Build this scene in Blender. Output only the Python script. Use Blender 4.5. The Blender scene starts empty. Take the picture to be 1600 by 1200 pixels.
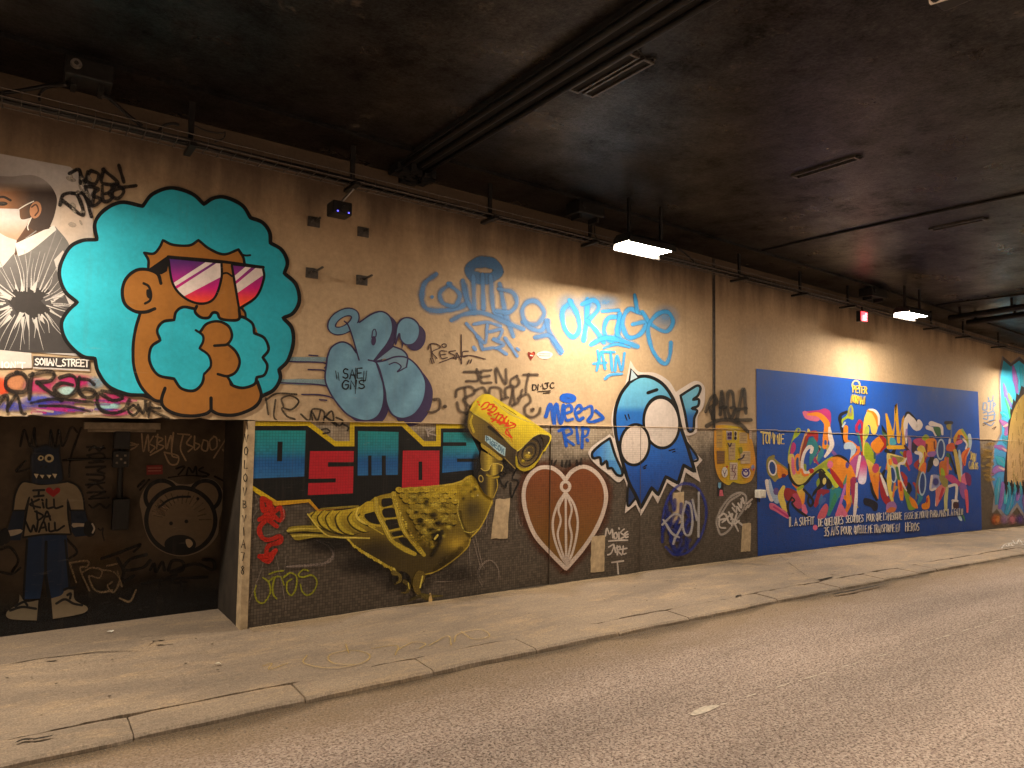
import bpy, bmesh, math, random
from mathutils import Vector, Matrix
from mathutils.geometry import tessellate_polygon

random.seed(7)
SC = bpy.context.scene
COL = SC.collection
R = math.radians

# ---------------------------------------------------------------- camera
# X runs along the painted wall (away from the camera), Y into the wall, Z up.
FPX = 1085.0                      # focal length in pixels of the 1600 px wide photograph
CAM = Vector((0.0, -6.0, 0.0))
PITCH, ROLL, YAW = R(3.4), R(0.9), R(35.5)
cF = Vector((math.sin(YAW) * math.cos(PITCH), math.cos(YAW) * math.cos(PITCH), math.sin(PITCH)))
cR = cF.cross(Vector((0, 0, 1))).normalized()
cU = cR.cross(cF)
cR2 = cR * math.cos(ROLL) + cU * math.sin(ROLL)
cU2 = cU * math.cos(ROLL) - cR * math.sin(ROLL)
cam_d = bpy.data.cameras.new('camera')
cam_d.sensor_width = 36.0
cam_d.lens = FPX / 1600 * 36.0
cam_d.clip_end = 300
cam_o = bpy.data.objects.new('camera', cam_d)
COL.objects.link(cam_o)
m3 = Matrix((cR2, cU2, -cF)).transposed()
cam_o.matrix_world = Matrix.Translation(CAM) @ m3.to_4x4()
SC.camera = cam_o

# ---------------------------------------------------------------- world, exposure
W = bpy.data.worlds.new('World')
SC.world = W
W.use_nodes = True
wn = W.node_tree.nodes
sky = wn.new('ShaderNodeTexSky')
sky.sky_type = 'NISHITA'
sky.sun_disc = False
sky.sun_elevation = R(2.0)
sky.sun_rotation = R(120)
W.node_tree.links.new(sky.outputs[0], wn['Background'].inputs[0])
wn['Background'].inputs[1].default_value = 0.02
SC.view_settings.view_transform = 'Standard'
SC.view_settings.look = 'None'
SC.view_settings.gamma = 1
SC.view_settings.exposure = 1.64
SC.view_settings.use_curve_mapping = False
SC.cycles.use_denoising = True
SC.cycles.max_bounces = 8
SC.cycles.diffuse_bounces = 5
SC.cycles.transparent_max_bounces = 24
SC.cycles.sample_clamp_indirect = 6.0
LAMP_POWER = 132.0                 # radiance of the lamp glass
LAMP_COL = (1.0, 0.86, 0.665)

# ---------------------------------------------------------------- the tunnel's long profile (it dips away from the camera)
def lerp_tab(tab, x):
    if x <= tab[0][0]:
        return tab[0][1]
    for (a, va), (b, vb) in zip(tab, tab[1:]):
        if x <= b:
            return va + (vb - va) * (x - a) / (b - a)
    (a, va), (b, vb) = tab[-2], tab[-1]
    return vb + (vb - va) / (b - a) * (x - b)

def ground_z(x):                   # pavement level
    x = max(0.0, x)
    if x > 16:
        return ground_z(16) + (-0.033) * (x - 16)
    return -1.6976 - 0.00171 * x - 0.00095 * x * x

DADO = [(-1, .007), (3.5, .010), (6, .007), (8.5, -.006), (10, -.032), (11.7, -.061), (15.9, -.131), (20, -.215)]
def dado_z(x):
    return lerp_tab(DADO, x)

def top_z(x):                      # where the wall meets the ceiling
    x = max(-2.0, x)
    if x > 17:
        return top_z(17) - 0.043 * (x - 17)
    return 2.4314 - 0.008 * x - 0.00109 * x * x

def tray_z(x):
    return top_z(x) - 0.285 + 0.006 * max(0, x - 4)

# ---------------------------------------------------------------- photo pixel -> point on a surface of the place
def ray(px, py):
    return cR2 * ((px - 800) / FPX) + cU2 * (-(py - 600) / FPX) + cF

def on_wall(px, py, Y=0.0):
    d = ray(px, py)
    return CAM + d * ((Y - CAM.y) / d.y)

def on_height(px, py, zf):
    d = ray(px, py)
    t = 5.0
    for _ in range(70):
        t = .5 * t + .5 * zf(d.x * t) / d.z
    return CAM + d * t

def on_ground(px, py, h=0.0):
    return on_height(px, py, lambda x: ground_z(x) + h)

# ---------------------------------------------------------------- object helpers
def tag(o, label=None, cat=None, group=None, kind=None):
    if label: o['label'] = label
    if cat: o['category'] = cat
    if group: o['group'] = group
    if kind: o['kind'] = kind
    return o

def thing(name, label, cat, loc=(0, 0, 0), group=None):
    o = bpy.data.objects.new(name, None)
    o.empty_display_size = .1
    COL.objects.link(o)
    o.location = loc
    return tag(o, label, cat, group)

def copy_tree(o, parent=None):
    c = o.copy()
    COL.objects.link(c)
    if parent: c.parent = parent
    for ch in list(o.children):
        copy_tree(ch, c)
    return c

def world_loc(o):
    v = Vector((0, 0, 0))
    while o is not None:
        v += Vector(o.location)
        o = o.parent
    return v

def mesh_obj(name, verts, faces, mat, parent=None, cols=None, smooth=False, mats=None, fmat=None):
    me = bpy.data.meshes.new(name)
    off = world_loc(parent) if parent else Vector((0, 0, 0))
    me.from_pydata([tuple(Vector(v) - off) for v in verts], [], faces)
    if mats:
        for m in mats: me.materials.append(m)
        if fmat:
            me.polygons.foreach_set('material_index', fmat)
    elif mat:
        me.materials.append(mat)
    if cols is not None:
        a = me.color_attributes.new('Col', 'FLOAT_COLOR', 'POINT')
        a.data.foreach_set('color', [c for q in cols for c in q])
    if smooth:
        me.polygons.foreach_set('use_smooth', [True] * len(me.polygons))
    me.update()
    o = bpy.data.objects.new(name, me)
    COL.objects.link(o)
    if parent: o.parent = parent
    return o

class MB:
    """collects boxes, sheets and tubes in world space and links them as one mesh"""
    def __init__(s): s.v, s.f = [], []
    def box(s, x0, x1, y0, y1, z0, z1, tilt=None):
        n = len(s.v)
        P = [(x0, y0, z0), (x1, y0, z0), (x1, y1, z0), (x0, y1, z0), (x0, y0, z1), (x1, y0, z1), (x1, y1, z1), (x0, y1, z1)]
        if tilt: P = [tuple(tilt @ Vector(p)) for p in P]
        s.v += P
        s.f += [tuple(n + i for i in q) for q in ((0, 3, 2, 1), (4, 5, 6, 7), (0, 1, 5, 4), (1, 2, 6, 5), (2, 3, 7, 6), (3, 0, 4, 7))]
        return s
    def bbox(s, x0, x1, y0, y1, z0, z1, b=.006):
        """box with chamfered edges"""
        bm = bmesh.new()
        bmesh.ops.create_cube(bm, size=1)
        for v in bm.verts:
            v.co = Vector(((x0 + x1) / 2 + v.co.x * (x1 - x0), (y0 + y1) / 2 + v.co.y * (y1 - y0), (z0 + z1) / 2 + v.co.z * (z1 - z0)))
        bmesh.ops.bevel(bm, geom=list(bm.edges), offset=b, segments=2, affect='EDGES', profile=.6)
        n = len(s.v)
        bm.verts.index_update()
        s.v += [tuple(v.co) for v in bm.verts]
        s.f += [tuple(n + v.index for v in f.verts) for f in bm.faces]
        bm.free()
        return s
    def prism(s, prof, axis, a, b):
        """profile (list of 2-d points) swept from a to b along axis 0/1/2"""
        n = len(s.v); k = len(prof)
        for t in (a, b):
            for p, q in prof:
                s.v.append((t, p, q) if axis == 0 else (p, t, q) if axis == 1 else (p, q, t))
        for i in range(k):
            j = (i + 1) % k
            s.f.append((n + i, n + j, n + k + j, n + k + i))
        s.f.append(tuple(n + i for i in reversed(range(k))))
        s.f.append(tuple(n + k + i for i in range(k)))
        return s
    def tube(s, pts, r, seg=6, cap=True):
        n0 = len(s.v)
        pts = [Vector(p) for p in pts]
        for i, p in enumerate(pts):
            t = (pts[min(i + 1, len(pts) - 1)] - pts[max(i - 1, 0)]).normalized()
            u = t.cross(Vector((0, 0, 1)) if abs(t.z) < .9 else Vector((1, 0, 0))).normalized()
            w = t.cross(u)
            rr = r[i] if isinstance(r, (list, tuple)) else r
            for k in range(seg):
                a = 2 * math.pi * k / seg
                s.v.append(tuple(p + u * math.cos(a) * rr + w * math.sin(a) * rr))
        for i in range(len(pts) - 1):
            for k in range(seg):
                k2 = (k + 1) % seg
                a = n0 + i * seg
                s.f.append((a + k, a + k2, a + seg + k2, a + seg + k))
        if cap:
            s.f.append(tuple(n0 + k for k in reversed(range(seg))))
            a = n0 + (len(pts) - 1) * seg
            s.f.append(tuple(a + k for k in range(seg)))
        return s
    def grid(s, rows):
        """rows: list of equally long lists of points"""
        n = len(s.v); m = len(rows[0])
        for r_ in rows: s.v += [tuple(p) for p in r_]
        for i in range(len(rows) - 1):
            for j in range(m - 1):
                a = n + i * m + j
                s.f.append((a, a + 1, a + m + 1, a + m))
        return s
    def build(s, name, mat, parent=None, smooth=False, kind=None):
        o = mesh_obj(name, s.v, s.f, mat, parent, smooth=smooth)
        if kind: o['kind'] = kind
        return o

def frange(a, b, st):
    n = max(1, int(round((b - a) / st)))
    return [a + (b - a) * i / n for i in range(n + 1)]

# ---------------------------------------------------------------- materials
def lin(c):
    """sRGB 0-255 -> linear"""
    return tuple((x / 255 / 12.92) if x / 255 <= .04045 else ((x / 255 + .055) / 1.055) ** 2.4 for x in c[:3])

class NT:
    def __init__(s, name):
        s.m = bpy.data.materials.new(name)
        s.m.use_nodes = True
        s.t = s.m.node_tree
        s.b = s.t.nodes['Principled BSDF']
        s.b.inputs['Roughness'].default_value = .8
        s.b.inputs['Specular IOR Level'].default_value = .3
    def n(s, typ, **kw):
        o = s.t.nodes.new(typ)
        for k, v in kw.items(): setattr(o, k, v)
        return o
    def l(s, a, b): s.t.links.new(a, b)
    def set(s, name, v):
        if hasattr(v, 'is_linked'): s.l(v, s.b.inputs[name])
        else: s.b.inputs[name].default_value = v if not (isinstance(v, tuple) and len(v) == 3) else (*v, 1)
    def pos(s):
        return s.n('ShaderNodeNewGeometry').outputs['Position']
    def scaled(s, vec, sc):
        mp = s.n('ShaderNodeMapping')
        mp.inputs['Scale'].default_value = sc
        s.l(vec, mp.inputs['Vector'])
        return mp.outputs[0]
    def noise(s, vec, scale, detail=5, rough=.55, dist=0.0):
        o = s.n('ShaderNodeTexNoise')
        o.inputs['Scale'].default_value = scale
        o.inputs['Detail'].default_value = detail
        o.inputs['Roughness'].default_value = rough
        o.inputs['Distortion'].default_value = dist
        if vec is not None: s.l(vec, o.inputs['Vector'])
        return o.outputs['Fac']
    def ramp(s, fac, stops, interp='LINEAR'):
        o = s.n('ShaderNodeValToRGB')
        o.color_ramp.interpolation = interp
        e = o.color_ramp.elements
        while len(e) < len(stops): e.new(.5)
        for el, (p, c) in zip(e, stops):
            el.position = p
            el.color = (c, c, c, 1) if isinstance(c, (int, float)) else (*c, 1)
        s.l(fac, o.inputs[0])
        return o.outputs[0]
    def mix(s, fac, a, b, mode='MIX'):
        o = s.n('ShaderNodeMix', data_type='RGBA', blend_type=mode)
        for sock, v in ((o.inputs[0], fac), (o.inputs[6], a), (o.inputs[7], b)):
            if hasattr(v, 'is_linked'): s.l(v, sock)
            elif isinstance(v, (int, float)): sock.default_value = v if sock.type == 'VALUE' else (v, v, v, 1)
            else: sock.default_value = (*v[:3], 1)
        return o.outputs[2]
    def math(s, op, a, b=0.0, c=None, clamp=False):
        o = s.n('ShaderNodeMath', operation=op, use_clamp=clamp)
        for i, v in enumerate((a, b) if c is None else (a, b, c)):
            if hasattr(v, 'is_linked'): s.l(v, o.inputs[i])
            else: o.inputs[i].default_value = v
        return o.outputs[0]
    def xyz(s, vec):
        o = s.n('ShaderNodeSeparateXYZ'); s.l(vec, o.inputs[0]); return o.outputs
    def bump(s, h, strength=.3, dist=.01, normal=None):
        o = s.n('ShaderNodeBump')
        o.inputs['Strength'].default_value = strength
        o.inputs['Distance'].default_value = dist
        s.l(h, o.inputs['Height'])
        if normal is not None: s.l(normal, o.inputs['Normal'])
        return o.outputs[0]

TILE = .0255
def tile_nodes(t, P):
    """grout mask (1 on the joint) and per-tile random value of the mosaic, from the wall coordinates"""
    x, y, z = t.xyz(P)
    fx = t.math('FRACT', t.math('DIVIDE', x, TILE))
    fz = t.math('FRACT', t.math('DIVIDE', z, TILE))
    ex = t.math('ABSOLUTE', t.math('SUBTRACT', fx, .5))
    ez = t.math('ABSOLUTE', t.math('SUBTRACT', fz, .5))
    e = t.math('MAXIMUM', ex, ez)
    g = t.n('ShaderNodeMapRange', interpolation_type='SMOOTHSTEP')
    g.inputs[1].default_value = .40; g.inputs[2].default_value = .47
    t.l(e, g.inputs[0])
    sn = t.n('ShaderNodeVectorMath', operation='SNAP')
    sn.inputs[1].default_value = (TILE, 50, TILE)
    t.l(P, sn.inputs[0])
    ws = t.n('ShaderNodeTexWhiteNoise', noise_dimensions='3D')
    t.l(sn.outputs[0], ws.inputs[0])
    return g.outputs[0], ws.outputs[0], (x, y, z)

def below_dado(t, x, z):
    k = t.math('MAXIMUM', t.math('SUBTRACT', x, 7.0), 0.0)
    k = t.math('MULTIPLY', t.math('MULTIPLY', k, k), .0017)
    d = t.math('ADD', z, k)
    return t.math('LESS_THAN', d, .007)

def mat_plaster():
    t = NT('plaster'); P = t.pos()
    big = t.noise(P, .9, 6, .6)
    drip = t.noise(t.scaled(P, (5, 5, .4)), 1.3, 7, .7, .5)
    fine = t.noise(P, 22, 5, .7)
    c = t.ramp(big, [(.3, (.39, .27, .162)), (.5, (.475, .34, .21)), (.72, (.54, .395, .255))])
    c = t.mix(t.ramp(drip, [(.56, 0.0), (.82, .38)]), c, (.20, .135, .085))
    # streaky soot, with the shade above the lamps put into the colour too
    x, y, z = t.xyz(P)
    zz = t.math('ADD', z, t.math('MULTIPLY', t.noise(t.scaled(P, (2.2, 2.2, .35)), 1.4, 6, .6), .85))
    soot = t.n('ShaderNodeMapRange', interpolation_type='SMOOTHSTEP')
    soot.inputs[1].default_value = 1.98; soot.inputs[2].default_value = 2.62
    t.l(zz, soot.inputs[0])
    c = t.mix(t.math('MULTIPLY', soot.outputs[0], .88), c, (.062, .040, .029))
    c = t.mix(.35, c, t.ramp(fine, [(.3, .62), (.7, 1.3)]), 'MULTIPLY')
    t.set('Base Color', c)
    t.set('Roughness', t.ramp(big, [(.3, .6), (.7, .85)]))
    t.set('Normal', t.bump(t.noise(P, 9, 9, .68), .35, .02))
    return t.m

def mat_tile():
    t = NT('mosaic_tile'); P = t.pos()
    g, rnd, (x, y, z) = tile_nodes(t, P)
    base = t.mix(t.ramp(rnd, [(0, 0.0), (1, 1.0)]), (.31, .24, .17), (.46, .37, .275))
    # road spray and soot: heavy in ragged patches, the top courses mostly clean
    n1 = t.noise(t.scaled(P, (1, 1, 1.3)), 1.7, 6, .62)
    n2 = t.noise(t.scaled(P, (6, 6, .5)), 1.3, 4, .6)
    hz = t.math('ADD', t.math('MULTIPLY', z, -1.5), t.math('ADD', t.math('MULTIPLY', n1, 1.5), t.math('MULTIPLY', n2, .55)))
    d = t.n('ShaderNodeMapRange', interpolation_type='SMOOTHSTEP')
    d.inputs[1].default_value = .92; d.inputs[2].default_value = 1.75
    t.l(hz, d.inputs[0])
    c = t.mix(t.math('MULTIPLY', d.outputs[0], .94), base, t.mix(rnd, (.045, .033, .024), (.085, .063, .047)))
    c = t.mix(t.math('MULTIPLY', t.ramp(t.noise(P, 5, 6, .7), [(.55, 0.0), (.75, .5)]), d.outputs[0]), c, (.16, .125, .095))
    c = t.mix(t.math('MULTIPLY', g, .7), c, t.mix(d.outputs[0], (.10, .07, .05), (.03, .022, .016)))
    t.set('Base Color', c)
    t.set('Roughness', t.mix(g, t.ramp(n1, [(.3, .42), (.7, .7)]), .9))
    h = t.math('ADD', t.math('MULTIPLY', g, -1.0), t.math('MULTIPLY', rnd, .35))
    t.set('Normal', t.bump(h, .45, .0025))
    return t.m

def paint_common(name, soft):
    t = NT(name); P = t.pos()
    a = t.n('ShaderNodeAttribute', attribute_name='Col')
    g, rnd, (x, y, z) = tile_nodes(t, P)
    onwall = t.math('MULTIPLY', below_dado(t, x, z), t.math('LESS_THAN', y, .05))
    gm = t.math('MULTIPLY', g, onwall)
    cloud = t.noise(P, 2.6, 6, .6)
    c = t.mix(1.0, a.outputs['Color'], t.ramp(cloud, [(.28, .84), (.72, 1.10)]), 'MULTIPLY')
    c = t.mix(t.ramp(t.noise(t.scaled(P, (14, 14, 1)), 1.5, 4, .6), [(.55, 0.0), (.8, .16)]), c, (.12, .085, .06))
    c = t.mix(.22, c, t.ramp(t.noise(P, 26, 5, .7), [(.3, .6), (.7, 1.35)]), 'MULTIPLY')
    c = t.mix(t.math('MULTIPLY', gm, .42), c, t.mix(1.0, c, (.25, .22, .2), 'MULTIPLY'))
    c = t.mix(t.math('MULTIPLY', onwall, t.ramp(rnd, [(.82, 0.0), (1.0, .35)])), c, t.mix(1.0, c, (.55, .5, .45), 'MULTIPLY'))
    # chips and scuffs where the film has come away
    chip = t.ramp(t.noise(P, 6.5, 11, .82), [(.655, 0.0), (.69, .75)])
    c = t.mix(chip, c, t.mix(onwall, (.36, .26, .165), (.12, .09, .065)))
    scuff = t.ramp(t.noise(t.scaled(P, (3, 3, 22)), 1.1, 7, .75), [(.62, 0.0), (.74, .28)])
    c = t.mix(scuff, c, (.42, .33, .24))
    t.set('Base Color', c)
    t.set('Roughness', t.ramp(cloud, [(.3, .5), (.7, .72)]))
    h = t.math('ADD', t.math('MULTIPLY', gm, -1.0), t.math('MULTIPLY', t.noise(P, 9, 9, .68), .8))
    t.set('Normal', t.bump(h, .4, .004))
    if soft:
        grain = t.ramp(t.noise(P, 160, 3, .8), [(.3, .62), (.68, 1.25)])
        al = t.math('MULTIPLY', a.outputs['Alpha'], grain, clamp=True)
        t.set('Alpha', al)
    return t.m

def simple(name, col, rough=.6, metal=0.0, nscale=18, var=.3, bump=.15):
    t = NT(name); P = t.pos()
    c = t.mix(1.0, tuple(col), t.ramp(t.noise(P, nscale, 6, .65), [(.3, 1 - var), (.7, 1 + var)]), 'MULTIPLY')
    t.set('Base Color', c)
    t.set('Roughness', rough)
    t.set('Metallic', metal)
    if bump: t.set('Normal', t.bump(t.noise(P, nscale * 2, 5, .6), bump, .004))
    return t.m

def emit(name, col, s):
    m = bpy.data.materials.new(name); m.use_nodes = True
    b = m.node_tree.nodes['Principled BSDF']
    b.inputs['Base Color'].default_value = (.8, .8, .8, 1)
    b.inputs['Emission Color'].default_value = (*col, 1)
    b.inputs['Emission Strength'].default_value = s
    return m

def mat_ceiling():
    t = NT('sooty_concrete'); P = t.pos()
    n1 = t.noise(t.scaled(P, (1, 1.5, 1)), 1.1, 10, .7, .1)
    n2 = t.noise(P, 5.5, 10, .75)
    n3 = t.noise(P, 38, 5, .8)
    c = t.ramp(n1, [(.30, (.005, .004, .0036)), (.52, (.009, .0075, .007)), (.64, (.02, .015, .0125)), (.75, (.045, .034, .027))])
    c = t.mix(t.ramp(n2, [(.45, 0.0), (.72, .5)]), c, (.008, .007, .0065))
    c = t.mix(.8, c, t.ramp(n3, [(.32, .35), (.7, 1.7)]), 'MULTIPLY')
    c = t.mix(t.ramp(t.noise(P, 3.1, 9, .8), [(.60, 0.0), (.66, .6)]), c, (.085, .066, .052))
    t.set('Base Color', c)
    t.set('Roughness', t.ramp(n1, [(.35, .40), (.62, .27)]))
    t.set('Specular IOR Level', t.math('MULTIPLY', t.ramp(t.noise(P, 1.5, 10, .74), [(.36, .04), (.68, .44)]), t.ramp(n3, [(.3, .45), (.65, 1.25)])))
    t.set('Normal', t.bump(t.math('ADD', t.noise(P, 9, 9, .7), t.math('MULTIPLY', n3, .25)), .36, .012))
    return t.m

def mat_road():
    t = NT('asphalt'); P = t.pos()
    flat = t.scaled(P, (1, 1, 0))
    vor = t.n('ShaderNodeTexVoronoi', feature='F1')
    vor.inputs['Scale'].default_value = 85
    t.l(flat, vor.inputs['Vector'])
    vc = t.xyz(vor.outputs['Color'])[0]
    c = t.ramp(vc, [(0, (.20, .142, .118)), (.25, (.31, .23, .192)), (.6, (.37, .285, .24)), (1, (.45, .36, .305))])
    pit = t.ramp(t.noise(flat, 60, 3, .6), [(.36, 0.0), (.47, 1.0)])
    c = t.mix(pit, (.105, .074, .056), c)
    big = t.noise(t.scaled(P, (.22, 1.5, 0)), 1.2, 8, .65)
    c = t.mix(1.0, c, t.ramp(big, [(.3, .72), (.7, 1.18)]), 'MULTIPLY')
    c = t.mix(t.ramp(t.noise(flat, 2.3, 9, .75), [(.6, 0.0), (.72, .45)]), c, (.10, .078, .062))
    # sand washed up along the kerb
    x, y, z = t.xyz(P)
    yy = t.math('ADD', y, t.math('MULTIPLY', t.noise(t.scaled(P, (.6, 1.2, 0)), 2.2, 12, .8), 1.1))
    s = t.n('ShaderNodeMapRange', interpolation_type='SMOOTHSTEP')
    s.inputs[1].default_value = -2.05; s.inputs[2].default_value = -1.05
    t.l(yy, s.inputs[0])
    sand = t.ramp(t.noise(flat, 70, 5, .75), [(.3, (.06, .041, .026)), (.7, (.36, .25, .155))])
    c = t.mix(s.outputs[0], c, sand)
    t.set('Base Color', c)
    t.set('Roughness', .82)
    h = t.math('ADD', t.math('MULTIPLY', pit, .7), t.math('MULTIPLY', vor.outputs['Distance'], -.5))
    t.set('Normal', t.bump(h, .75, .006))
    return t.m

def mat_pavement(name='pavement_asphalt', a=(.225, .172, .13), b=(.33, .25, .18), dark=(.155, .125, .102)):
    t = NT(name); P = t.pos()
    flat = t.scaled(P, (1, 1, 0))
    big = t.noise(t.scaled(P, (.5, 1.4, 0)), 1.2, 11, .72)
    c = t.ramp(big, [(.3, dark), (.45, a), (.7, b)])
    sand = t.noise(t.scaled(P, (.8, 2.0, 0)), 1.9, 11, .78)
    c = t.mix(t.ramp(sand, [(.5, 0.0), (.66, .65)]), c, (.42, .295, .18))
    fine = t.noise(flat, 90, 4, .75)
    c = t.mix(.7, c, t.ramp(fine, [(.3, .42), (.7, 1.5)]), 'MULTIPLY')
    c = t.mix(.6, c, t.ramp(t.noise(flat, 34, 6, .8), [(.3, .5), (.7, 1.42)]), 'MULTIPLY')
    c = t.mix(t.ramp(t.noise(flat, 5, 9, .8), [(.56, 0.0), (.68, .4)]), c, (.12, .095, .075))
    spots = t.noise(flat, 14, 6, .7)
    c = t.mix(t.ramp(spots, [(.66, 0.0), (.74, .7)]), c, (.06, .045, .035))
    t.set('Base Color', c)
    t.set('Roughness', t.ramp(big, [(.3, .6), (.7, .85)]))
    t.set('Normal', t.bump(t.math('ADD', fine, t.math('MULTIPLY', t.noise(flat, 7, 7, .6), 1.5)), .5, .006))
    return t.m

M = {}
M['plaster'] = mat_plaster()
M['tile'] = mat_tile()
M['paint'] = paint_common('wall_paint', False)
M['spray'] = paint_common('spray_paint', True)
M['ceiling'] = mat_ceiling()
M['road'] = mat_road()
M['pavement'] = mat_pavement()
M['kerb'] = mat_pavement('kerb_granite', (.235, .178, .132), (.33, .25, .18), (.17, .135, .106))
M['bounce_dark'] = simple('bounce_cut_dark', (.035, .03, .027), .7)  # unseen facing wall, coloured dark to hold bounce light down
M['cement'] = simple('cement_patch', (.42, .31, .19), .85, 0, 14, .3, .4)
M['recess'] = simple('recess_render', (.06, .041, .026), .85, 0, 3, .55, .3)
M['joint_dirt'] = simple('joint_dirt', (.075, .055, .04), .95)
M['dark_recess'] = simple('shaded_dark_render', (.03, .022, .016), .9, 0, 4, .5, .3)  # dark paint with the side wall's shade put into the colour
M['black'] = simple('black_steel', (.018, .016, .015), .5, .3, 20, .3, .1)
M['soot'] = simple('soot_black', (.008, .007, .007), .8)
M['galv'] = simple('sooty_galvanised_steel', (.11, .095, .085), .45, .7, 25, .4, .1)
M['cable'] = simple('cable_sheath', (.02, .017, .016), .5)
M['metal'] = simple('dull_steel', (.30, .27, .24), .4, .8)
M['dull_cream'] = simple('dulled_cream_enamel', (.22, .17, .115), .6)  # cream dulled in its colour for the dim passage
M['white'] = simple('white_plastic', (.62, .58, .52), .45)
M['crack'] = simple('crack_dirt', (.022, .016, .012), .95)
M['lens'] = emit('lamp_glass', LAMP_COL, LAMP_POWER)
M['lens2'] = emit('stand_in_lamp_glass', LAMP_COL, LAMP_POWER * 4.5)
M['red'] = emit('red_sign_light', (1.0, .01, .03), 1.6)
M['redpale'] = emit('red_sign_figure', (1.0, .22, .26), 1.3)
M['led'] = emit('blue_led', (.04, .05, 1.0), .8)
M['marking'] = simple('worn_road_paint', (.50, .42, .34), .7, 0, 40, .35, .3)
M['leaf'] = simple('dry_leaf', (.42, .27, .10), .7)
M['litter'] = simple('pale_litter', (.55, .48, .38), .7)
# ================================================================ SETTING
X0, X1 = -9.0, 40.0
FAR_Y = -8.8
random.seed(11)

# ---- road, gutter side 4 cm lower than the pavement
mb = MB()
rows = []
for x in frange(X0, X1, .5):
    rows.append([(x, y, ground_z(x) - .045 + .02 * min(1, max(0, (-1.7 - y) / 3))) for y in (-1.2, -1.7, -2.2, -3, -4, -5.5, -7, -8.2, FAR_Y - .2)])
mb.grid(rows)
tag(mb.build('road', M['road'], smooth=True), kind='structure')

# ---- pavement: slab whose kerb edge is ragged; runs into the passage behind the opening
mb = MB()
rows = []
for x in frange(X0, X1, .05):
    e = -1.383 + random.uniform(-.007, .007) - (.01 if random.random() < .08 else 0)
    z = ground_z(x)
    w = lambda y: .004 * math.sin(x * 3.1 + y * 5) + .003 * math.sin(x * 7.3 - y * 3)
    yb = 1.2 if x < 1.9 else .1
    rows.append([(x, yb, z), (x, .3, z), (x, 0, z + w(0)), (x, -.5, z + w(-.5)), (x, -1.0, z + w(-1)), (x, e, z + w(-1.4) - .002), (x, e - .003, z - .06)])
mb.grid(rows)
tag(mb.build('pavement', M['pavement'], smooth=False), kind='structure')

# dark dirt bed under the joint between pavement and kerb
mb = MB()
mb.grid([[(x, -1.30, ground_z(x) - .03), (x, -1.45, ground_z(x) - .03)] for x in frange(X0, X1, .5)])
tag(mb.build('joint_bed', M['joint_dirt']), kind='structure')

# ---- kerb stones
kerb = thing('kerb', None, None, (0, -1.54, ground_z(0)))
kerb['kind'] = 'structure'
def kx(px, py): return on_ground(px, py).x
joints = [-9, -7.9, -6.8, -5.75, -4.7, -3.6, -2.5, -1.45, -.5]
joints += [kx(205, 1133), kx(470, 1080), kx(660, 1035), kx(822, 1005), kx(952, 980), kx(1070, 961), kx(1162, 944), kx(1212, 934)]
joints += [kx(1236, 929), kx(1279, 918), kx(1303, 914), kx(1338, 907), kx(1372, 901), kx(1392, 897), kx(1425, 891), kx(1455, 886)]
while joints[-1] < 26:
    joints.append(joints[-1] + random.choice((.55, .9, 1.0, 1.05)))
for a, b in zip(joints, joints[1:]):
    if b - a < .06: continue
    g = .004
    mb = MB()
    xs = frange(a + g, b - g, .12)
    dz = random.uniform(-.006, .006)
    sh = random.uniform(-.008, .008)
    R4 = [[], [], [], [], []]
    for i, x in enumerate(xs):
        z = ground_z(x) + dz
        end = -.006 if i in (0, len(xs) - 1) else 0
        je = random.uniform(-.007, .007)
        R4[0].append((x, -1.389 + sh * .3, z - .06))
        R4[1].append((x, -1.389 + sh * .3 + end, z - .003 + end))
        R4[2].append((x, -1.655 + sh + je - end, z + end - .008))
        R4[3].append((x, -1.672 + sh + je - end, z + end - .022))
        R4[4].append((x, -1.682 + sh, z - .08))
    mb.grid(R4)
    n = len(xs)
    m0 = len(mb.v) - 5 * n
    mb.f.append(tuple(m0 + k * n for k in range(5)))
    mb.f.append(tuple(m0 + k * n + n - 1 for k in reversed(range(5))))
    mb.build('kerb_stone', M['kerb'], kerb)

# ---- ceiling: soffit strip beside the wall, then the slab a step higher
mb = MB()
mb.grid([[(x, .3, top_z(x)), (x, -.575, top_z(x)), (x, -.58, top_z(x) + .05)] for x in frange(X0, X1, .5)])
tag(mb.build('ceiling_edge_strip', M['ceiling']), kind='structure')
JO = [X0, 2.9, 7.86, 12.8, 17.7, 22.6, 27.5, 32.4, X1]
for a, b in zip(JO, JO[1:]):
    mb = MB()
    mb.grid([[(x, y, top_z(x) + .032) for y in (-.56, -1.5, -3, -5, -7, FAR_Y - .2)] for x in frange(a + .012, b - .012, .6)])
    o = mb.build('ceiling', M['ceiling'], smooth=True)
    tag(o, kind='structure')
mb = MB()
mb.grid([[(x, y, top_z(x) + .12) for y in (.3, FAR_Y - .3)] for x in frange(X0, X1, 1)])
tag(mb.build('tunnel_roof', M['soot']), kind='structure')

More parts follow.
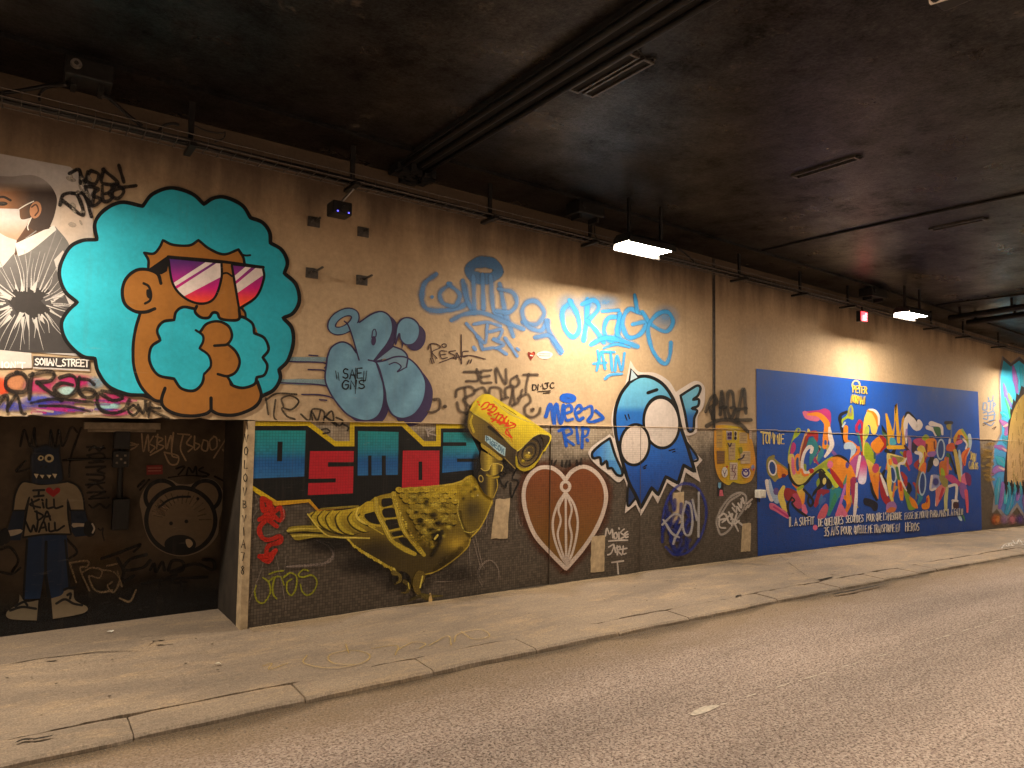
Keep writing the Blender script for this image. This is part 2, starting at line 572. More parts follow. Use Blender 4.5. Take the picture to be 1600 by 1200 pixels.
# ---- the painted wall
JX = on_wall(1115, 600).x                       # the steel joint in the plaster
XO = 1.575                                       # right edge of the passage opening
wall = thing('tunnel_wall', 'long beige plaster tunnel wall over a dirty mosaic dado, covered in murals', 'wall', (4, 0, ground_z(4)))
def plaster_panel(a, b, z0f, z1f, y0=.0, mat='plaster', name='plaster_panel'):
    mb = MB()
    xs = frange(a, b, .5 if a > X0 else .07)
    if a == X0:                                    # chipped lower edge over the opening
        cut = {x: (random.uniform(-.004, .003) + (.014 if random.random() < .06 else 0)) if x < XO else 0 for x in xs}
        z0a = z0f
        z0f = lambda x: z0a(x) + cut.get(x, 0)
    fr = [[(x, y0, z0f(x) + (z1f(x) - z0f(x)) * k / 4) for k in range(5)] for x in xs]
    mb.grid(fr)
    bk = [[(x, y0 + .12, z1f(x)), (x, y0 + .12, z0f(x)), (x, y0, z0f(x))] for x in xs]
    mb.grid(bk)
    mb.grid([[(a, y0, z0f(a)), (a, y0, z1f(a))], [(a, y0 + .12, z0f(a)), (a, y0 + .12, z1f(a))]])
    mb.grid([[(b, y0, z0f(b)), (b, y0, z1f(b))], [(b, y0 + .12, z0f(b)), (b, y0 + .12, z1f(b))]])
    return mb.build(name, M[mat], wall)
tz = lambda x: top_z(x) + .02
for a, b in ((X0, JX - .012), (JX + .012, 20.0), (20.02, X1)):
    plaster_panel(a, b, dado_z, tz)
gz = lambda x: ground_z(x) - .03
djoin = [XO + .06, on_wall(858, 780).x, on_wall(999, 800).x, JX, 12.6, 16.6, 21.0, 30, X1]
for a, b in zip(djoin, djoin[1:]):
    plaster_panel(a + .002, b - .002, gz, lambda x: dado_z(x) - .004, -.002, 'tile', 'tiled_dado')
mb = MB()                                        # filler behind the open joints
mb.box(XO + .1, X1, .06, .3, -3.5, .2)
mb.box(JX - .1, JX + .1, .06, .12, -.2, 2.5)
mb.build('joint_filler', M['crack'], wall)
# steel joint strip: two thin angles standing off the plaster
for dx in (-.016, .016):
    mb = MB()
    mb.box(JX + dx - .007, JX + dx + .007, -.012, .06, dado_z(JX) - .02, top_z(JX) - .01)
    mb.build('joint_angle', M['galv'], wall)
# the top course of the mosaic stands a little proud all along, and runs on through the paint
for a, b in zip(djoin, djoin[1:]):
    if a > 20: break
    mb = MB()
    for x0, x1 in zip(frange(a + .004, min(b, 20) - .004, .7), frange(a + .004, min(b, 20) - .004, .7)[1:]):
        mb.prism([(-.0175, dado_z((x0 + x1) / 2) - .003), (.01, dado_z((x0 + x1) / 2) - .004), (.01, dado_z((x0 + x1) / 2) + .005), (-.0165, dado_z((x0 + x1) / 2) + .002)], 0, x0, x1 - .0015)
    mb.build('tile_ledge', M['plaster'], wall)
for x in (djoin[1], djoin[2]):
    mb = MB(); mb.box(x - .0011, x + .0011, -.0172, .01, ground_z(x) + .01, dado_z(x) - .006); mb.build('panel_joint', M['joint_dirt'], wall)
# cement patches in the mosaic
for q in [((774, 780), (797, 778), (792, 841), (767, 842)), ((924, 838), (945, 836), (943, 893), (922, 895)),
          ((1051, 770), (1067, 769), (1067, 815), (1050, 820)), ((1160, 818), (1173, 817), (1172, 861), (1157, 862))]:
    c = [on_wall(*p) for p in q]
    pts = []
    for i in range(4):
        for k in range(6):
            p = c[i].lerp(c[(i + 1) % 4], k / 6)
            pts.append((p.x + random.uniform(-.006, .006), p.z + random.uniform(-.006, .006)))
    mb = MB(); mb.prism([(p[0], p[1]) for p in pts], 1, -.0172 if q[0][0] == 1051 else -.007, .01)
    # prism along y: profile is (x, z)
    mb.build('repair_patch', M['cement'], wall)

# ---- the passage behind the opening: soffit, jamb, back wall
passage = thing('passage', 'dark recessed passage under the plaster wall, its back wall full of graffiti', 'passage', (0, .75, ground_z(0)))
RB = .75
mb = MB()
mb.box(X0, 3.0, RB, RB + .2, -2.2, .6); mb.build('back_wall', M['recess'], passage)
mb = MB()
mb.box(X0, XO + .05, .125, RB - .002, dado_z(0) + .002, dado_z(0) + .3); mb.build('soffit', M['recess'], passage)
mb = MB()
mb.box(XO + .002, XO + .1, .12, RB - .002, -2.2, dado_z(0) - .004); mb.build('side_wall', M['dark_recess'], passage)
GB_ = dict(v=[], f=[], c=[])                      # painted shade: black at the foot of the back wall, fading upwards
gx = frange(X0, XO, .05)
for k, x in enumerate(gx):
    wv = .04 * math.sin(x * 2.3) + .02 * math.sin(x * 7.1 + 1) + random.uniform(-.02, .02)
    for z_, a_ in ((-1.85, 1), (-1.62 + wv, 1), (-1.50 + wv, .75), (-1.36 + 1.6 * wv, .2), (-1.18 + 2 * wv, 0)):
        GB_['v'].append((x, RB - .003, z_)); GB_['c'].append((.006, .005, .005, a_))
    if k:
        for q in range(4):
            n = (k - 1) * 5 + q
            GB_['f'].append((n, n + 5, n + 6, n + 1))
mesh_obj('shade_band', GB_['v'], GB_['f'], M['spray'], passage, GB_['c'])
# end of the mosaic wall: a painted upright edge
mb = MB()
e0, e1 = on_wall(374, 983), on_wall(388.5, 660)
mb.prism([(1.577, ground_z(1.6) - .01), (1.636, ground_z(1.6) - .01), (1.637, dado_z(1.6) - .006), (1.577, dado_z(1.6) - .006)], 1, -.012, .118)
mb.build('edge_strip', M['cement'], wall)
# fluorescent batten under the soffit
lampb = thing('fluorescent_batten', 'unlit pale fluorescent batten fixed under the passage soffit', 'lamp', (.55, RB - .08, dado_z(0)))
a, b = on_wall(131, 668, RB - .1), on_wall(250, 668, RB - .1)
zb = a.z
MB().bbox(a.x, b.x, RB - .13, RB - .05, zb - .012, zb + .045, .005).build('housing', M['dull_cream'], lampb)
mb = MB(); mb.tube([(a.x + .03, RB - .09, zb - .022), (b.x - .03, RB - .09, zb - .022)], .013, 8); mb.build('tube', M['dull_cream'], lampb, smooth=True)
# conduit with junction boxes down the back wall
cond = thing('conduit', 'dark conduit with meter boxes running down the passage back wall', 'pipe', (on_wall(190, 760, RB).x, RB, -.3))
p = lambda px, py: on_wall(px, py, RB - .05)
mb = MB(); mb.tube([p(190, 672), p(190, 700), p(187, 760), p(187, 800)], .022, 8); mb.build('pipe', M['black'], cond, smooth=True)
for (px, py, w, h, mt, nm) in ((188, 717, .06, .07, 'black', 'junction_box'), (188, 803, .062, .13, 'black', 'meter_box'), (190, 686, .06, .08, 'black', 'valve_box')):
    q = p(px, py)
    MB().bbox(q.x - w, q.x + w, RB - .1, RB - .003, q.z - h, q.z + h, .01).build(nm, M[mt], cond)
q = p(188, 717)
mb = MB()
for dx, dz in ((-.03, -.03), (.03, -.03), (.03, .03), (-.03, .03), (0, 0)): mb.box(q.x + dx - .008, q.x + dx + .008, RB - .108, RB - .1, q.z + dz - .008, q.z + dz + .008)
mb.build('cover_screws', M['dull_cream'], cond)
mb = MB(); a, b = p(106, 717), p(176, 717); mb.tube([a, b], .01, 6); mb.build('side_pipe', M['black'], cond)

# ---- far side of the tunnel, behind the camera
mb = MB()
mb.grid([[(x, FAR_Y, ground_z(x) - .1 + (top_z(x) + .2 - ground_z(x)) * k / 4) for k in range(5)] for x in frange(X0, X1, 1)])
w2 = mb.build('facing_wall', M['bounce_dark'])
tag(w2, 'plain dark wall on the far side of the road behind the viewer', 'wall')

# ================================================================ CEILING AND WALL EQUIPMENT
# ---- expansion joint: a steel plate between two rails right across the slab
xj = lambda y: 2.90
ej = thing('expansion_joint', 'black steel expansion joint with two rails crossing the ceiling', 'ceiling joint', (2.9, -2, top_z(2.9)))
z = top_z(2.9) + .03
MB().box(2.76, 3.06, FAR_Y, -.05, z - .035, z + .01).build('cover_plate', M['soot'], ej)
for dx, r in ((2.80, .022), (2.93, .026), (3.055, .020)):
    mb = MB(); mb.tube([(dx, -.02, z - .052), (dx - .01, -4, z - .054), (dx, FAR_Y, z - .052)], r, 8); mb.build('rail', M['black'], ej, smooth=True)
mb = MB()
for i in range(26):
    x = random.uniform(2.72, 3.15); y = random.uniform(-.35, -.01); s = random.uniform(.02, .05)
    mb.box(x - s, x + s, y - s, y + s, z - .09 - random.uniform(0, .03), z - .02)
o = mb.build('tar_seal', M['soot'], ej); o['kind'] = 'stuff'

# ---- slotted ceiling vents
def slot(x, y0, y1):
    z = top_z(x) + .032
    v = thing('ceiling_slot', None, None, (x, (y0 + y1) / 2, z))
    MB().box(x - .033, x + .033, y0, y1, z - .004, z + .02).build('slot_mouth', M['soot'], v)
    mb = MB()
    mb.box(x - .05, x - .034, y0 - .02, y1 + .02, z - .018, z + .01)
    mb.box(x + .034, x + .05, y0 - .02, y1 + .02, z - .018, z + .01)
    mb.box(x - .033, x + .033, y0 - .02, y0 - .001, z - .018, z + .01)
    mb.box(x - .033, x + .033, y1 + .001, y1 + .02, z - .018, z + .01)
    mb.build('slot_frame', M['galv'], v)
    mb = MB()
    for t in (.04, -.04):
        y = y0 - .05
        mb.tube([(x - .03, y + .03, z - .004), (x - .02, y - .01, z - .012), (x + .02, y - .01, z - .012), (x + .03, y + .03, z - .004)], .006, 5)
        break
    mb.build('end_ring', M['black'], v)
    return v
labs = [(3.165, -2.86, -2.28, 'black ceiling slot right beside the expansion joint'),
        (3.29, -2.87, -2.30, 'black ceiling slot next to the pair by the expansion joint, further from it'),
        (5.85, -2.9, -2.33, 'narrow black slot alone in the middle of the ceiling'),
        (8.43, -2.92, -2.41, 'narrow black slot beyond the thin ceiling joint, over the road')]
for x, y0, y1, lb in labs:
    tag(slot(x, y0, y1), lb, 'ceiling slot', 'slots in the ceiling')

# ---- thin lead strips in the slab joints
for x in JO[2:5]:
    z = top_z(x) + .03
    mb = MB(); mb.tube([(x + .05 * math.sin(y) - .0, y, z - .004) for y in frange(FAR_Y, -.6, .4)], .016, 6)
    o = mb.build('joint_seal', M['black'], smooth=True)
    tag(o, {0: 'thin dark sealant line across the ceiling past the first lit lamp', 1: 'thin sealant line across the ceiling beyond the second lit lamp', 2: 'farthest thin sealant line across the ceiling'}[JO[2:5].index(x)], 'joint seal', 'ceiling joint seals')

# ---- cross pipes at the far right
def far_pipe(pa, pb, dz, lb):
    zf = lambda x: top_z(x) - dz
    a, b = on_height(*pa, zf), on_height(*pb, zf)
    d = (b - a).normalized()
    mb = MB(); mb.tube([a, b + d * 2.5], .05, 8)
    t = thing('ceiling_pipe', lb, 'pipe', (a.x, a.y, top_z(a.x)), 'dark pipes across the ceiling')
    mb.build('pipe', M['black'], t, smooth=True)
    for k in (.15, .85):
        q = a.lerp(b, k)
        MB().box(q.x - .015, q.x + .015, q.y - .015, q.y + .015, q.z, top_z(q.x) + .03).build('hanger', M['black'], t)
far_pipe((1484, 497), (1600, 479), .14, 'upper of two dark pipes crossing the ceiling at the far right')
far_pipe((1512, 504), (1600, 491), .16, 'lower of two dark pipes crossing the ceiling at the far right')

# ---- wire cable tray with its cables and hangers
TY = -.36
xs = frange(X0, 30, .25)
tray = thing('cable_tray', 'sooty wire mesh cable tray running along the top of the wall', 'cable tray', (4, TY, tray_z(4)))
for dy, dz in ((-.1, 0), (-.1, -.055), (0, -.065), (.1, -.055), (.1, 0)):
    mb = MB(); mb.tube([(x, TY + dy, tray_z(x) + dz) for x in xs], .0045, 5); mb.build('long_wire', M['galv'], tray)
mb = MB()
for x in frange(X0, 30, .105):
    z = tray_z(x)
    mb.tube([(x, TY - .1, z + .006), (x, TY - .1, z - .06), (x, TY + .1, z - .06), (x, TY + .1, z + .006)], .0035, 4, False)
mb.build('cross_wires', M['galv'], tray, kind='stuff')
for k in range(6):
    mb = MB()
    y = TY - .075 + .03 * k; ph = random.random() * 6
    mb.tube([(x, y + .012 * math.sin(x * 1.3 + ph), tray_z(x) - .045 + .012 * (k % 3) + .006 * math.sin(x * 2.1 + ph * 2)) for x in xs], random.choice((.009, .012, .015)), 6)
    mb.build('cable', M['cable'], tray, smooth=True)
for px, py in ((298, 215), (550, 290), (765, 345), (922, 375), (1155, 430), (1250, 465), (1325, 483), (1455, 505), (1505, 520), (1560, 535)):
    x = on_wall(px, py, TY).x
    mb = MB()
    mb.box(x - .02, x + .02, TY - .012, TY + .012, tray_z(x) - .06, top_z(x) + .01)
    mb.box(x - .024, x + .024, TY - .13, TY + .13, tray_z(x) - .095, tray_z(x) - .068)
    mb.build('hanger', M['black'], tray)
for px, py in ((-0.9, 0), (-3.2, 0)):
    mb = MB(); mb.box(px - .02, px + .02, TY - .012, TY + .012, tray_z(px) - .06, top_z(px) + .01); mb.build('hanger', M['black'], tray)
# loops of cable that leave the tray for the ceiling
def loose(pts, r=.011):
    mb = MB(); P = [Vector(p) for p in pts]; out = []
    for i in range(len(P) - 1):
        p0, p1, p2, p3 = P[max(i - 1, 0)], P[i], P[i + 1], P[min(i + 2, len(P) - 1)]
        for k in range(6):
            t = k / 6
            out.append(.5 * (2 * p1 + (p2 - p0) * t + (2 * p0 - 5 * p1 + 4 * p2 - p3) * t * t + (3 * p1 - p0 - 3 * p2 + p3) * t ** 3))
    out.append(P[-1])
    mb.tube(out, r, 6); mb.build('loose_cable', M['cable'], tray, smooth=True)
wl = lambda px, py, Y=TY: tuple(on_wall(px, py, Y))
loose([wl(0, 146), wl(30, 142), wl(70, 135), wl(104, 132, -.5)], .014)
loose([wl(62, 158), wl(61, 148), wl(70, 139), wl(85, 134)], .009)
loose([wl(160, 150, -.5), wl(172, 155), wl(200, 180), wl(222, 197)], .014)
loose([wl(248, 205), wl(256, 196), wl(270, 193), wl(280, 195)], .011)
loose([wl(300, 194), wl(322, 204), wl(345, 208), wl(352, 206)], .006)
loose([wl(352, 206), wl(349, 216), wl(335, 222)], .006)
loose([wl(1060, 388), wl(1075, 400), wl(1090, 414)], .012)
loose([wl(927, 338), wl(929, 355), wl(930, 368), wl(936, 376)], .006)

# ---- ballast boxes under the ceiling edge
def ballast(x0, x1, lb, gland=False):
    y0, y1 = -.62, -.40
    x = (x0 + x1) / 2
    z1 = top_z(x) - .01; z0 = z1 - .13
    b = thing('ballast_box', lb, 'ballast box', (x, (y0 + y1) / 2, z1), 'ballast boxes under the ceiling')
    MB().bbox(x0, x1, y0, y1, z0, z1, .012).build('case', M['black'], b)
    for t in (x0 + .04, x1 - .08):
        MB().box(t, t + .03, y0 + .04, y1 - .04, z0 - .05, z0 + .001).build('foot', M['black'], b)
    mb = MB(); mb.tube([(x0 + .06, y0 - .022, z1 - .055), (x0 + .06, y0 + .005, z1 - .055)], [.03, .036], 14)
    mb.build('cable_gland', M['metal'] if gland else M['black'], b, smooth=False)
    if gland:
        mb = MB(); mb.tube([(x0 + .06, y0 - .03, z1 - .055), (x0 + .06, y0 - .018, z1 - .055)], [.012, .016], 8); mb.build('gland_plug', M['cable'], b)
ballast(.16, .44, 'black ballast box with round pale gland above the bearded head mural', True)
ballast(4.66, 5.02, 'black ballast box just left of the nearer lit lamp')
ballast(10.60, 11.05, 'black ballast box above the red sign, left of the far lit lamp')

# ---- lit lamps
def lamp(x, y, lb, group='lamps along the tunnel', glass='lens'):
    zc = lerp_tab([(-1, 1.90), (5.37, 1.89), (11.2, 1.80), (17.2, 1.64)], x)
    L = thing('tunnel_lamp', lb, 'lamp', (x, y, top_z(x)), group)
    h, w = .325, .105
    mb = MB()
    prof = [(-w - .02, zc - .012), (-w - .004, zc - .012), (-w - .004, zc + .004), (w + .004, zc + .004), (w + .004, zc - .012), (w + .02, zc - .012), (w + .015, zc + .05), (w - .03, zc + .09), (-w + .03, zc + .09), (-w - .015, zc + .05)]
    mb.prism([(y + a, b) for a, b in prof], 0, x - h - .02, x + h + .02)
    hs = mb.build('housing', M['black'], L)
    mb = MB()
    mb.grid([[(x - h, y - w, zc), (x + h, y - w, zc)], [(x - h, y + w, zc), (x + h, y + w, zc)]])
    mb.build('lamp_glass', M[glass], hs)
    if glass == 'lens2':                             # unseen shield added to keep the beam off the painted wall and passage
        MB().box(x - h - .02, x + h + .02, y + w + .006, y + w + .019, zc - .105, zc - .0125).build('added_shield', M['black'], L)
    else:                                           # short unseen lip added to weaken the hot spot on the wall
        MB().box(x - h - .02, x + h + .02, y + w + .006, y + w + .019, zc - .058, zc - .0125).build('added_shield', M['black'], L)
    for s in (-.24, .24):
        MB().box(x + s - .018, x + s + .018, y - .012, y + .012, zc + .088, top_z(x) + .02).build('drop_arm', M['black'], L)
    return L
for x, lb in ((-6.6, 'lit lamp well to the left of the poster, out of the picture'), (-.66, 'lit lamp just left of the picture, above the masked man poster'), (5.32, 'nearer of the two lit lamps in view, over the blue tags'), (11.2, 'far lit lamp past the red sign, over the blue mural'),
              (17.2, 'lit lamp over the feather mural, beyond the right edge of the picture'), (23.2, 'farthest lit lamp of the row, beyond the right edge of the picture')):
    lamp(x, -.92, lb)
for x in (-6.6, -.66, 5.32, 11.2, 17.2, 23.2):  # unseen stand-in row, placed to light the road evenly
    lamp(x, FAR_Y + .8, 'unseen stand-in lamp over the opposite edge of the road', 'stand-in lamps of the opposite row', 'lens2')

# ---- a ceiling unit at the top right corner of the picture
u = on_height(1462, -4, lambda x: top_z(x) - .0)
un = thing('ceiling_unit', 'black ceiling unit with a pale rounded cap, cut by the top edge', 'ceiling unit', (u.x, u.y, top_z(u.x)))
MB().bbox(u.x - .08, u.x + .10, u.y - .30, u.y + .0, top_z(u.x) - .05, top_z(u.x) + .03, .015).build('case', M['black'], un)
mb = MB(); mb.tube([(u.x - .03, u.y + .012, top_z(u.x) - .02), (u.x - .03, u.y - .2, top_z(u.x) - .05)], [.026, .03], 14); mb.build('cap', M['white'], un)

# ---- red running-man sign under the tray
sY = -.46
a, b = on_wall(1338, 486, sY), on_wall(1362, 503, sY)
rs = thing('exit_sign', 'small red lit sign with a pale running figure under the cable tray', 'sign', ((a.x + b.x) / 2, sY, tray_z(a.x)))
cx, cz = (a.x + b.x) / 2, (a.z + b.z) / 2
w, h = .105, .085
rc = MB().bbox(cx - w, cx + w, sY, sY + .07, cz - h, cz + h, .008).build('case', M['black'], rs)
rf = MB().box(cx - w + .012, cx + w - .012, sY - .006, sY - .001, cz - h + .012, cz + h - .012).build('red_face', M['red'], rc)
mb = MB()
q = lambda x, z: (cx + x * .8, sY - .012, cz + z * .8)
for pts, r in (([q(.03, .02), q(-.01, -.025)], .018), ([q(-.01, -.025), q(.045, -.045), q(.035, -.075)], .011), ([q(-.01, -.025), q(-.035, -.065), q(-.075, -.06)], .011),
               ([q(.028, .018), q(.075, .0)], .009), ([q(.02, .022), q(-.045, .015), q(-.06, -.015)], .009), ([q(.045, .05), q(.05, .056)], .02)):
    mb.tube(pts, r, 8)
mb.build('running_figure', M['redpale'], rc)
mb = MB(); mb.box(cx - .012, cx + .012, sY + .02, sY + .04, cz + h, tray_z(cx) - .05); mb.build('bracket', M['black'], rs)

# ---- projector on an arm below the tray
pr = thing('projector', 'small black projector with two blue LEDs hanging on a pale arm', 'projector', (2.25, -.36, tray_z(2.25)))
pa, pb = on_wall(516, 314, -.40), on_wall(547, 339, -.40)
cx, cz = (pa.x + pb.x) / 2, (pa.z + pb.z) / 2
MB().bbox(cx - .085, cx + .085, -.46, -.30, cz - .06, cz + .055, .014).build('case', M['black'], pr)
pc = pr.children[-1]
mb = MB(); mb.tube([(cx + .02, -.47, cz - .01), (cx + .02, -.455, cz - .01)], [.03, .034], 12); mb.build('lens', M['cable'], pc)
for dx in (-.045, .052):
    MB().box(cx + dx - .006, cx + dx + .006, -.468, -.459, cz - .044, cz - .034).build('led', M['led'], pc)
mb = MB(); e = on_wall(553, 292, TY); mb.tube([(cx + .0, -.38, cz + .055), (cx + .02, -.38, cz + .075), (e.x, TY, e.z - .01)], .012, 6); mb.build('arm', M['metal'], pr)

# ---- four rusted anchors left in the plaster
def anchor(px, py, pin, lb):
    c = on_wall(px, py)
    a = thing('wall_anchor', lb, 'anchor', (c.x, 0, c.z), 'old anchors in the plaster')
    MB().bbox(c.x - .055, c.x + .055, -.014, .002, c.z - .045, c.z + .045, .003).build('plate', M['galv'], a)
    mb = MB()
    mb.tube([(c.x + .02, -.01, c.z + .012), (c.x + .022, -.01 - pin, c.z + .02)], .011, 7)
    mb.tube([(c.x - .025, -.012, c.z - .01), (c.x - .018, -.03, c.z + .01), (c.x - .008, -.012, c.z + .012)], .005, 5)
    mb.build('bolt', M['galv'], a)
anchor(490, 347, .09, 'upper left rusted anchor plate, below the projector')
anchor(567, 363, .06, 'upper right rusted anchor plate, right of the projector')
anchor(487, 427, .20, 'lower left rusted anchor plate beside the turquoise hair')
anchor(565, 438, .17, 'lower right rusted anchor plate, nearest the blue crown tag')

# ---- white switch box at the edge of the blue mural
c = on_wall(1183, 771)
sb = thing('switch_box', 'small white switch box on the left edge of the blue mural', 'switch box', (c.x, 0, c.z))
MB().bbox(c.x - .065, c.x + .065, -.10, -.004, c.z - .055, c.z + .055, .008).build('case', M['white'], sb)
sc_ = sb.children[-1]
MB().bbox(c.x - .03, c.x + .03, -.112, -.1, c.z - .02, c.z + .03, .003).build('rocker', M['white'], sc_)
mb = MB(); mb.tube([(c.x + .01, -.03, c.z - .055), (c.x + .012, -.025, c.z - .12)], .011, 6); mb.build('cable_stub', M['cable'], sb)

# ---- ground details
def patch(name, pts, mat, label=None, cat=None, h=.004, kind=None, grp=None):
    P = [on_ground(*p) for p in pts]
    V = [(q.x, q.y, ground_z(q.x) + h) for q in P]
    tri = tessellate_polygon([[Vector(v) for v in V]])
    o = mesh_obj(name, V, [tuple(t) for t in tri], mat)
    return tag(o, label, cat, grp, kind)
def road_strip(pts, w, name, label, cat, h):
    P = [on_ground(*p, h=-.03) for p in pts]
    V, F = [], []
    for i, q in enumerate(P):
        r = w[i] if isinstance(w, list) else w
        V += [(q.x, q.y - r, ground_z(q.x) + h + .0), (q.x, q.y + r, ground_z(q.x) + h)]
        if i: F.append((2 * i - 2, 2 * i, 2 * i + 1, 2 * i - 1))
    o = mesh_obj(name, V, F, M['marking'])
    return tag(o, label, cat, None, None)
def roadz(x, y): return ground_z(x) - .045 + .02 * min(1, max(0, (-1.7 - y) / 3))
V, F = [], []
dash = [(1080, 1117), (1092, 1112), (1106, 1106), (1122, 1102)]
P = [on_height(*p, lambda x: ground_z(x) - .03) for p in dash]
for i, q in enumerate(P):
    r = (.012, .03, .032, .012)[i]
    V += [(q.x, q.y - r, roadz(q.x, q.y - r) + .005), (q.x, q.y + r, roadz(q.x, q.y + r) + .005)]
    if i: F.append((2 * i - 2, 2 * i, 2 * i + 1, 2 * i - 1))
tag(mesh_obj('lane_marking', V, F, M['marking']), 'short worn pale dash painted on the road', 'road marking')
a = on_height(1122, 1102, lambda x: ground_z(x) - .03); b = on_height(1480, 993, lambda x: ground_z(x) - .03)
line = thing('lane_line', 'thin broken chalky line running along the road past the pale dash', 'road marking', (a.x, a.y, roadz(a.x, a.y)))
x = a.x + .03
while x < 12:
    ln_ = random.uniform(.02, .16)
    V = []
    for t in (x, x + ln_):
        y = a.y + (b.y - a.y) * (t - a.x) / (b.x - a.x) + random.uniform(-.004, .004)
        V += [(t, y - .0045, roadz(t, y) + .005), (t, y + .0045, roadz(t, y) + .005)]
    mesh_obj('line_fragment', V, [(0, 2, 3, 1)], M['marking'], line)
    x += ln_ + random.choice((.04, .1, .22))

# cracks: thin irregular dirt-filled splits
def crack(pts, w, lb, ground=True, h=.003):
    V, F = [], []
    P = [on_ground(*p) for p in pts]
    Q = []
    for i in range(len(P) - 1):
        for k in range(5):
            q = P[i].lerp(P[i + 1], k / 5)
            Q.append((q.x + random.uniform(-.01, .01), q.y + random.uniform(-.006, .006)))
    Q.append((P[-1].x, P[-1].y))
    for i, (x, y) in enumerate(Q):
        r = w * (.25 + random.random()) * (0.15 if i in (0, len(Q) - 1) else 1)
        V += [(x, y - r, ground_z(x) + h + .004), (x + .002, y + r, ground_z(x) + h + .004)]
        if i: F.append((2 * i - 2, 2 * i, 2 * i + 1, 2 * i - 1))
    o = mesh_obj('pavement_crack', V, F, M['crack'])
    tag(o, lb, 'crack', 'cracks in the pavement')
crack([(1262, 903), (1280, 907), (1302, 902)], .022, 'dark crack in the pavement edge, left of the two by the small kerb stones')
crack([(1295, 898), (1322, 901)], .018, 'dark crack in the pavement edge, right of the two by the small kerb stones')
crack([(232, 1012), (240, 1003), (258, 1001)], .010, 'crooked crack in the pavement before the passage, upper')
crack([(243, 1010), (271, 1008)], .010, 'short crack in the pavement before the passage, lower')
crack([(365, 968), (374, 976), (382, 985)], .014, 'dark broken edge at the foot of the upright strip')
crack([(70, 1035), (90, 1034)], .010, 'short dark crack on the pavement at the far left')
crack([(22, 1162), (40, 1156), (55, 1157), (84, 1150)], .011, 'dark chipped hollow along the kerb at the left')
crack([(1300, 926), (1330, 921), (1388, 908)], .02, 'long dark gap under the small kerb stones', h=-.02)
crack([(1203, 856), (1230, 878), (1262, 902)], .005, 'thin crack crossing the pavement from the blue panel to the kerb')
crack([(0, 1042), (60, 1031), (150, 1020), (215, 1018)], .006, 'long thin crack along the pavement in front of the passage')
crack([(1148, 934), (1158, 930)], .014, 'short dark notch on the inner kerb line')

# packed dirt along the foot of the wall and in the gutter
def dirt_band(name, label, y0, y1, col, a, zf, xa, xb):
    V, F, C = [], [], []
    wr = 1.0
    for k, x in enumerate(frange(xa, xb, .04)):
        wr += (1 - wr) * .12 + random.uniform(-.14, .14)
        wv = max(.3, wr) * (1 + .5 * math.sin(x * 1.7) + .4 * math.sin(x * 5.3 + 2))
        for f, al in ((0, a), (.35, a * .8), (1, 0)):
            y = y0 + (y1 - y0) * f * max(.15, wv)
            V.append((x, y, zf(x, y))); C.append((*col, al))
        if k:
            for q in range(2):
                n = (k - 1) * 3 + q
                F.append((n, n + 3, n + 4, n + 1))
    tag(mesh_obj(name, V, F, M['spray'], None, C), label, 'dirt', kind='stuff')
dirt_band('packed_dirt', 'dark dirt packed along the foot of the mosaic wall', -.004, -.05, (.03, .022, .016), .85, lambda x, y: ground_z(x) + .0095, 1.64, 19)
dirt_band('wall_foot_sand', 'pale sand swept along the wall foot', -.03, -.26, (.42, .30, .18), .6, lambda x, y: ground_z(x) + .0085, 1.64, 19)
dirt_band('gutter_dirt', 'dark damp dirt in the gutter against the kerb', -1.672, -1.80, (.09, .066, .046), .5, lambda x, y: roadz(x, y) + .004, -3, 19)

# grit and rubbish along the gutter and wall foot
mb = MB()
def pebble(x, y, z, s):
    n = len(mb.v); a = random.random() * 6
    for k in range(4):
        t = a + k * math.pi / 2
        mb.v.append((x + math.cos(t) * s * random.uniform(.7, 1.3), y + math.sin(t) * s * random.uniform(.7, 1.3), z))
    mb.v.append((x, y, z + s * random.uniform(.5, .9)))
    for k in range(4): mb.f.append((n + k, n + (k + 1) % 4, n + 4))
for i in range(2600):
    x = -1 + 20 * random.random() ** 1.5
    y = -1.70 - abs(random.gauss(0, .14))
    pebble(x, y, roadz(x, y), random.uniform(.003, .009))
for i in range(700):
    x = 1.7 + 16 * random.random(); y = -.01 - abs(random.gauss(0, .05))
    pebble(x, y, ground_z(x) + .002, random.uniform(.003, .009))
for i in range(500):
    x = -1 + 16 * random.random() ** 1.4; y = random.uniform(-1.3, .3 if x < 1.5 else -.05)
    pebble(x, y, ground_z(x) + .002, random.uniform(.002, .007))
tag(mb.build('grit', M['kerb']), 'sandy grit scattered along the gutter and pavement', 'grit', kind='stuff')
mb = MB()
for i in range(70):
    x = -1 + 16 * random.random() ** 1.3; y = random.uniform(-1.3, -.1); r = random.uniform(.004, .011); n = len(mb.v)
    mb.v += [(x + r * math.cos(k * .785) * random.uniform(.8, 1.2), y + r * math.sin(k * .785) * random.uniform(.8, 1.2), ground_z(x) + .0092) for k in range(8)]
    mb.f.append(tuple(range(n, n + 8)))
tag(mb.build('gum_spots', M['joint_dirt']), 'small dark trodden gum spots dotted over the pavement', 'gum', kind='stuff')
def bit(px, py, s, mat, nm, lb, cat):
    q = on_ground(px, py)
    mb = MB()
    x, y, z = q.x, q.y, ground_z(q.x) + .006
    rows = []
    for i in range(4):
        rows.append([(x + (i - 1.5) * s * .5, y + (j - 1) * s * .4 * (1 - .25 * abs(i - 1.5)), z + random.uniform(0, s * .5)) for j in range(3)])
    mb.grid(rows)
    tag(mb.build(nm, mat), lb, cat)
bit(172, 989, .03, M['white'], 'paper_scrap', 'tiny white paper scrap on the pavement before the passage', 'litter')
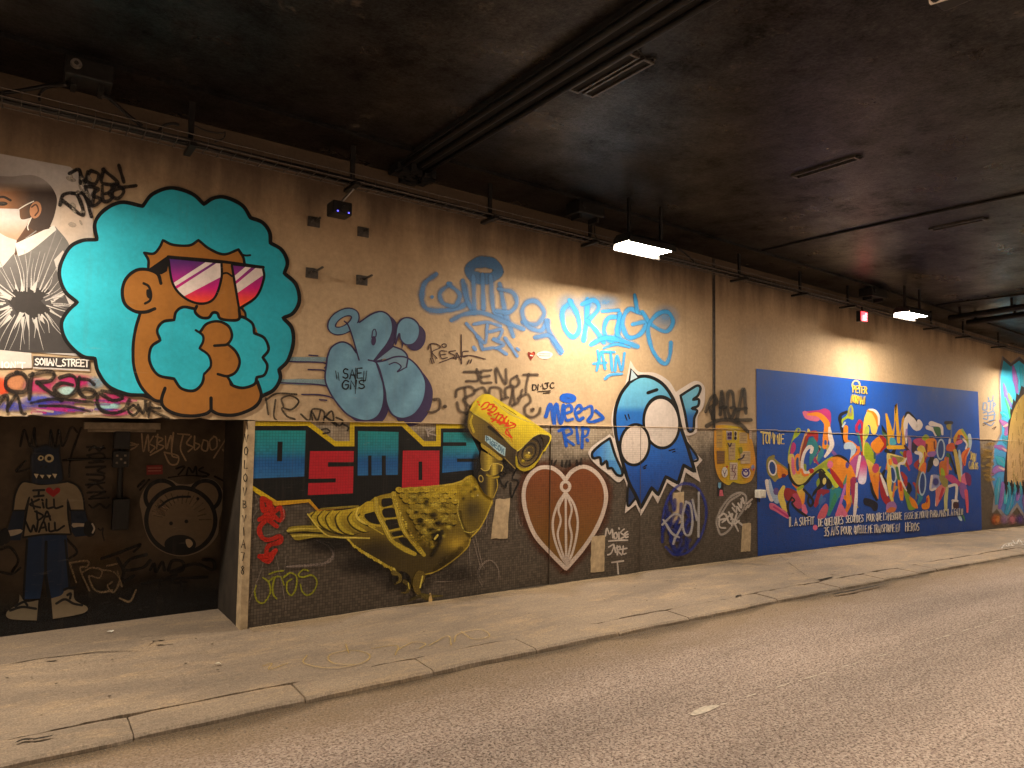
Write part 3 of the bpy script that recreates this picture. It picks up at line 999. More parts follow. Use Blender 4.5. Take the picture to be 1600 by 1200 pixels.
bit(340, 1040, .03, M['litter'], 'litter_scrap', 'tiny pale scrap lying mid pavement below the upright strip', 'litter')
q = on_wall(670, 936)
lf = MB(); lf.grid([[(q.x - .02, -.03, q.z - .03), (q.x + .01, -.05, q.z - .035)], [(q.x - .012, -.02, q.z + .01), (q.x + .02, -.03, q.z + .012)], [(q.x + .0, -.012, q.z + .06), (q.x + .012, -.014, q.z + .06)]])
tag(lf.build('dry_leaf', M['leaf']), 'small dry leaf standing against the wall under the pigeon foot', 'leaf')
# ================================================================ MURALS AND TAGS
# Each painting is a stack of thin paint films on the wall plane, at its real place and size.
# Outlines are written in the coordinates of an enlarged view (origin, scale) and laid onto the wall.
def smooth_path(pts, closed, step):
    P = [(p[0], p[1]) for p in pts]
    C = [len(p) > 2 for p in pts]
    n = len(P)
    out = []
    rng = range(n if closed else n - 1)
    for i in rng:
        a, b = i, (i + 1) % n
        p1, p2 = P[a], P[b]
        if C[a] or (not closed and a == 0): p0 = (2 * p1[0] - p2[0], 2 * p1[1] - p2[1])
        else: p0 = P[(a - 1) % n]
        if C[b] or (not closed and b == n - 1): p3 = (2 * p2[0] - p1[0], 2 * p2[1] - p1[1])
        else: p3 = P[(b + 1) % n]
        d = math.hypot(p2[0] - p1[0], p2[1] - p1[1])
        k = max(1, min(14, int(d / step)))
        for j in range(k):
            t = j / k
            out.append(tuple(.5 * (2 * p1[c] + (p2[c] - p0[c]) * t + (2 * p0[c] - 5 * p1[c] + 4 * p2[c] - p3[c]) * t * t + (3 * p1[c] - p0[c] - 3 * p2[c] + p3[c]) * t ** 3) for c in (0, 1)))
    if not closed: out.append(P[-1])
    return out

def ell(cx, cy, rx, ry, rot=0, n=18, a0=0, a1=360):
    o = []
    full = abs(a1 - a0) >= 360
    for i in range(n if full else n + 1):
        a = math.radians(a0 + (a1 - a0) * i / n)
        x, y = rx * math.cos(a), ry * math.sin(a)
        r = math.radians(rot)
        o.append((cx + x * math.cos(r) - y * math.sin(r), cy + x * math.sin(r) + y * math.cos(r)))
    return o

def mixc(a, b, t):
    t = max(0, min(1, t))
    return tuple(x + (y - x) * t for x, y in zip(a, b))

def vgrad(stops):
    """colour stops down the zoomed picture: [(y, rgb)...]"""
    def f(x, y):
        if y <= stops[0][0]: return stops[0][1]
        for (a, ca), (b, cb) in zip(stops, stops[1:]):
            if y <= b: return mixc(ca, cb, (y - a) / (b - a))
        return stops[-1][1]
    return f

FONT = {
 'A': ['0,1 .45,0 1,1', '.2,.62 .85,.6'], 'B': ['.12,1 .1,0', '~.1,0 .8,.12 .75,.4 .2,.48 .85,.58 .9,.88 .12,1'], 'C': ['~.95,.15 .5,0 .08,.4 .15,.85 .6,1 1,.85'],
 'D': ['.1,0 .12,1', '~.0,.05 .7,.12 .95,.5 .7,.9 .05,1'], 'E': ['.95,0 .1,.04 .12,1 1,.96', '.1,.5 .8,.46'], 'F': ['1,0 .12,.03 .1,1', '.1,.48 .75,.45'],
 'G': ['~.95,.15 .5,0 .06,.45 .2,.92 .7,1 .95,.8', '.95,.8 .95,.52 .55,.54'], 'H': ['.1,0 .1,1', '.9,0 .9,1', '.1,.52 .9,.46'], 'I': ['.5,0 .5,1'], 'J': ['.2,0 1,0', '~.7,0 .7,.8 .4,1 .05,.8'],
 'K': ['.12,0 .12,1', '.95,0 .15,.55 1,1'], 'L': ['.15,0 .12,1 1,.95'], 'M': ['0,1 .15,0 .5,.6 .85,0 1,1'], 'N': ['.08,1 .1,0 .9,1 .92,0'], 'O': ['~.5,0 .08,.3 .1,.78 .5,1 .9,.75 .92,.28 .5,0'],
 'P': ['.12,0 .12,1', '~.05,.05 .75,.05 .9,.3 .7,.52 .12,.55'], 'Q': ['~.5,0 .08,.3 .1,.75 .5,.95 .9,.75 .92,.28 .5,0', '.55,.7 1,1.05'], 'R': ['.12,0 .12,1', '~.05,.05 .75,.04 .88,.28 .65,.48 .12,.52', '.4,.52 1,1'],
 'S': ['~.92,.1 .5,0 .12,.2 .3,.46 .75,.55 .88,.82 .5,1 .05,.88'], 'T': ['0,.02 1,0', '.5,0 .48,1'], 'U': ['~.1,0 .1,.75 .45,1 .85,.8 .9,0'], 'V': ['.05,0 .45,1 .95,0'], 'W': ['0,0 .25,1 .5,.35 .75,1 1,0'],
 'X': ['.05,0 .95,1', '.95,0 .05,1'], 'Y': ['0,0 .5,.5 1,0', '.5,.5 .45,1'], 'Z': ['.05,0 .95,.02 .05,.98 1,1'],
 '0': ['~.5,0 .1,.3 .1,.75 .5,1 .9,.75 .9,.28 .5,0'], '1': ['.2,.2 .55,0 .55,1'], '3': ['~.1,.05 .7,0 .85,.25 .4,.46 .9,.65 .75,.95 .1,.98'], '5': ['.9,0 .2,.03 .15,.45', '~.15,.45 .7,.42 .92,.7 .6,1 .05,.92'],
 '7': ['.05,0 .95,0 .4,1'], '8': ['~.5,0 .15,.2 .5,.47 .9,.75 .5,1 .1,.78 .5,.47 .85,.22 .5,0'], "'": ['.5,-.05 .4,.22'], '.': ['.45,.94 .52,1'], '_': ['0,1.05 1,1.05'], '!': ['.5,0 .48,.7', '.47,.93 .5,1'],
 '@': ['~.5,.1 .1,.35 .15,.8 .55,.95 .9,.7 .85,.25 .5,.1', '~.6,.45 .4,.45 .42,.65 .62,.6'], '-': ['.1,.5 .9,.5'], ':': ['.5,.3 .5,.36', '.5,.75 .5,.81'], '"': ['.3,0 .2,.25', '.7,0 .6,.25'],
}
NARROW = {'I': .35, "'": .3, '.': .3, '!': .35, ':': .3, ' ': .55, '1': .6, 'M': 1.25, 'W': 1.25}

AUTO = {'lens', 'ear', 'eye', 'shoe', 'arm', 'glove', 'spray_can', 'wing', 'tail_flap', 'round_sticker', 'paper_sticker', 'tooth', 'pupil', 'dark_cells', 'lens_reflection'}
LOOSE = {'sticker_print', 'glass_cracks', 'torn_edge', 'haze', 'fur_lines', 'scratches', 'covert_feathers', 'neck_feathers', 'shadow_spray', 'overspray', 'oval_strokes', 'feathers', 'feather_tips', 'lower_blades', 'letter_slots', 'under_painting'}

class Art:
    def __init__(s, name, label, cat, group=None, Y=0.0, y0=.0045, step=1.3e-4):
        s.name, s.label, s.cat, s.group = name, label, cat, group
        s.Y, s.y0, s.step = Y, y0, step
        s.parts, s.order, s.layer = {}, [], 0
        s.alias, s.count, s.fat = {}, {}, 1.0
        s.fr(0, 0, 1)
    def fr(s, ox, oy, sc):
        s.ox, s.oy, s.sc = ox, oy, sc
        return s
    def put(s, x, y, lift=0.0):
        d = s.Y - s.y0 - s.layer * s.step - lift
        q = on_wall(s.ox + x / s.sc, s.oy + y / s.sc, s.Y)
        return (q.x, d, q.z)
    def part(s, nm):
        nm = s.alias.get(nm, nm)
        if nm not in s.parts:
            s.parts[nm] = dict(v=[], f=[], c=[], m=[])
            s.order.append(nm)
        return s.parts[nm]
    def fill(s, part, pts, col, smooth=True, grad=None, alpha=1.0, cells=None):
        s.layer += 1
        if part in AUTO or (part == 'letters' and s.name == 'block_letter_mural'):
            s.count[part] = s.count.get(part, 0) + 1
            s.alias[part] = '%s#%d' % (part, s.count[part])
        P = s.part(part)
        st = max(2.2 * s.sc, 3)
        path = smooth_path(pts, True, st) if smooth else [(p[0], p[1]) for p in pts]
        tri = tessellate_polygon([[Vector((x, y, 0)) for x, y in path]])
        soft = alpha < 1
        if grad:
            bm = bmesh.new()
            vs = [bm.verts.new((x, y, 0)) for x, y in path]
            for t in tri:
                try: bm.faces.new([vs[i] for i in t])
                except ValueError: pass
            xs = [p[0] for p in path]; ys = [p[1] for p in path]
            nx, ny = cells or (0, 10)
            for k in range(1, ny):
                bmesh.ops.bisect_plane(bm, geom=bm.verts[:] + bm.edges[:] + bm.faces[:], plane_co=(0, min(ys) + (max(ys) - min(ys)) * k / ny, 0), plane_no=(0, 1, 0))
            for k in range(1, nx):
                bmesh.ops.bisect_plane(bm, geom=bm.verts[:] + bm.edges[:] + bm.faces[:], plane_co=(min(xs) + (max(xs) - min(xs)) * k / nx, 0, 0), plane_no=(1, 0, 0))
            bm.verts.index_update()
            path = [(v.co.x, v.co.y) for v in bm.verts]
            tri = [tuple(v.index for v in f.verts) for f in bm.faces]
            bm.free()
        n = len(P['v'])
        for x, y in path:
            P['v'].append(s.put(x, y))
            c = grad(x, y) if grad else col
            P['c'].append((*lin(c), alpha))
        for t in tri:
            P['f'].append(tuple(n + i for i in t)); P['m'].append(1 if soft else 0)
        return s
    def stroke(s, part, pts, w, col, closed=False, smooth=True, soft=0.0, alpha=1.0, col2=None):
        """brush line; w is a number or a list spread along it; soft = share of the width that fades"""
        s.layer += 1
        P = s.part(part)
        st = max(2.0 * s.sc, 3)
        path = smooth_path(pts, closed, st) if smooth else [(p[0], p[1]) for p in pts]
        if not smooth and not closed and False: pass
        if closed: path = path + [path[0], path[1]]
        m = len(path)
        if m < 2: return s
        def width(t):
            if not isinstance(w, (list, tuple)): return w
            f = t * (len(w) - 1); i = min(int(f), len(w) - 2)
            return w[i] + (w[i + 1] - w[i]) * (f - i)
        sf = soft > 0 or alpha < 1
        kw = (1.12 + .85 * soft) * s.fat
        wob = random.uniform(0, 6); wa = .10 if soft > 0 else .03
        n0 = len(P['v'])
        prof = [(-1, 0), (-(1 - soft), 1), ((1 - soft), 1), (1, 0)] if soft > 0 else [(-1, 1), (1, 1)]
        k = len(prof)
        rows = []
        for i in range(m):
            x, y = path[i]
            xa, ya = path[max(i - 1, 0)]; xb, yb = path[min(i + 1, m - 1)]
            dx, dy = xb - xa, yb - ya
            l = math.hypot(dx, dy) or 1
            rows.append((x, y, dx / l, dy / l, width(i / (m - 1)) / 2 * kw * (1 + wa * math.sin(i * .31 + wob) + wa * .6 * math.sin(i * .83 + 2 * wob)), (1 - .12 * (.5 + .5 * math.sin(i * .17 + wob * 3))) if soft > 0 else 1.0))
        if not closed:
            x, y, dx, dy, h, _ = rows[0]
            ext = [(1.0, .12), (.86, .5), (.5, .87)]
            head = [(x - dx * h * e, y - dy * h * e, dx, dy, h * q, 0.0 if (soft > 0 and e == 1.0) else 1.0) for e, q in ext]
            x, y, dx, dy, h, _ = rows[-1]
            tail = [(x + dx * h * e, y + dy * h * e, dx, dy, h * q, 0.0 if (soft > 0 and e == 1.0) else 1.0) for e, q in reversed(ext)]
            rows = head + rows + tail
        for i, (x, y, dx, dy, h, am) in enumerate(rows):
            c = lin(mixc(col, col2, i / (len(rows) - 1)) if col2 else col)
            for o, a in prof:
                P['v'].append(s.put(x - dy * h * o, y + dx * h * o, i / len(rows) * .5 * s.step))
                P['c'].append((*c, a * alpha * am))
        for i in range(len(rows) - 1):
            for j in range(k - 1):
                a = n0 + i * k + j
                P['f'].append((a, a + 1, a + k + 1, a + k)); P['m'].append(1 if sf else 0)
        return s
    def blob(s, part, cx, cy, rx, ry, col, alpha=.6, core=.35):
        """a puff of spray: opaque core, faded rim"""
        s.layer += 1
        P = s.part(part)
        n0 = len(P['v']); N = 18
        P['v'].append(s.put(cx, cy)); P['c'].append((*lin(col), alpha))
        for r, a in ((core, alpha), (1, 0)):
            for i in range(N):
                t = 2 * math.pi * i / N
                P['v'].append(s.put(cx + rx * r * math.cos(t), cy + ry * r * math.sin(t))); P['c'].append((*lin(col), a))
        for i in range(N):
            j = (i + 1) % N
            P['f'].append((n0, n0 + 1 + i, n0 + 1 + j)); P['m'].append(1)
            P['f'].append((n0 + 1 + i, n0 + 1 + N + i, n0 + 1 + N + j, n0 + 1 + j)); P['m'].append(1)
        return s
    def both(s, part, pts, col, line, w, lcol=(15, 12, 13), grad=None, cells=None, smooth=True):
        s.fill(part, pts, col, smooth=smooth, grad=grad, cells=cells)
        s.stroke(line, pts, w, lcol, closed=True, smooth=smooth)
        return s
    def text(s, part, st, x0, y0, x1, y1, h0, h1, w, col, soft=0.0, alpha=1.0, slant=0.0, jit=.06, gap=.22, vertical=False):
        """hand lettering with the baseline running from (x0, y0) to (x1, y1)"""
        adv = [NARROW.get(c, 1.0) for c in st]
        tot = sum(adv) + gap * (len(st) - 1)
        s.count[part] = s.count.get(part, 0) + 1
        s.alias[part] = '%s#%d' % (part, s.count[part])      # every phrase is a part of its own
        dx, dy = x1 - x0, y1 - y0
        L = math.hypot(dx, dy); ux, uy = dx / L, dy / L
        nx, ny = (-uy, ux) if vertical else (0, 1)
        pos = 0
        for c, a in zip(st, adv):
            t = (pos + a / 2) / tot
            h = h0 + (h1 - h0) * t
            wd = a / tot * L
            bx, by = x0 + dx * pos / tot, y0 + dy * pos / tot
            if c in FONT:
                jy = random.uniform(-jit, jit) * h; sc_ = 1 + random.uniform(-jit, jit)
                for pl in FONT[c]:
                    sm = pl[0] == '~'
                    pts = []
                    for q in pl.lstrip('~').split():
                        fx, fy = map(float, q.split(','))
                        fx += random.uniform(-jit, jit) * .6; fy += random.uniform(-jit, jit) * .6
                        up = (1 - fy) * h * sc_
                        X = bx + ux * fx * wd - nx * up + slant * up * ux
                        Y = by + uy * fx * wd - ny * up + jy + slant * up * uy
                        pts.append((X, Y))
                    s.stroke(part, pts, w, col, smooth=sm, soft=soft, alpha=alpha)
            pos += a + gap
        return s
    def done(s):
        allv = [v for p in s.parts.values() for v in p['v']]
        cx = sum(v[0] for v in allv) / len(allv)
        zmin = min(v[2] for v in allv)
        mats = [M['paint'], M['spray']]
        if len(s.order) == 1:
            P = s.parts[s.order[0]]
            o = mesh_obj(s.name, P['v'], P['f'], None, None, P['c'], mats=mats, fmat=P['m'])
            tag(o, s.label, s.cat, s.group)
            return o
        root = thing(s.name, s.label, s.cat, (cx, s.Y, zmin), s.group)
        for nm in s.order:
            P = s.parts[nm]
            o = mesh_obj(nm.split('#')[0], P['v'], P['f'], None, root, P['c'], mats=mats, fmat=P['m'])
            if nm in LOOSE: o['kind'] = 'stuff'
        return root

random.seed(3)
BLK = (15, 12, 13)
TEAL = (44, 178, 202)
SKIN = (158, 103, 44)

# ---------------------------------------------------------------- poster: masked man behind broken glass
A = Art('paper_poster', 'pasted black and white poster of a man in a suit and mask behind shattered glass', 'poster', step=4.5e-5).fr(0, 230, 2.6667)
A.fill('paper_sheet', [(-140, 5), (0, 28), (290, 82), (330, 110), (385, 160), (392, 880), (300, 868), (0, 842), (-140, 836)], (196, 186, 182), smooth=False, grad=lambda x, y: mixc((182, 175, 172), (206, 180, 158), max(0, 1 - math.hypot((x - 290) / 170, (y - 300) / 190))), cells=(8, 10))
A.fill('suit', [(-140, 520, 1), (10, 500, 1), (60, 440, 1), (230, 330, 1), (285, 400), (300, 480), (262, 430, 1), (225, 470, 1), (250, 560), (290, 660, 1), (330, 860, 1), (-140, 850, 1)], (66, 62, 62), grad=lambda x, y: mixc((112, 108, 106), (62, 58, 58), (y - 420) / 280), cells=(4, 8))
A.fill('neck', [(70, 385, 1), (110, 310, 1), (215, 330, 1), (130, 420, 1), (60, 452, 1)], (84, 58, 42))
A.fill('collar', [(62, 400, 1), (80, 395), (225, 325, 1), (235, 345, 1), (130, 430), (75, 455, 1)], (205, 198, 192))
A.fill('head', [(-40, 140), (60, 122), (140, 118), (200, 150), (236, 210), (228, 280), (205, 340, 1), (150, 350), (120, 330, 1), (70, 390, 1), (-40, 300, 1)], (86, 66, 54), grad=lambda x, y: mixc((150, 140, 136), mixc((140, 92, 56), (62, 48, 42), (x - 30) / 110), (y - 150) / 40), cells=(8, 10))
A.fill('mask', [(-40, 255, 1), (80, 258, 1), (88, 300), (130, 295, 1), (100, 345), (70, 388, 1), (20, 370), (-40, 330, 1)], (212, 200, 190), grad=lambda x, y: mixc((190, 182, 178), (170, 136, 112), (y - 300) / 70), cells=(3, 5))
A.stroke('mask_strap', [(80, 258), (110, 240), (140, 226)], 4, (206, 198, 190))
A.stroke('mask_strap', [(130, 295), (115, 330), (118, 345)], 4, (206, 198, 190))
A.fill('ear', ell(148, 262, 24, 36, 12), (170, 118, 84)); A.stroke('ear', [(132, 250), (150, 240), (160, 265), (146, 285)], 6, (78, 50, 36))
A.fill('eye', ell(10, 236, 22, 9), (36, 26, 22)); A.stroke('eye', [(-20, 214), (14, 208), (44, 222)], 9, (40, 28, 22))
for a, b in (((235, 345), (160, 560)), ((130, 430), (110, 560)), ((150, 350), (108, 380))): A.stroke('suit', [a, b], 4, (130, 126, 124))
rr = random.Random(5)
A.fill('glass_hole', [(32, 640, 1), (50, 600), (120, 585), (200, 592, 1), (210, 610), (170, 640, 1), (210, 690), (160, 710), (90, 712), (55, 670)], (50, 45, 44))
for i in range(46):
    a = i / 46 * 2 * math.pi + rr.uniform(-.06, .06)
    r0 = rr.uniform(70, 110); r1 = rr.uniform(140, 330)
    cx, cy = 118, 650
    if math.sin(a) < -.9: r1 = min(r1, 220)
    if math.sin(a) > .3: r1 = min(r1, 195 / math.sin(a))
    
    x0, y0, x1, y1 = cx + r0 * math.cos(a), cy + r0 * .62 * math.sin(a), cx + r1 * math.cos(a), cy + r1 * math.sin(a)
    A.stroke('glass_cracks', [(x0, y0), ((x0 + x1) / 2 + rr.uniform(-9, 9), (y0 + y1) / 2 + rr.uniform(-9, 9)), (x1, y1)], [rr.uniform(3, 8), 3, 1.5], (196, 190, 186), soft=.4, alpha=rr.uniform(.5, 1))
    if i % 2: A.fill('glass_cracks', [(x0, y0), (x0 + rr.uniform(-20, 20), y0 + rr.uniform(-20, 20)), (x0 + (x1 - x0) * .4, y0 + (y1 - y0) * .4 + 8)], (178, 172, 168), smooth=False)
A.fill('white_band', [(-140, 838), (0, 845), (130, 858), (134, 920), (0, 920), (-140, 912)], (200, 190, 184), smooth=False)
A.text('lettering', "ION'T", 5, 918, 104, 922, 24, 24, 5, (238, 232, 228), jit=.03)
A.fill('title_strip', [(138, 870), (374, 882), (374, 925), (138, 915)], (58, 52, 52), smooth=False)
A.fill('title_strip', [(138, 917), (374, 927), (374, 933), (138, 922)], (196, 188, 184), smooth=False)
A.text('lettering', 'SOIIAN_STREET', 146, 907, 370, 915, 27, 29, 5, (235, 230, 226), jit=.02, gap=.16)
for i in range(14): A.fill('torn_edge', ell(rr.uniform(290, 385), rr.uniform(100, 330), rr.uniform(6, 24), rr.uniform(5, 12), rr.uniform(0, 90), 9), (172, 160, 146), alpha=.5)
A.done()

# black tag over the poster corner
A = Art('black_tag', 'black spray tag across the poster corner reading NOEL PABLO', 'graffiti tag', y0=.0090).fr(0, 230, 2.6667)
K = (26, 19, 18)
for pts in ([(290, 110), (330, 95), (335, 150)], [(330, 95), (350, 150), (365, 105)], [(375, 105), (360, 140), (395, 155), (410, 115), (380, 100)], [(430, 95), (425, 150), (490, 150), (430, 95)], [(495, 78), (515, 145)],
            [(262, 225), (345, 285), (320, 200), (265, 200), (250, 240)], [(300, 195), (350, 200), (380, 290)], [(345, 190), (380, 240), (395, 180)], [(355, 165), (380, 245), (420, 220), (385, 200), (410, 175), (365, 165)], [(425, 165), (430, 225), (465, 215), (465, 165)],
            [(480, 160), (455, 195), (490, 215), (515, 185), (490, 158)], [(440, 195), (500, 172), (565, 162)]):
    A.stroke('black_tag', pts, 13, K, soft=.35, alpha=.97)
A.done()

# ---------------------------------------------------------------- the bearded head
A = Art('bearded_head_mural', 'huge cartoon head with turquoise cloud hair and beard and mirrored sunglasses', 'mural', y0=.0112, step=6e-5).fr(80, 280, 3.1575)
HAIR = [(450, 135, 1), (500, 75), (590, 45), (690, 72), (752, 125, 1), (800, 95), (860, 92), (940, 130), (982, 192, 1), (1040, 215), (1075, 262), (1080, 316, 1), (1135, 350), (1163, 410), (1148, 465, 1), (1205, 520), (1222, 600), (1192, 660), (1142, 685, 1), (1185, 735), (1192, 810), (1165, 895), (1122, 940, 1), (1128, 985), (1095, 1040), (1035, 1072, 1), (900, 1120, 1), (560, 1100, 1), (455, 1066, 1), (370, 1060), (280, 1020), (230, 950), (215, 885, 1), (150, 872), (75, 800), (50, 720), (75, 660), (128, 608, 1), (65, 550), (40, 450), (85, 345), (150, 305), (225, 300, 1), (215, 220), (260, 155), (345, 116)]
A.fill('hair', HAIR, TEAL, grad=lambda x, y: mixc((48, 182, 206), (36, 160, 184), (x - 500) / 800), cells=(6, 6))
A.stroke('outline', HAIR, 17, BLK, closed=True)
FACE = [(458, 365, 1), (505, 368), (535, 335), (550, 302, 1), (600, 325), (680, 328), (725, 302, 1), (780, 345), (850, 372), (922, 348, 1), (945, 385), (953, 425, 1), (950, 640, 1), (960, 690), (1010, 740), (1040, 900), (1016, 1000, 1), (1032, 1075), (1000, 1125), (900, 1162), (830, 1158), (786, 1140, 1), (735, 1166), (650, 1166), (570, 1140), (545, 1095, 1), (500, 1085), (440, 1020), (408, 930), (403, 830), (415, 740), (440, 655, 1), (470, 520, 1), (482, 440, 1), (478, 400)]
A.fill('face', FACE, SKIN)
A.stroke('outline', FACE[0:12], 12, BLK)
A.stroke('outline', [(922, 348), (945, 385), (953, 425)], 12, BLK); A.stroke('outline', [(935, 372), (960, 378), (980, 376)], 9, BLK); A.stroke('outline', [(478, 435), (478, 400), (458, 365)], 12, BLK)
A.stroke('outline', [(440, 655), (415, 740), (403, 830), (408, 930), (440, 1020), (500, 1085), (545, 1098)], 14, BLK)
A.stroke('outline', [(560, 1032), (543, 1090), (560, 1130), (620, 1160), (700, 1168), (760, 1158), (786, 1140, 1), (830, 1160), (910, 1162), (1000, 1125), (1034, 1070), (1016, 1000)], 15, BLK)
A.stroke('outline', [(787, 1080), (787, 1142)], 15, BLK)
A.stroke('outline', [(940, 640), (955, 660), (958, 690)], 10, BLK)
EAR = [(540, 515), (525, 470), (480, 448), (420, 450), (370, 490), (350, 550), (362, 615), (410, 652), (465, 656), (510, 640)]
A.fill('ear', EAR, SKIN); A.stroke('outline', EAR, 15, BLK)
A.stroke('outline', [(455, 515), (480, 530), (492, 570), (485, 600), (462, 614)], 11, BLK); A.fill('outline', [(470, 545), (490, 550), (488, 590), (474, 585), (468, 570)], BLK)
BEARD = [(705, 640), (650, 632), (615, 655), (605, 695, 1), (550, 705), (522, 745), (537, 795, 1), (492, 830), (485, 900), (525, 965), (605, 985, 1), (640, 1032), (700, 1044), (740, 1012), (755, 960, 1), (800, 930, 1), (870, 975, 1), (885, 1012), (940, 1030), (1000, 1012), (1012, 978, 1), (1050, 965), (1064, 920), (1042, 880, 1), (1070, 840), (1050, 785), (1000, 760, 1), (990, 712), (940, 680), (915, 690, 1), (800, 640, 1)]
A.fill('beard', BEARD, TEAL)
A.stroke('outline', BEARD[0:15], 13, BLK); A.stroke('outline', BEARD[16:30], 13, BLK)
LIPS = [(712, 748, 1), (735, 752), (765, 715), (820, 702), (872, 725), (890, 775), (868, 814, 1), (908, 850), (928, 900), (910, 950), (868, 975, 1), (880, 1020, 1), (760, 1030, 1), (755, 960, 1), (786, 920), (775, 870), (730, 835, 1), (748, 800), (745, 770)]
A.fill('lips', LIPS, SKIN)
A.stroke('outline', [(735, 752), (765, 715), (820, 702), (872, 725), (890, 775), (868, 814), (835, 820), (803, 822)], 12, BLK)
A.stroke('outline', [(868, 814), (908, 850), (928, 900), (910, 950), (868, 972), (820, 962)], 12, BLK)
A.stroke('outline', [(868, 975), (890, 1010)], 12, BLK)
A.stroke('outline', [(755, 960), (786, 920), (775, 870), (730, 835, 1), (748, 800), (745, 770), (712, 746)], 11, BLK)
NOSE = [(830, 470), (880, 462), (902, 510), (918, 620), (925, 690), (880, 697), (832, 688), (818, 662), (795, 666), (770, 688), (725, 680), (705, 655), (705, 635), (745, 622), (800, 590), (830, 520)]
A.fill('nose', NOSE, SKIN)
A.stroke('outline', [(925, 640), (925, 690), (880, 697), (832, 688), (818, 662), (795, 660), (775, 684), (735, 682), (708, 655), (716, 628)], 13, BLK)
A.stroke('outline', [(836, 470), (865, 464), (890, 480)], 9, BLK)
LG = vgrad([(395, (74, 38, 110)), (470, (150, 40, 130)), (540, (205, 30, 120)), (590, (235, 70, 60)), (640, (245, 110, 50))])
L1 = [(575, 388, 1), (838, 412, 1), (838, 490), (805, 585), (745, 615), (665, 592), (600, 520)]
L2 = [(888, 420, 1), (1042, 438, 1), (1047, 490), (1010, 580), (925, 640, 1), (908, 540)]
A.fill('sunglasses', [(485, 440), (575, 378), (582, 392), (570, 455), (545, 470), (520, 470)], BLK, smooth=False)
for L in (L1, L2):
    A.fill('lens', L, (200, 40, 110), grad=LG, cells=(0, 14))
W_ = (225, 210, 206)
A.fill('lens_reflection', [(612, 545), (822, 410), (838, 412), (838, 482), (644, 584)], W_, smooth=False)
A.fill('lens_reflection', [(594, 518), (770, 404), (805, 408), (603, 534)], W_, smooth=False)
A.fill('lens_reflection', [(908, 520), (1010, 436), (1044, 442), (1044, 474), (915, 564)], W_, smooth=False)
A.fill('lens_reflection', [(900, 480), (962, 428), (990, 432), (905, 506)], W_, smooth=False)
for L in (L1, L2): A.stroke('sunglasses', L, 11, BLK, closed=True)
A.stroke('sunglasses', [(575, 384), (838, 408), (1044, 436)], 13, BLK)
A.done()

# ---------------------------------------------------------------- magenta ORAGE tag and scribbles at the lower left
A = Art('magenta_tag', 'black ORAGE letters over magenta haze under the poster', 'graffiti tag', y0=.0078, step=5e-5).fr(0, 560, 5.3333)
for c, x, y, rx, ry, al in (((238, 78, 40), 10, 230, 90, 90, .95), ((196, 130, 90), 130, 190, 100, 110, .9), ((190, 40, 110), 330, 230, 160, 80, .7), ((60, 80, 190), 330, 350, 180, 55, .8), ((170, 40, 130), 480, 420, 260, 40, .85), ((190, 35, 110), 620, 190, 200, 70, .8), ((170, 205, 205), 560, 270, 90, 45, .9), ((60, 70, 170), 120, 400, 180, 50, .7),
                            ((190, 40, 110), 950, 330, 150, 60, .7), ((150, 200, 205), 900, 400, 120, 40, .85), ((200, 60, 130), 960, 450, 160, 36, .8), ((120, 170, 200), 800, 200, 90, 60, .5), ((70, 70, 170), 420, 455, 160, 25, .8)):
    A.blob('haze', x, y, rx, ry, c, al, .5)
for i in range(26):
    x = random.uniform(0, 1050); y = random.uniform(330, 470)
    A.stroke('haze', [(x, y), (x + random.uniform(60, 220), y + random.uniform(-12, 20))], random.uniform(8, 20), random.choice([(190, 40, 120), (70, 60, 170), (210, 190, 170), (120, 50, 140), (200, 80, 140)]), soft=.5, alpha=.6)
for pts, w in (([(140, 120), (60, 160), (50, 240), (120, 280), (210, 270), (230, 190), (190, 130), (140, 120)], 30), ([(270, 130), (250, 230), (245, 335)], 30), ([(250, 140), (380, 110), (450, 125), (420, 185), (310, 200)], 28), ([(310, 200), (400, 270), (510, 345)], 28),
               ([(500, 160), (580, 140), (630, 170), (640, 250), (560, 320), (480, 290), (450, 250), (510, 205), (600, 220)], 26), ([(660, 170), (740, 180), (780, 215)], 26), ([(660, 160), (650, 260), (700, 320), (770, 320), (790, 280), (720, 255), (660, 270)], 26),
               ([(850, 270), (960, 290), (1020, 330), (940, 350), (860, 310), (820, 290), (810, 380), (860, 440), (960, 455), (1040, 420), (1075, 350)], 26), ([(260, 370), (420, 340), (620, 350), (790, 370)], 20), ([(330, 395), (560, 400), (745, 440)], 18),
               ([(0, 330), (60, 310), (60, 440)], 22), ([(0, 380), (40, 320)], 18), ([(70, 400), (140, 310), (180, 450), (210, 460)], 22)):
    A.stroke('letters', pts, w, K, soft=.4, alpha=.95)
for pts in ([(1110, 390), (1065, 430), (1110, 475), (1155, 430), (1110, 390)], [(1150, 390), (1190, 460), (1215, 360)], [(1250, 370), (1235, 490)], [(1330, 415), (1240, 420), (1400, 500)], [(1205, 355), (1225, 440)]):
    A.stroke('letters', pts, 19, (34, 27, 22), soft=.3, alpha=.95)
A.done()

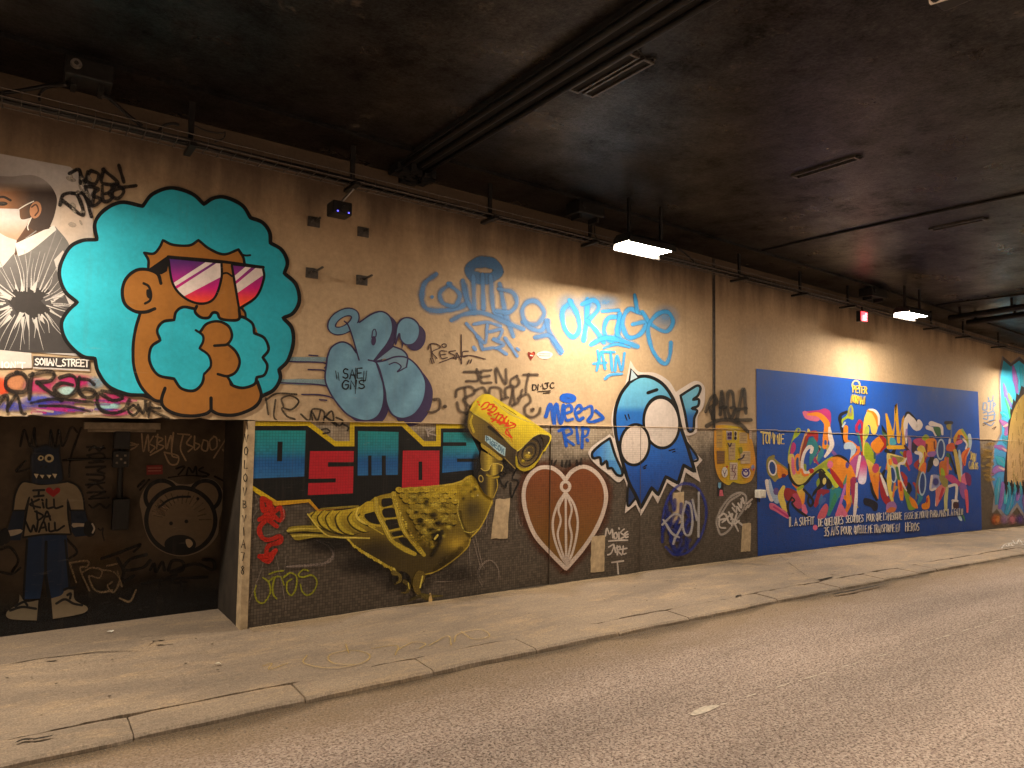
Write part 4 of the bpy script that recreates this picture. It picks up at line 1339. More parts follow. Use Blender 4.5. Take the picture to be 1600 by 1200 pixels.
# ---------------------------------------------------------------- pale blue bubble letters
A = Art('bubble_letter_mural', 'pale blue bubble letters with a halo and purple drop shadow', 'mural').fr(400, 450, 4)
BL = (108, 152, 182); PU = (58, 46, 84)
for x0, y0, x1, y1, w in ((205, 448, 470, 446, 26), (150, 585, 470, 590, 30)): A.stroke('speed_lines', [(x0, y0), (x1, y1)], w, (130, 160, 172), soft=.2, alpha=.9)
for pts in ([(210, 460), (400, 465), (440, 478), (428, 500)], [(325, 510), (420, 515), (440, 545), (430, 572)], [(150, 592), (400, 605), (460, 630), (468, 655)], [(285, 665), (400, 668), (480, 690), (520, 740)], [(330, 420), (385, 424)], [(395, 698), (440, 702)]): A.stroke('speed_lines', pts, 8, PU)
S1 = [(440, 470), (445, 430), (470, 372), (530, 338), (585, 355), (625, 405), (645, 460), (700, 450), (752, 470), (785, 560), (800, 650), (785, 755), (740, 815), (665, 828), (570, 790), (490, 700), (445, 620), (430, 560)]
S2 = [(645, 465, 1), (600, 300), (570, 232, 1), (645, 215), (720, 165), (785, 148), (838, 185), (852, 260), (822, 340), (765, 415), (735, 455, 1), (700, 470)]
S3 = [(870, 355, 1), (872, 290), (885, 225), (925, 188), (980, 195), (1018, 240), (1015, 305), (980, 350), (930, 352), (900, 318), (893, 285)]
S4 = [(748, 462, 1), (800, 455), (870, 430), (945, 438), (1015, 500), (1058, 590), (1045, 700), (990, 785), (915, 815), (850, 790), (815, 720), (800, 620)]
S5 = [(740, 455, 1), (855, 365, 1), (915, 390), (945, 432), (938, 495, 1), (880, 525, 1), (905, 492), (870, 466), (830, 478, 1), (810, 440, 1)]
for S, dx, dy in ((S2, 32, 22), (S3, 38, 36), (S4, 44, 50), (S1, 34, 30)): A.fill('drop_shadow', [((p[0] + dx, p[1] + dy) + tuple(p[2:])) for p in S], PU)
A.stroke('halo', ell(545, 210, 82, 48, -32), 50, PU, closed=True); A.stroke('halo', ell(545, 210, 82, 48, -32), 36, BL, closed=True)
gl = lambda x, y: mixc((120, 168, 196), (98, 140, 170), abs((x * 1.3 + y) % 260 - 130) / 130)
A.fill('letters', S1, BL, grad=gl, cells=(5, 8)); A.fill('letters', S4, BL, grad=gl, cells=(5, 8)); A.fill('letters', S3, BL); A.fill('letters', S2, BL, grad=gl, cells=(4, 6)); A.fill('letters', S5, (118, 150, 172))
A.stroke('outline', S1[7:] + S1[:6], 9, PU); A.stroke('outline', S3, 9, PU, closed=True); A.stroke('outline', S4, 9, PU, closed=True); A.stroke('outline', S2[3:11], 9, PU); A.stroke('outline', [(550, 208), (575, 235), (605, 320), (642, 450)], 8, PU)
A.stroke('outline', S5[0:5], 9, PU); A.stroke('outline', [(938, 495), (880, 525), (905, 492), (870, 466), (830, 478)], 7, PU); A.stroke('outline', [(755, 475), (790, 580), (800, 690), (790, 790)], 9, PU)
A.fill('eye', ell(733, 330, 15, 30, 6), PU); A.stroke('eye', [(722, 310), (728, 268), (742, 258), (750, 285), (746, 305)], 6, PU)
A.done()
A = Art('marker_tag', 'thin black marker scrawl reading SAE GNS inside the pale blue bubble letters', 'graffiti tag', y0=.0085).fr(400, 450, 4)
A.text('marker_tag', 'SAE', 540, 565, 662, 565, 60, 62, 7.5, BLK, jit=.04); A.text('marker_tag', 'GNS', 535, 632, 680, 630, 56, 54, 7.5, BLK, jit=.04)
for a, b in (((495, 518), (503, 570)), ((510, 528), (517, 578)), ((690, 518), (682, 580)), ((672, 520), (668, 590)), ((620, 500), (618, 660))): A.stroke('marker_tag', [a, b], 4, BLK)
A.done()

# brown-black scrawl between the head and the OSMOZ piece
A = Art('black_scrawl', 'black scrawled tag between the bearded head and the yellow-edged OSMOZ letters', 'graffiti tag', y0=.0075).fr(400, 450, 4)
for pts in ([(60, 690), (75, 790)], [(60, 700), (130, 660), (250, 665)], [(120, 700), (110, 800), (130, 830)], [(170, 740), (160, 690), (220, 675), (265, 710), (220, 760), (160, 750), (190, 800), (240, 820)], [(280, 790), (330, 830), (345, 770), (380, 830), (400, 770)], [(350, 830), (350, 760), (420, 770), (420, 840)],
            [(420, 820), (470, 770), (480, 830), (425, 800), (500, 860)], [(500, 810), (540, 830), (520, 860), (480, 830)], [(540, 850), (575, 870), (570, 890)], [(410, 885), (440, 880), (460, 900), (420, 910)]):
    A.stroke('black_scrawl', pts, 10, (32, 26, 22), soft=.3, alpha=.92)
A.done()
# brown tags to the right of the bubble letters
A = Art('brown_marker_tag', 'thin brown marker tag reading RESNE beside the bubble letters', 'graffiti tag').fr(400, 450, 4)
for pts in ([(1090, 355), (1100, 440)], [(1075, 385), (1085, 352), (1125, 350), (1150, 372), (1100, 400), (1130, 440)], [(1190, 395), (1150, 395), (1158, 440), (1195, 435)], [(1155, 418), (1185, 414)], [(1245, 392), (1205, 400), (1240, 425), (1205, 445), (1145, 467)], [(1250, 445), (1252, 405), (1275, 445), (1285, 470)], [(1282, 292), (1283, 475)], [(1325, 395), (1290, 400), (1290, 430), (1320, 425)], [(1230, 440), (1330, 422), (1432, 444)], ell(1175, 360, 14, 11), [(1088, 440), (1098, 470)], [(1102, 440), (1112, 468)], [(1330, 450), (1320, 475)], [(1346, 448), (1338, 470)]):
    A.stroke('brown_marker_tag', pts, 6, (70, 46, 44))
A.done()
A = Art('brown_spray_words', 'soft brown spray words JE NOT ROCK half hidden by the yellow camera', 'graffiti tag').fr(640, 380, 3.478)
BRN = (74, 58, 48)
for pts in ([(295, 700), (380, 700)], [(365, 690), (370, 745), (310, 750)], [(440, 690), (390, 700), (390, 755), (440, 758)], [(392, 728), (430, 722)], [(470, 755), (470, 680), (520, 765), (522, 690)], [(580, 722), (552, 740), (548, 768), (575, 780), (594, 755), (582, 724)], [(620, 715), (690, 715)], [(645, 715), (635, 760), (630, 805)],
            [(300, 790), (310, 925)], [(250, 830), (260, 795), (330, 780), (350, 815), (290, 850), (340, 900)], [(310, 925), (270, 910), (258, 870)], [(355, 800), (400, 785), (420, 830)], [(430, 820), (440, 785), (490, 790), (500, 840)], [(520, 830), (520, 790), (560, 785), (545, 870)], [(530, 840), (500, 850)], [(560, 790), (570, 870)], [(610, 800), (590, 860), (560, 880)], [(590, 840), (640, 820), (655, 860), (625, 890), (630, 930), (665, 945), (700, 925), (708, 900)], ell(665, 905, 5, 5, 0, 8)):
    A.stroke('brown_spray_words', pts, 13, BRN, soft=.7, alpha=.86)
A.stroke('brown_spray_words', [(130, 850), (160, 850), (160, 900), (120, 920), (100, 915)], 12, BRN, soft=.4, alpha=.9); A.blob('brown_spray_words', 190, 887, 14, 12, BRN, .95, .7)
A.done()
A = Art('small_marker_tag', 'small black marker letters DMJC to the right of the word NOT', 'graffiti tag').fr(640, 380, 3.478)
A.text('small_marker_tag', 'DMJC', 665, 800, 785, 785, 36, 32, 5, (34, 24, 22)); A.stroke('small_marker_tag', [(695, 806), (765, 802)], 4, (34, 24, 22)); A.stroke('small_marker_tag', [(725, 815), (762, 812)], 4, (34, 24, 22))
A.done()

# ---------------------------------------------------------------- blue spray tags
A = Art('blue_crown_tag', 'faded blue LOUPE tag with a thick ring above it, left of the ORAGE tag', 'graffiti tag').fr(640, 380, 3.478)
C1, C2 = (84, 132, 186), (88, 146, 208)
A.stroke('ring', ell(402, 148, 78, 46, 0), 52, (66, 112, 160), closed=True, soft=.3, alpha=.95)
for pts, w in (([(135, 175), (80, 220), (65, 300), (90, 355), (160, 368), (250, 355), (310, 320), (300, 240)], 30), ([(215, 225), (165, 270), (180, 325), (245, 340), (270, 280), (215, 225)], 26), ([(290, 215), (310, 310), (345, 370)], 28), ([(345, 190), (350, 350)], 28), ([(395, 180), (400, 350)], 28), ([(440, 190), (455, 360), (500, 400)], 28),
               ([(490, 230), (520, 380), (560, 500)], 28), ([(490, 250), (560, 270), (580, 330), (540, 375), (480, 370)], 26), ([(235, 415), (300, 385), (400, 380), (520, 430), (610, 465)], 28), ([(620, 430), (690, 440), (730, 380), (690, 320), (640, 320), (610, 370), (640, 450), (710, 475), (745, 430)], 27), ([(745, 430), (760, 490), (815, 590)], 30), ([(690, 510), (760, 505), (820, 580)], 26)):
    A.stroke('letters', pts, w * .92, C1, soft=.72, alpha=.84, col2=C2)
for pts in ([(310, 440), (370, 510), (395, 575)], [(350, 440), (420, 430), (490, 450)], [(420, 450), (410, 540), (370, 510)], [(410, 575), (470, 570), (520, 600)], [(440, 480), (500, 470), (480, 520), (450, 520), (510, 550), (470, 570)], [(520, 520), (580, 610)], [(350, 570), (353, 574)], [(585, 575), (588, 578)]):
    A.stroke('letters', pts, 17, (98, 146, 206), soft=.65, alpha=.86)
A.fill('letters', [(108, 290), (120, 282), (132, 290), (120, 305)], C1)
A.done()
A = Art('blue_orage_tag', 'bright blue ORAGE ATM tag under the nearer lit lamp', 'graffiti tag').fr(640, 380, 3.478)
C3 = (64, 158, 222)
for c, x, y, rx, ry in ((C3, 860, 340, 80, 80), (C3, 1060, 320, 100, 50), (C3, 970, 330, 70, 70), (C3, 1390, 400, 90, 80), (C3, 1100, 530, 130, 40)): A.blob('overspray', x, y, rx, ry, c, .5, .15)
for pts, w in (([(875, 320), (830, 370), (840, 460), (885, 510), (920, 470), (910, 390), (870, 315)], 26), ([(965, 310), (960, 420), (945, 520)], 27), ([(940, 330), (1000, 310), (1025, 355), (965, 425)], 24), ([(965, 425), (1015, 480), (1050, 535)], 26), ([(1135, 400), (1075, 410), (1055, 480), (1095, 530), (1135, 480), (1140, 390)], 24), ([(1140, 400), (1125, 480), (1150, 540)], 24), ([(1050, 370), (1130, 365)], 20),
               ([(1255, 380), (1190, 360), (1155, 430), (1185, 510), (1250, 495), (1285, 430), (1215, 440)], 24), ([(1222, 285), (1235, 370)], 20), ([(1265, 375), (1310, 440), (1390, 480), (1430, 430), (1400, 375), (1340, 390), (1295, 460), (1310, 560), (1350, 630), (1390, 655), (1412, 610), (1418, 545)], 21), ([(990, 548), (1060, 515), (1150, 530), (1230, 560)], 26), ([(1055, 570), (1120, 550), (1190, 565)], 14)):
    A.stroke('letters', pts, w * .92, C3, soft=.62, alpha=.92)
for pts in ([(1000, 655), (1065, 650)], [(1015, 690), (1040, 590), (1060, 680)], [(1020, 585), (1030, 640)], [(1050, 590), (1110, 592)], [(1090, 590), (1098, 690)], [(1115, 690), (1125, 610), (1150, 690), (1165, 600)], [(1062, 735), (1090, 715), (1150, 710)]):
    A.stroke('letters', pts, 13, C3, soft=.5, alpha=.94)
A.done()
A = Art('blue_rip_tag', 'strong blue MEER R.I.P tag with a halo, between yellow camera and winged ghost', 'graffiti tag').fr(640, 380, 3.478)
C4 = (22, 86, 190)
A.stroke('halo', ell(860, 842, 34, 14, 4), 22, C4, closed=True)
for pts, w in (([(740, 940), (765, 875), (785, 980)], 18), ([(785, 980), (795, 875), (820, 980), (835, 880)], 18), ([(840, 925), (880, 910), (870, 880), (840, 900), (850, 960), (885, 955)], 15), ([(905, 925), (935, 905), (920, 880), (898, 910), (915, 960), (940, 950)], 15), ([(950, 900), (985, 885), (990, 930), (965, 965), (990, 970), (1050, 950)], 14), ([(1010, 910), (1050, 950), (1005, 970)], 14),
               ([(830, 1005), (850, 1100)], 16), ([(810, 1020), (860, 1000), (880, 1030), (840, 1055), (890, 1095)], 14), ([(905, 1000), (915, 1085)], 14), ([(940, 1000), (935, 1110)], 14), ([(935, 1005), (970, 1010), (960, 1045), (935, 1050)], 13), ([(962, 1068), (965, 1072)], 14)):
    A.stroke('letters', pts, w, C4, soft=.15, alpha=.98)
A.done()

# heart sticker with a speech bubble
A = Art('heart_sticker', 'small red heart sticker with a white speech bubble on the plaster', 'sticker').fr(640, 380, 3.478)
A.fill('heart', [(658, 638, 1), (640, 605), (645, 590), (660, 597, 1), (672, 588), (682, 600)], (128, 34, 18)); A.fill('heart', ell(665, 604, 9, 9), (190, 70, 40)); A.stroke('heart', [(655, 610), (668, 612)], 4, (230, 220, 210))
A.fill('speech_bubble', [(688, 605, 1), (698, 595), (735, 585), (770, 595), (775, 610), (750, 628), (710, 626)], (214, 204, 196))
for y in (601, 612): A.stroke('speech_bubble', [(702, y), (760, y + 1)], 3, (96, 86, 84)); 
A.done()
# ---------------------------------------------------------------- OSMOZ block letters
YEL = (206, 176, 22)
A = Art('block_letter_mural', 'block letters OSMOZ in teal, blue and red on black with a yellow edge', 'mural', y0=.0060).fr(380, 560, 3)
A.fill('yellow_edge', [(30, 296), (310, 296), (432, 388), (498, 388), (498, 296), (752, 296), (848, 388), (903, 388), (903, 308), (1060, 308), (1150, 420), (1150, 600), (900, 640), (600, 660), (500, 700), (345, 716), (305, 674), (150, 692), (24, 606)], YEL, smooth=False, grad=lambda x, y: mixc(YEL, (196, 128, 24), (y - 640) / 60), cells=(3, 6))
A.fill('backing', [(37, 316), (300, 316), (428, 412), (520, 412), (520, 318), (742, 318), (842, 412), (925, 412), (925, 328), (1060, 328), (1145, 430), (1145, 600), (600, 690), (352, 706), (312, 660), (158, 668), (27, 585)], (10, 9, 10), smooth=False)
BG = vgrad([(345, (28, 136, 140)), (430, (30, 124, 146)), (480, (24, 84, 150)), (550, (40, 104, 164))])
RD = (182, 26, 40)
def block(q, c=None):
    A.fill('letters', q, c or RD, smooth=False, grad=None if c else BG, cells=(0, 10))
def gap(q): A.fill('letter_slots', q, (10, 9, 10), smooth=False)
block([(50, 338), (292, 338), (285, 553), (42, 563)]); gap([(160, 390), (184, 390), (181, 482), (157, 482)])
block([(312, 434), (517, 434), (513, 632), (302, 641)], RD); gap([(396, 486), (530, 486), (530, 506), (396, 508)]); gap([(295, 564), (433, 562), (432, 581), (295, 584)])
block([(537, 340), (727, 345), (723, 545), (535, 549)]); gap([(584, 455), (600, 455), (600, 560), (584, 560)]); gap([(648, 455), (667, 455), (667, 560), (648, 560)])
block([(747, 432), (918, 432), (917, 601), (742, 612)], RD); gap([(820, 483), (838, 483), (838, 570), (820, 570)])
block([(937, 347), (1060, 347), (1104, 440), (1090, 520), (931, 536)]); gap([(930, 393), (1044, 393), (1044, 410), (930, 411)]); gap([(1000, 469), (1120, 469), (1120, 484), (1000, 485)])
A.done()

# ---------------------------------------------------------------- pigeon with a camera head
A = Art('pigeon_camera_mural', 'golden pigeon with a security camera for a head, standing over the pavement', 'mural', y0=.0100, step=2e-5).fr(440, 730, 4.706)
DK, MID, GO, HI = (36, 27, 11), (112, 94, 26), (186, 158, 36), (232, 208, 92)
for x, y, rx, ry, al in ((360, 560, 260, 90, .75), (620, 700, 260, 120, .7), (900, 820, 260, 110, .6), (1300, 780, 200, 90, .4)): A.blob('shadow_spray', x, y, rx, ry, (24, 18, 14), al, .3)
# tail
A.fill('tail', [(35, 467, 1), (62, 437), (200, 427), (300, 440, 1), (380, 520, 1), (240, 516), (120, 536), (90, 528), (70, 505, 1)], (150, 130, 34))
for p in ([(45, 465), (110, 452), (280, 452)], [(80, 505), (160, 500), (300, 505)]): A.stroke('tail', p, [14, 12, 5], HI, soft=.4, alpha=.8)
for p in ([(50, 485), (160, 478), (320, 486)],): A.stroke('tail', p, 12, DK, soft=.3)
BODY = [(480, 540, 1), (420, 470, 1), (560, 380), (640, 255), (720, 207), (830, 184), (870, 160), (1000, 148), (1180, 132), (1300, 108), (1350, 72), (1390, 60), (1425, 85), (1460, 150), (1545, 232, 1), (1552, 262), (1500, 360), (1450, 450), (1386, 515, 1), (1360, 590), (1250, 690), (1130, 765), (1042, 790, 1), (1010, 890, 1), (950, 880, 1), (940, 800), (880, 760), (840, 775, 1), (760, 730), (690, 690), (600, 630), (510, 550)]
def bodyg(x, y):
    t = 1 - (y - 60) / 600
    c = mixc((74, 59, 18), (196, 166, 36), t * .95)
    e = math.exp(-((x - 1290) / 90) ** 2 - ((y - 560) / 60) ** 2)
    c = mixc(c, (196, 162, 48), e * .9)
    e = math.exp(-((x - 1400) / 70) ** 2 - ((y - 310) / 90) ** 2)
    c = mixc(c, (50, 40, 22), e * .85)
    e = math.exp(-((x - 700) / 170) ** 2 - ((y - 610) / 70) ** 2)
    c = mixc(c, (44, 33, 14), e * .8)
    return c
A.fill('body', BODY, MID, grad=bodyg, cells=(20, 16))
rr = random.Random(9)
for p, w in (([(1545, 245), (1500, 360), (1450, 450), (1388, 515)], 9), ([(1386, 515), (1360, 590), (1250, 690), (1130, 765), (1042, 790)], 8), ([(830, 186), (870, 162), (1000, 150), (1180, 134), (1300, 110), (1390, 64)], 12)): A.stroke('highlights', p, w, (200, 172, 60), soft=.35, alpha=.95)
A.stroke('shading', [(1310, 330), (1325, 420), (1360, 490), (1386, 515)], 18, DK, soft=.8, alpha=.5)
A.stroke('shading', [(1300, 250), (1290, 330), (1330, 450)], 10, HI, soft=.6, alpha=.5)
A.stroke('highlights', [(1340, 470), (1385, 480), (1440, 455)], 8, HI, soft=.6, alpha=.6)
for p in ([(1350, 560), (1250, 680), (1140, 750)], [(1300, 610), (1180, 690)]): A.stroke('shading', p, 40, (60, 48, 18), soft=.9, alpha=.3)
# belly fringe
fr_ = [(480, 535), (520, 580), (590, 630), (650, 665), (710, 700), (770, 735), (840, 770)]
for (x0, y0), (x1, y1) in zip(fr_, fr_[1:]):
    for k in range(4):
        t = k / 4; x = x0 + (x1 - x0) * t; y = y0 + (y1 - y0) * t
        A.stroke('belly_fringe', [(x, y - 14), (x + 14, y + rr.uniform(2, 14))], [14, 9], mixc(GO, HI, rr.random()), soft=.35, alpha=.95)
# long wing feathers
WING = [(190, 350, 1), (240, 325), (430, 316), (560, 292), (640, 250), (740, 300), (830, 470), (800, 540, 1), (640, 520), (400, 516), (330, 500), (255, 430)]
A.fill('wing', WING, (104, 88, 26), grad=lambda x, y: mixc((196, 168, 44), (92, 74, 22), (y - 320) / 210), cells=(8, 8))
A.stroke('wing', [(285, 306), (420, 296), (560, 286)], [10, 16, 10], (150, 130, 48), soft=.3)
for i, (x, b) in enumerate(((205, 440), (258, 455), (318, 470), (388, 478), (480, 455), (550, 425))):
    A.stroke('wing_feathers', [(x + 52, 326), (x + 22, 375), (x + 52, b - 26), (x + 130, b + 14)], [14, 40, 40, 14], (222, 196, 62), soft=.85, alpha=.75)
    A.stroke('wing_feathers', [(x + 34, 326), (x + 2, 375), (x + 34, b - 20), (x + 112, b + 22), (x + 250 - i * 22, 506 - i * 8)], [5, 9, 10, 8, 3], (44, 33, 12), soft=.5, alpha=.9)
A.stroke('wing_feathers', [(190, 345), (255, 430), (330, 498), (420, 514), (640, 520)], 10, HI, soft=.4, alpha=.9)
A.stroke('wing_feathers', [(560, 300), (545, 350), (590, 400), (700, 430)], [12, 18, 16, 10], HI, soft=.4)
A.stroke('wing_feathers', [(600, 280), (580, 330), (600, 360)], 14, GO, soft=.4)
# dark cells between pale feather rims
for q in ([(600, 340), (690, 326), (720, 415), (640, 400)], [(735, 236), (800, 226), (812, 272), (742, 292)], [(738, 312), (818, 300), (838, 362), (758, 372)], [(760, 392), (842, 380), (856, 448), (790, 458)], [(806, 482), (880, 468), (905, 500), (836, 514)], [(856, 524), (930, 528), (1000, 620), (940, 610)], [(940, 560), (1000, 580), (1030, 625), (1000, 640)]):
    A.fill('dark_cells', q, (24, 17, 9))
for p, w in (([(600, 350), (592, 375), (640, 415), (720, 430)], 13), ([(600, 340), (680, 318)], 9), ([(690, 240), (700, 330), (750, 430), (800, 530), (880, 590), (970, 635)], 30), ([(735, 225), (800, 218)], 10), ([(740, 300), (800, 288)], 12), ([(750, 380), (845, 372)], 13), ([(790, 466), (865, 452)], 13), ([(810, 520), (885, 505)], 11), ([(640, 430), (740, 490)], 10), ([(820, 200), (850, 330), (900, 470), (990, 580), (1040, 640)], 30)):
    A.stroke('feather_rims', p, w, (196, 170, 54), soft=.4, alpha=.97)
for p in ([(690, 240), (700, 330), (750, 430), (800, 530)], [(820, 200), (850, 330), (900, 470), (990, 580)]): A.stroke('feather_rims', p, 9, HI, soft=.6, alpha=.8)
for i in range(26):
    t = i / 25; x = 830 + 200 * t ** 1.3; y = 220 + 410 * t
    A.blob('feather_rims', x + rr.uniform(-8, 8), y, 14, 12, mixc(GO, HI, rr.random()), .9, .4)
# scalloped coverts, laid like roof tiles from the shoulder down
for r_ in range(10):
    for q_ in range(12):
        x = 1262 - q_ * 40 + (20 if r_ % 2 else 0) + rr.uniform(-7, 7); y = 172 + r_ * 38 + rr.uniform(-6, 6)
        if x < 856 + (y - 165) * .5 or x > 1275 - max(0, y - 380) * .5 or (x > 1130 and y > 440): continue
        s = rr.uniform(26, 34); b = rr.random()
        lum = max(.15, 1 - (y - 170) / 520) * rr.uniform(.75, 1.1)
        A.fill('covert_feathers', ell(x, y, s, s * .74, 24, 10), mixc((70, 56, 18), (204, 174, 46), lum), alpha=.92)
        A.stroke('covert_feathers', [(x - s * .95, y - s * .05), (x - s * .6, y + s * .55), (x + s * .1, y + s * .78), (x + s * .7, y + s * .45)], [3, 9, 10, 3], (34, 25, 9), soft=.5, alpha=.9)
        A.blob('covert_feathers', x + s * .15, y - s * .2, s * .6, s * .4, mixc(GO, HI, b), .7 * lum + .1, .2)
for i in range(34):
    x = rr.uniform(900, 1230); y = rr.uniform(190, 520)
    if x < 870 + (y - 165) * .5 or x > 1250 - max(0, y - 380) * .5: continue
    A.blob('covert_feathers', x, y, rr.uniform(26, 44), rr.uniform(18, 32), (40, 30, 11) if i % 2 else (232, 206, 84), .55, .15)
for x, y, s in ((1010, 395, 34), (1110, 350, 40), (1060, 250, 26), (985, 330, 22), (1150, 405, 24)): A.blob('covert_feathers', x, y, s, s * .8, (30, 22, 9), .8, .3)
for i in range(30):
    t = rr.random(); x = 930 + 180 * t + rr.uniform(-30, 30); y = 480 + 110 * t + rr.uniform(-30, 30)
    A.blob('covert_feathers', x, y, 22, 18, mixc((120, 96, 30), (172, 148, 46), rr.random()), .7, .3)
A.blob('shading', 1130, 505, 42, 44, (18, 12, 8), .9, .4); A.stroke('highlights', [(1120, 525), (1140, 500)], 12, HI, soft=.4)
A.stroke('shading', [(1170, 480), (1150, 560), (1100, 640)], 26, (34, 26, 10), soft=.7, alpha=.8)
# neck bumps
for x, y, s in ((1360, 110, 40), (1420, 150, 30), (1330, 180, 34), (1400, 210, 26), (1310, 130, 28)): A.blob('neck_feathers', x, y, s, s * .9, (172, 148, 38), .8, .3)
for x, y, s in ((1415, 160, 16), (1330, 230, 18), (1385, 180, 14)): A.blob('neck_feathers', x, y, s, s, (52, 42, 14), .8, .3)
A.blob('neck_feathers', 1435, 205, 8, 8, (220, 208, 150), .9, .5)
# legs
A.stroke('leg', [(1010, 800), (985, 880), (1012, 940)], [80, 44, 24], (112, 92, 34), soft=.2); A.stroke('leg', [(1030, 800), (1012, 880)], 9, HI, soft=.4)
A.stroke('leg', [(1012, 935), (1080, 945), (1175, 943)], [26, 20, 10], (104, 90, 34), soft=.2); A.stroke('leg', [(1010, 940), (1060, 965), (1110, 968)], [22, 18, 10], (92, 78, 30), soft=.2); A.stroke('leg', [(1010, 945), (960, 965), (920, 985)], [20, 16, 8], (70, 58, 22), soft=.2)
A.stroke('leg', [(820, 775), (860, 790), (865, 830), (830, 855)], [34, 26, 20, 10], (116, 98, 40), soft=.25); A.stroke('leg', [(830, 850), (815, 825)], 12, (40, 32, 14), soft=.3)
A.stroke('leg', [(900, 840), (930, 870), (915, 915), (875, 920)], [26, 24, 18, 8], (94, 78, 30), soft=.25); A.stroke('leg', [(925, 850), (932, 890)], 6, HI, soft=.4)
# the camera
A.fr(700, 600, 6.667)
A.blob('shadow_spray', 230, 430, 130, 200, (26, 19, 14), .85, .5); A.blob('shadow_spray', 620, 850, 110, 90, (22, 16, 14), .85, .4); A.blob('shadow_spray', 290, 860, 60, 200, (20, 15, 12), .9, .5)
A.fill('camera_neck', [(320, 900), (400, 880), (520, 900), (510, 970), (520, 1030), (495, 1120), (460, 1195, 1), (370, 1140), (320, 1050), (300, 960)], (78, 62, 24), grad=lambda x, y: mixc((40, 30, 16), (164, 138, 40), math.exp(-((x - 435) / 40) ** 2)), cells=(10, 4))
A.stroke('camera_neck', [(395, 945), (450, 975), (515, 965)], 16, (176, 150, 44), soft=.3); A.stroke('camera_neck', [(500, 990), (505, 1070), (465, 1180)], 8, (186, 158, 56), soft=.4); A.stroke('camera_neck', ell(333, 985, 22, 34, -10), 9, (176, 152, 70), closed=True)
A.fill('camera_neck', [(410, 880), (470, 830), (530, 850), (515, 930), (440, 950), (400, 920)], (150, 124, 34), grad=lambda x, y: mixc((60, 46, 18), (200, 172, 60), math.exp(-((x - 470) / 35) ** 2)), cells=(8, 3))
A.fill('camera_bracket', [(335, 690, 1), (540, 805, 1), (562, 850), (545, 905, 1), (520, 850), (480, 832), (435, 842), (415, 890), (370, 902), (335, 880, 1), (326, 780)], (140, 116, 32), grad=lambda x, y: mixc((90, 72, 24), (186, 160, 52), math.exp(-((x - 420) / 50) ** 2)), cells=(8, 4))
A.stroke('camera_bracket', [(335, 880), (370, 902), (415, 890), (435, 842), (480, 828), (530, 835), (562, 858), (545, 905)], 8, (204, 178, 84))
A.fill('camera_bracket', [(328, 625), (348, 612), (560, 778), (550, 795), (515, 792), (340, 660)], (164, 138, 40), smooth=False)
A.fill('camera_body', [(208, 290, 1), (420, 420), (650, 640, 1), (720, 690, 1), (700, 800), (690, 880, 1), (600, 790, 1), (330, 610, 1), (240, 530), (195, 430)], (78, 62, 22), grad=lambda x, y: mixc((120, 98, 28), (48, 36, 22), ((x - 200) / 500)), cells=(10, 6))
A.stroke('camera_body', [(240, 340), (225, 400), (255, 490)], 26, (186, 160, 44), soft=.6, alpha=.85); A.stroke('camera_body', [(420, 450), (560, 560)], 26, (30, 22, 14), soft=.6, alpha=.9)
A.stroke('camera_body', [(580, 770), (690, 880)], 8, (150, 128, 66), soft=.3)
A.fill('camera_label', [(378, 535), (420, 545), (590, 665), (582, 752), (520, 715), (375, 590)], (158, 186, 196), smooth=False)
A.text('camera_label', 'PIGEON', 388, 592, 572, 735, 48, 62, 11, (78, 112, 134), jit=.03)
A.fill('camera_lens', ell(835, 700, 128, 190, 28), (56, 44, 30), grad=lambda x, y: mixc((40, 30, 24), (112, 90, 44), (y - x * .3 - 300) / 330), cells=(6, 8))
for r, c in ((.82, (30, 23, 18)), (.66, (92, 72, 36)), (.5, (34, 26, 18)), (.34, (104, 84, 36))): A.stroke('camera_lens', ell(832, 712, 128 * r, 190 * r, 28), 12, c, closed=True, soft=.3)
A.blob('camera_lens', 820, 745, 46, 40, (190, 160, 50), .8, .3); A.blob('camera_lens', 770, 800, 30, 26, (176, 150, 40), .8, .3); A.blob('camera_lens', 832, 715, 14, 12, (226, 206, 130), .95, .5)
A.stroke('camera_lens', [(700, 760), (712, 850), (770, 890), (850, 870), (930, 790), (985, 690)], [14, 26, 30, 24, 14, 8], (178, 154, 30), soft=.25)
A.fill('camera_hood', [(215, 275, 1), (265, 180), (340, 115), (400, 105), (450, 122), (540, 180), (800, 345), (1010, 490, 1), (1062, 530), (1058, 590), (1000, 700, 1), (978, 705, 1), (1030, 610), (1005, 550), (950, 520, 1), (900, 535), (850, 570), (760, 660), (715, 697, 1), (640, 640), (440, 430)], (176, 152, 24), grad=lambda x, y: mixc((214, 188, 36), (164, 138, 24), (y - x * .62 - 0) / 300), cells=(10, 10))
A.fill('camera_hood', [(962, 520), (1040, 540), (1046, 590), (985, 690), (975, 690), (985, 600)], (54, 42, 20))
A.stroke('camera_hood', [(470, 180), (640, 310), (900, 420)], [10, 16, 8], (214, 196, 96), soft=.6, alpha=.8); A.stroke('camera_hood', [(560, 230), (700, 320)], 6, (110, 92, 24), soft=.4); A.stroke('camera_hood', [(250, 300), (450, 425), (640, 620)], 12, (214, 192, 80), soft=.5, alpha=.8)
A.stroke('camera_hood', [(715, 697), (760, 660), (850, 570), (900, 535), (950, 518), (1055, 535)], 8, (212, 190, 70), soft=.3)
for p in ([(345, 118), (255, 290)], [(430, 330), (620, 470)]): A.stroke('camera_hood', p, 30, (204, 184, 60), soft=.8, alpha=.4)
OR = (218, 62, 22)
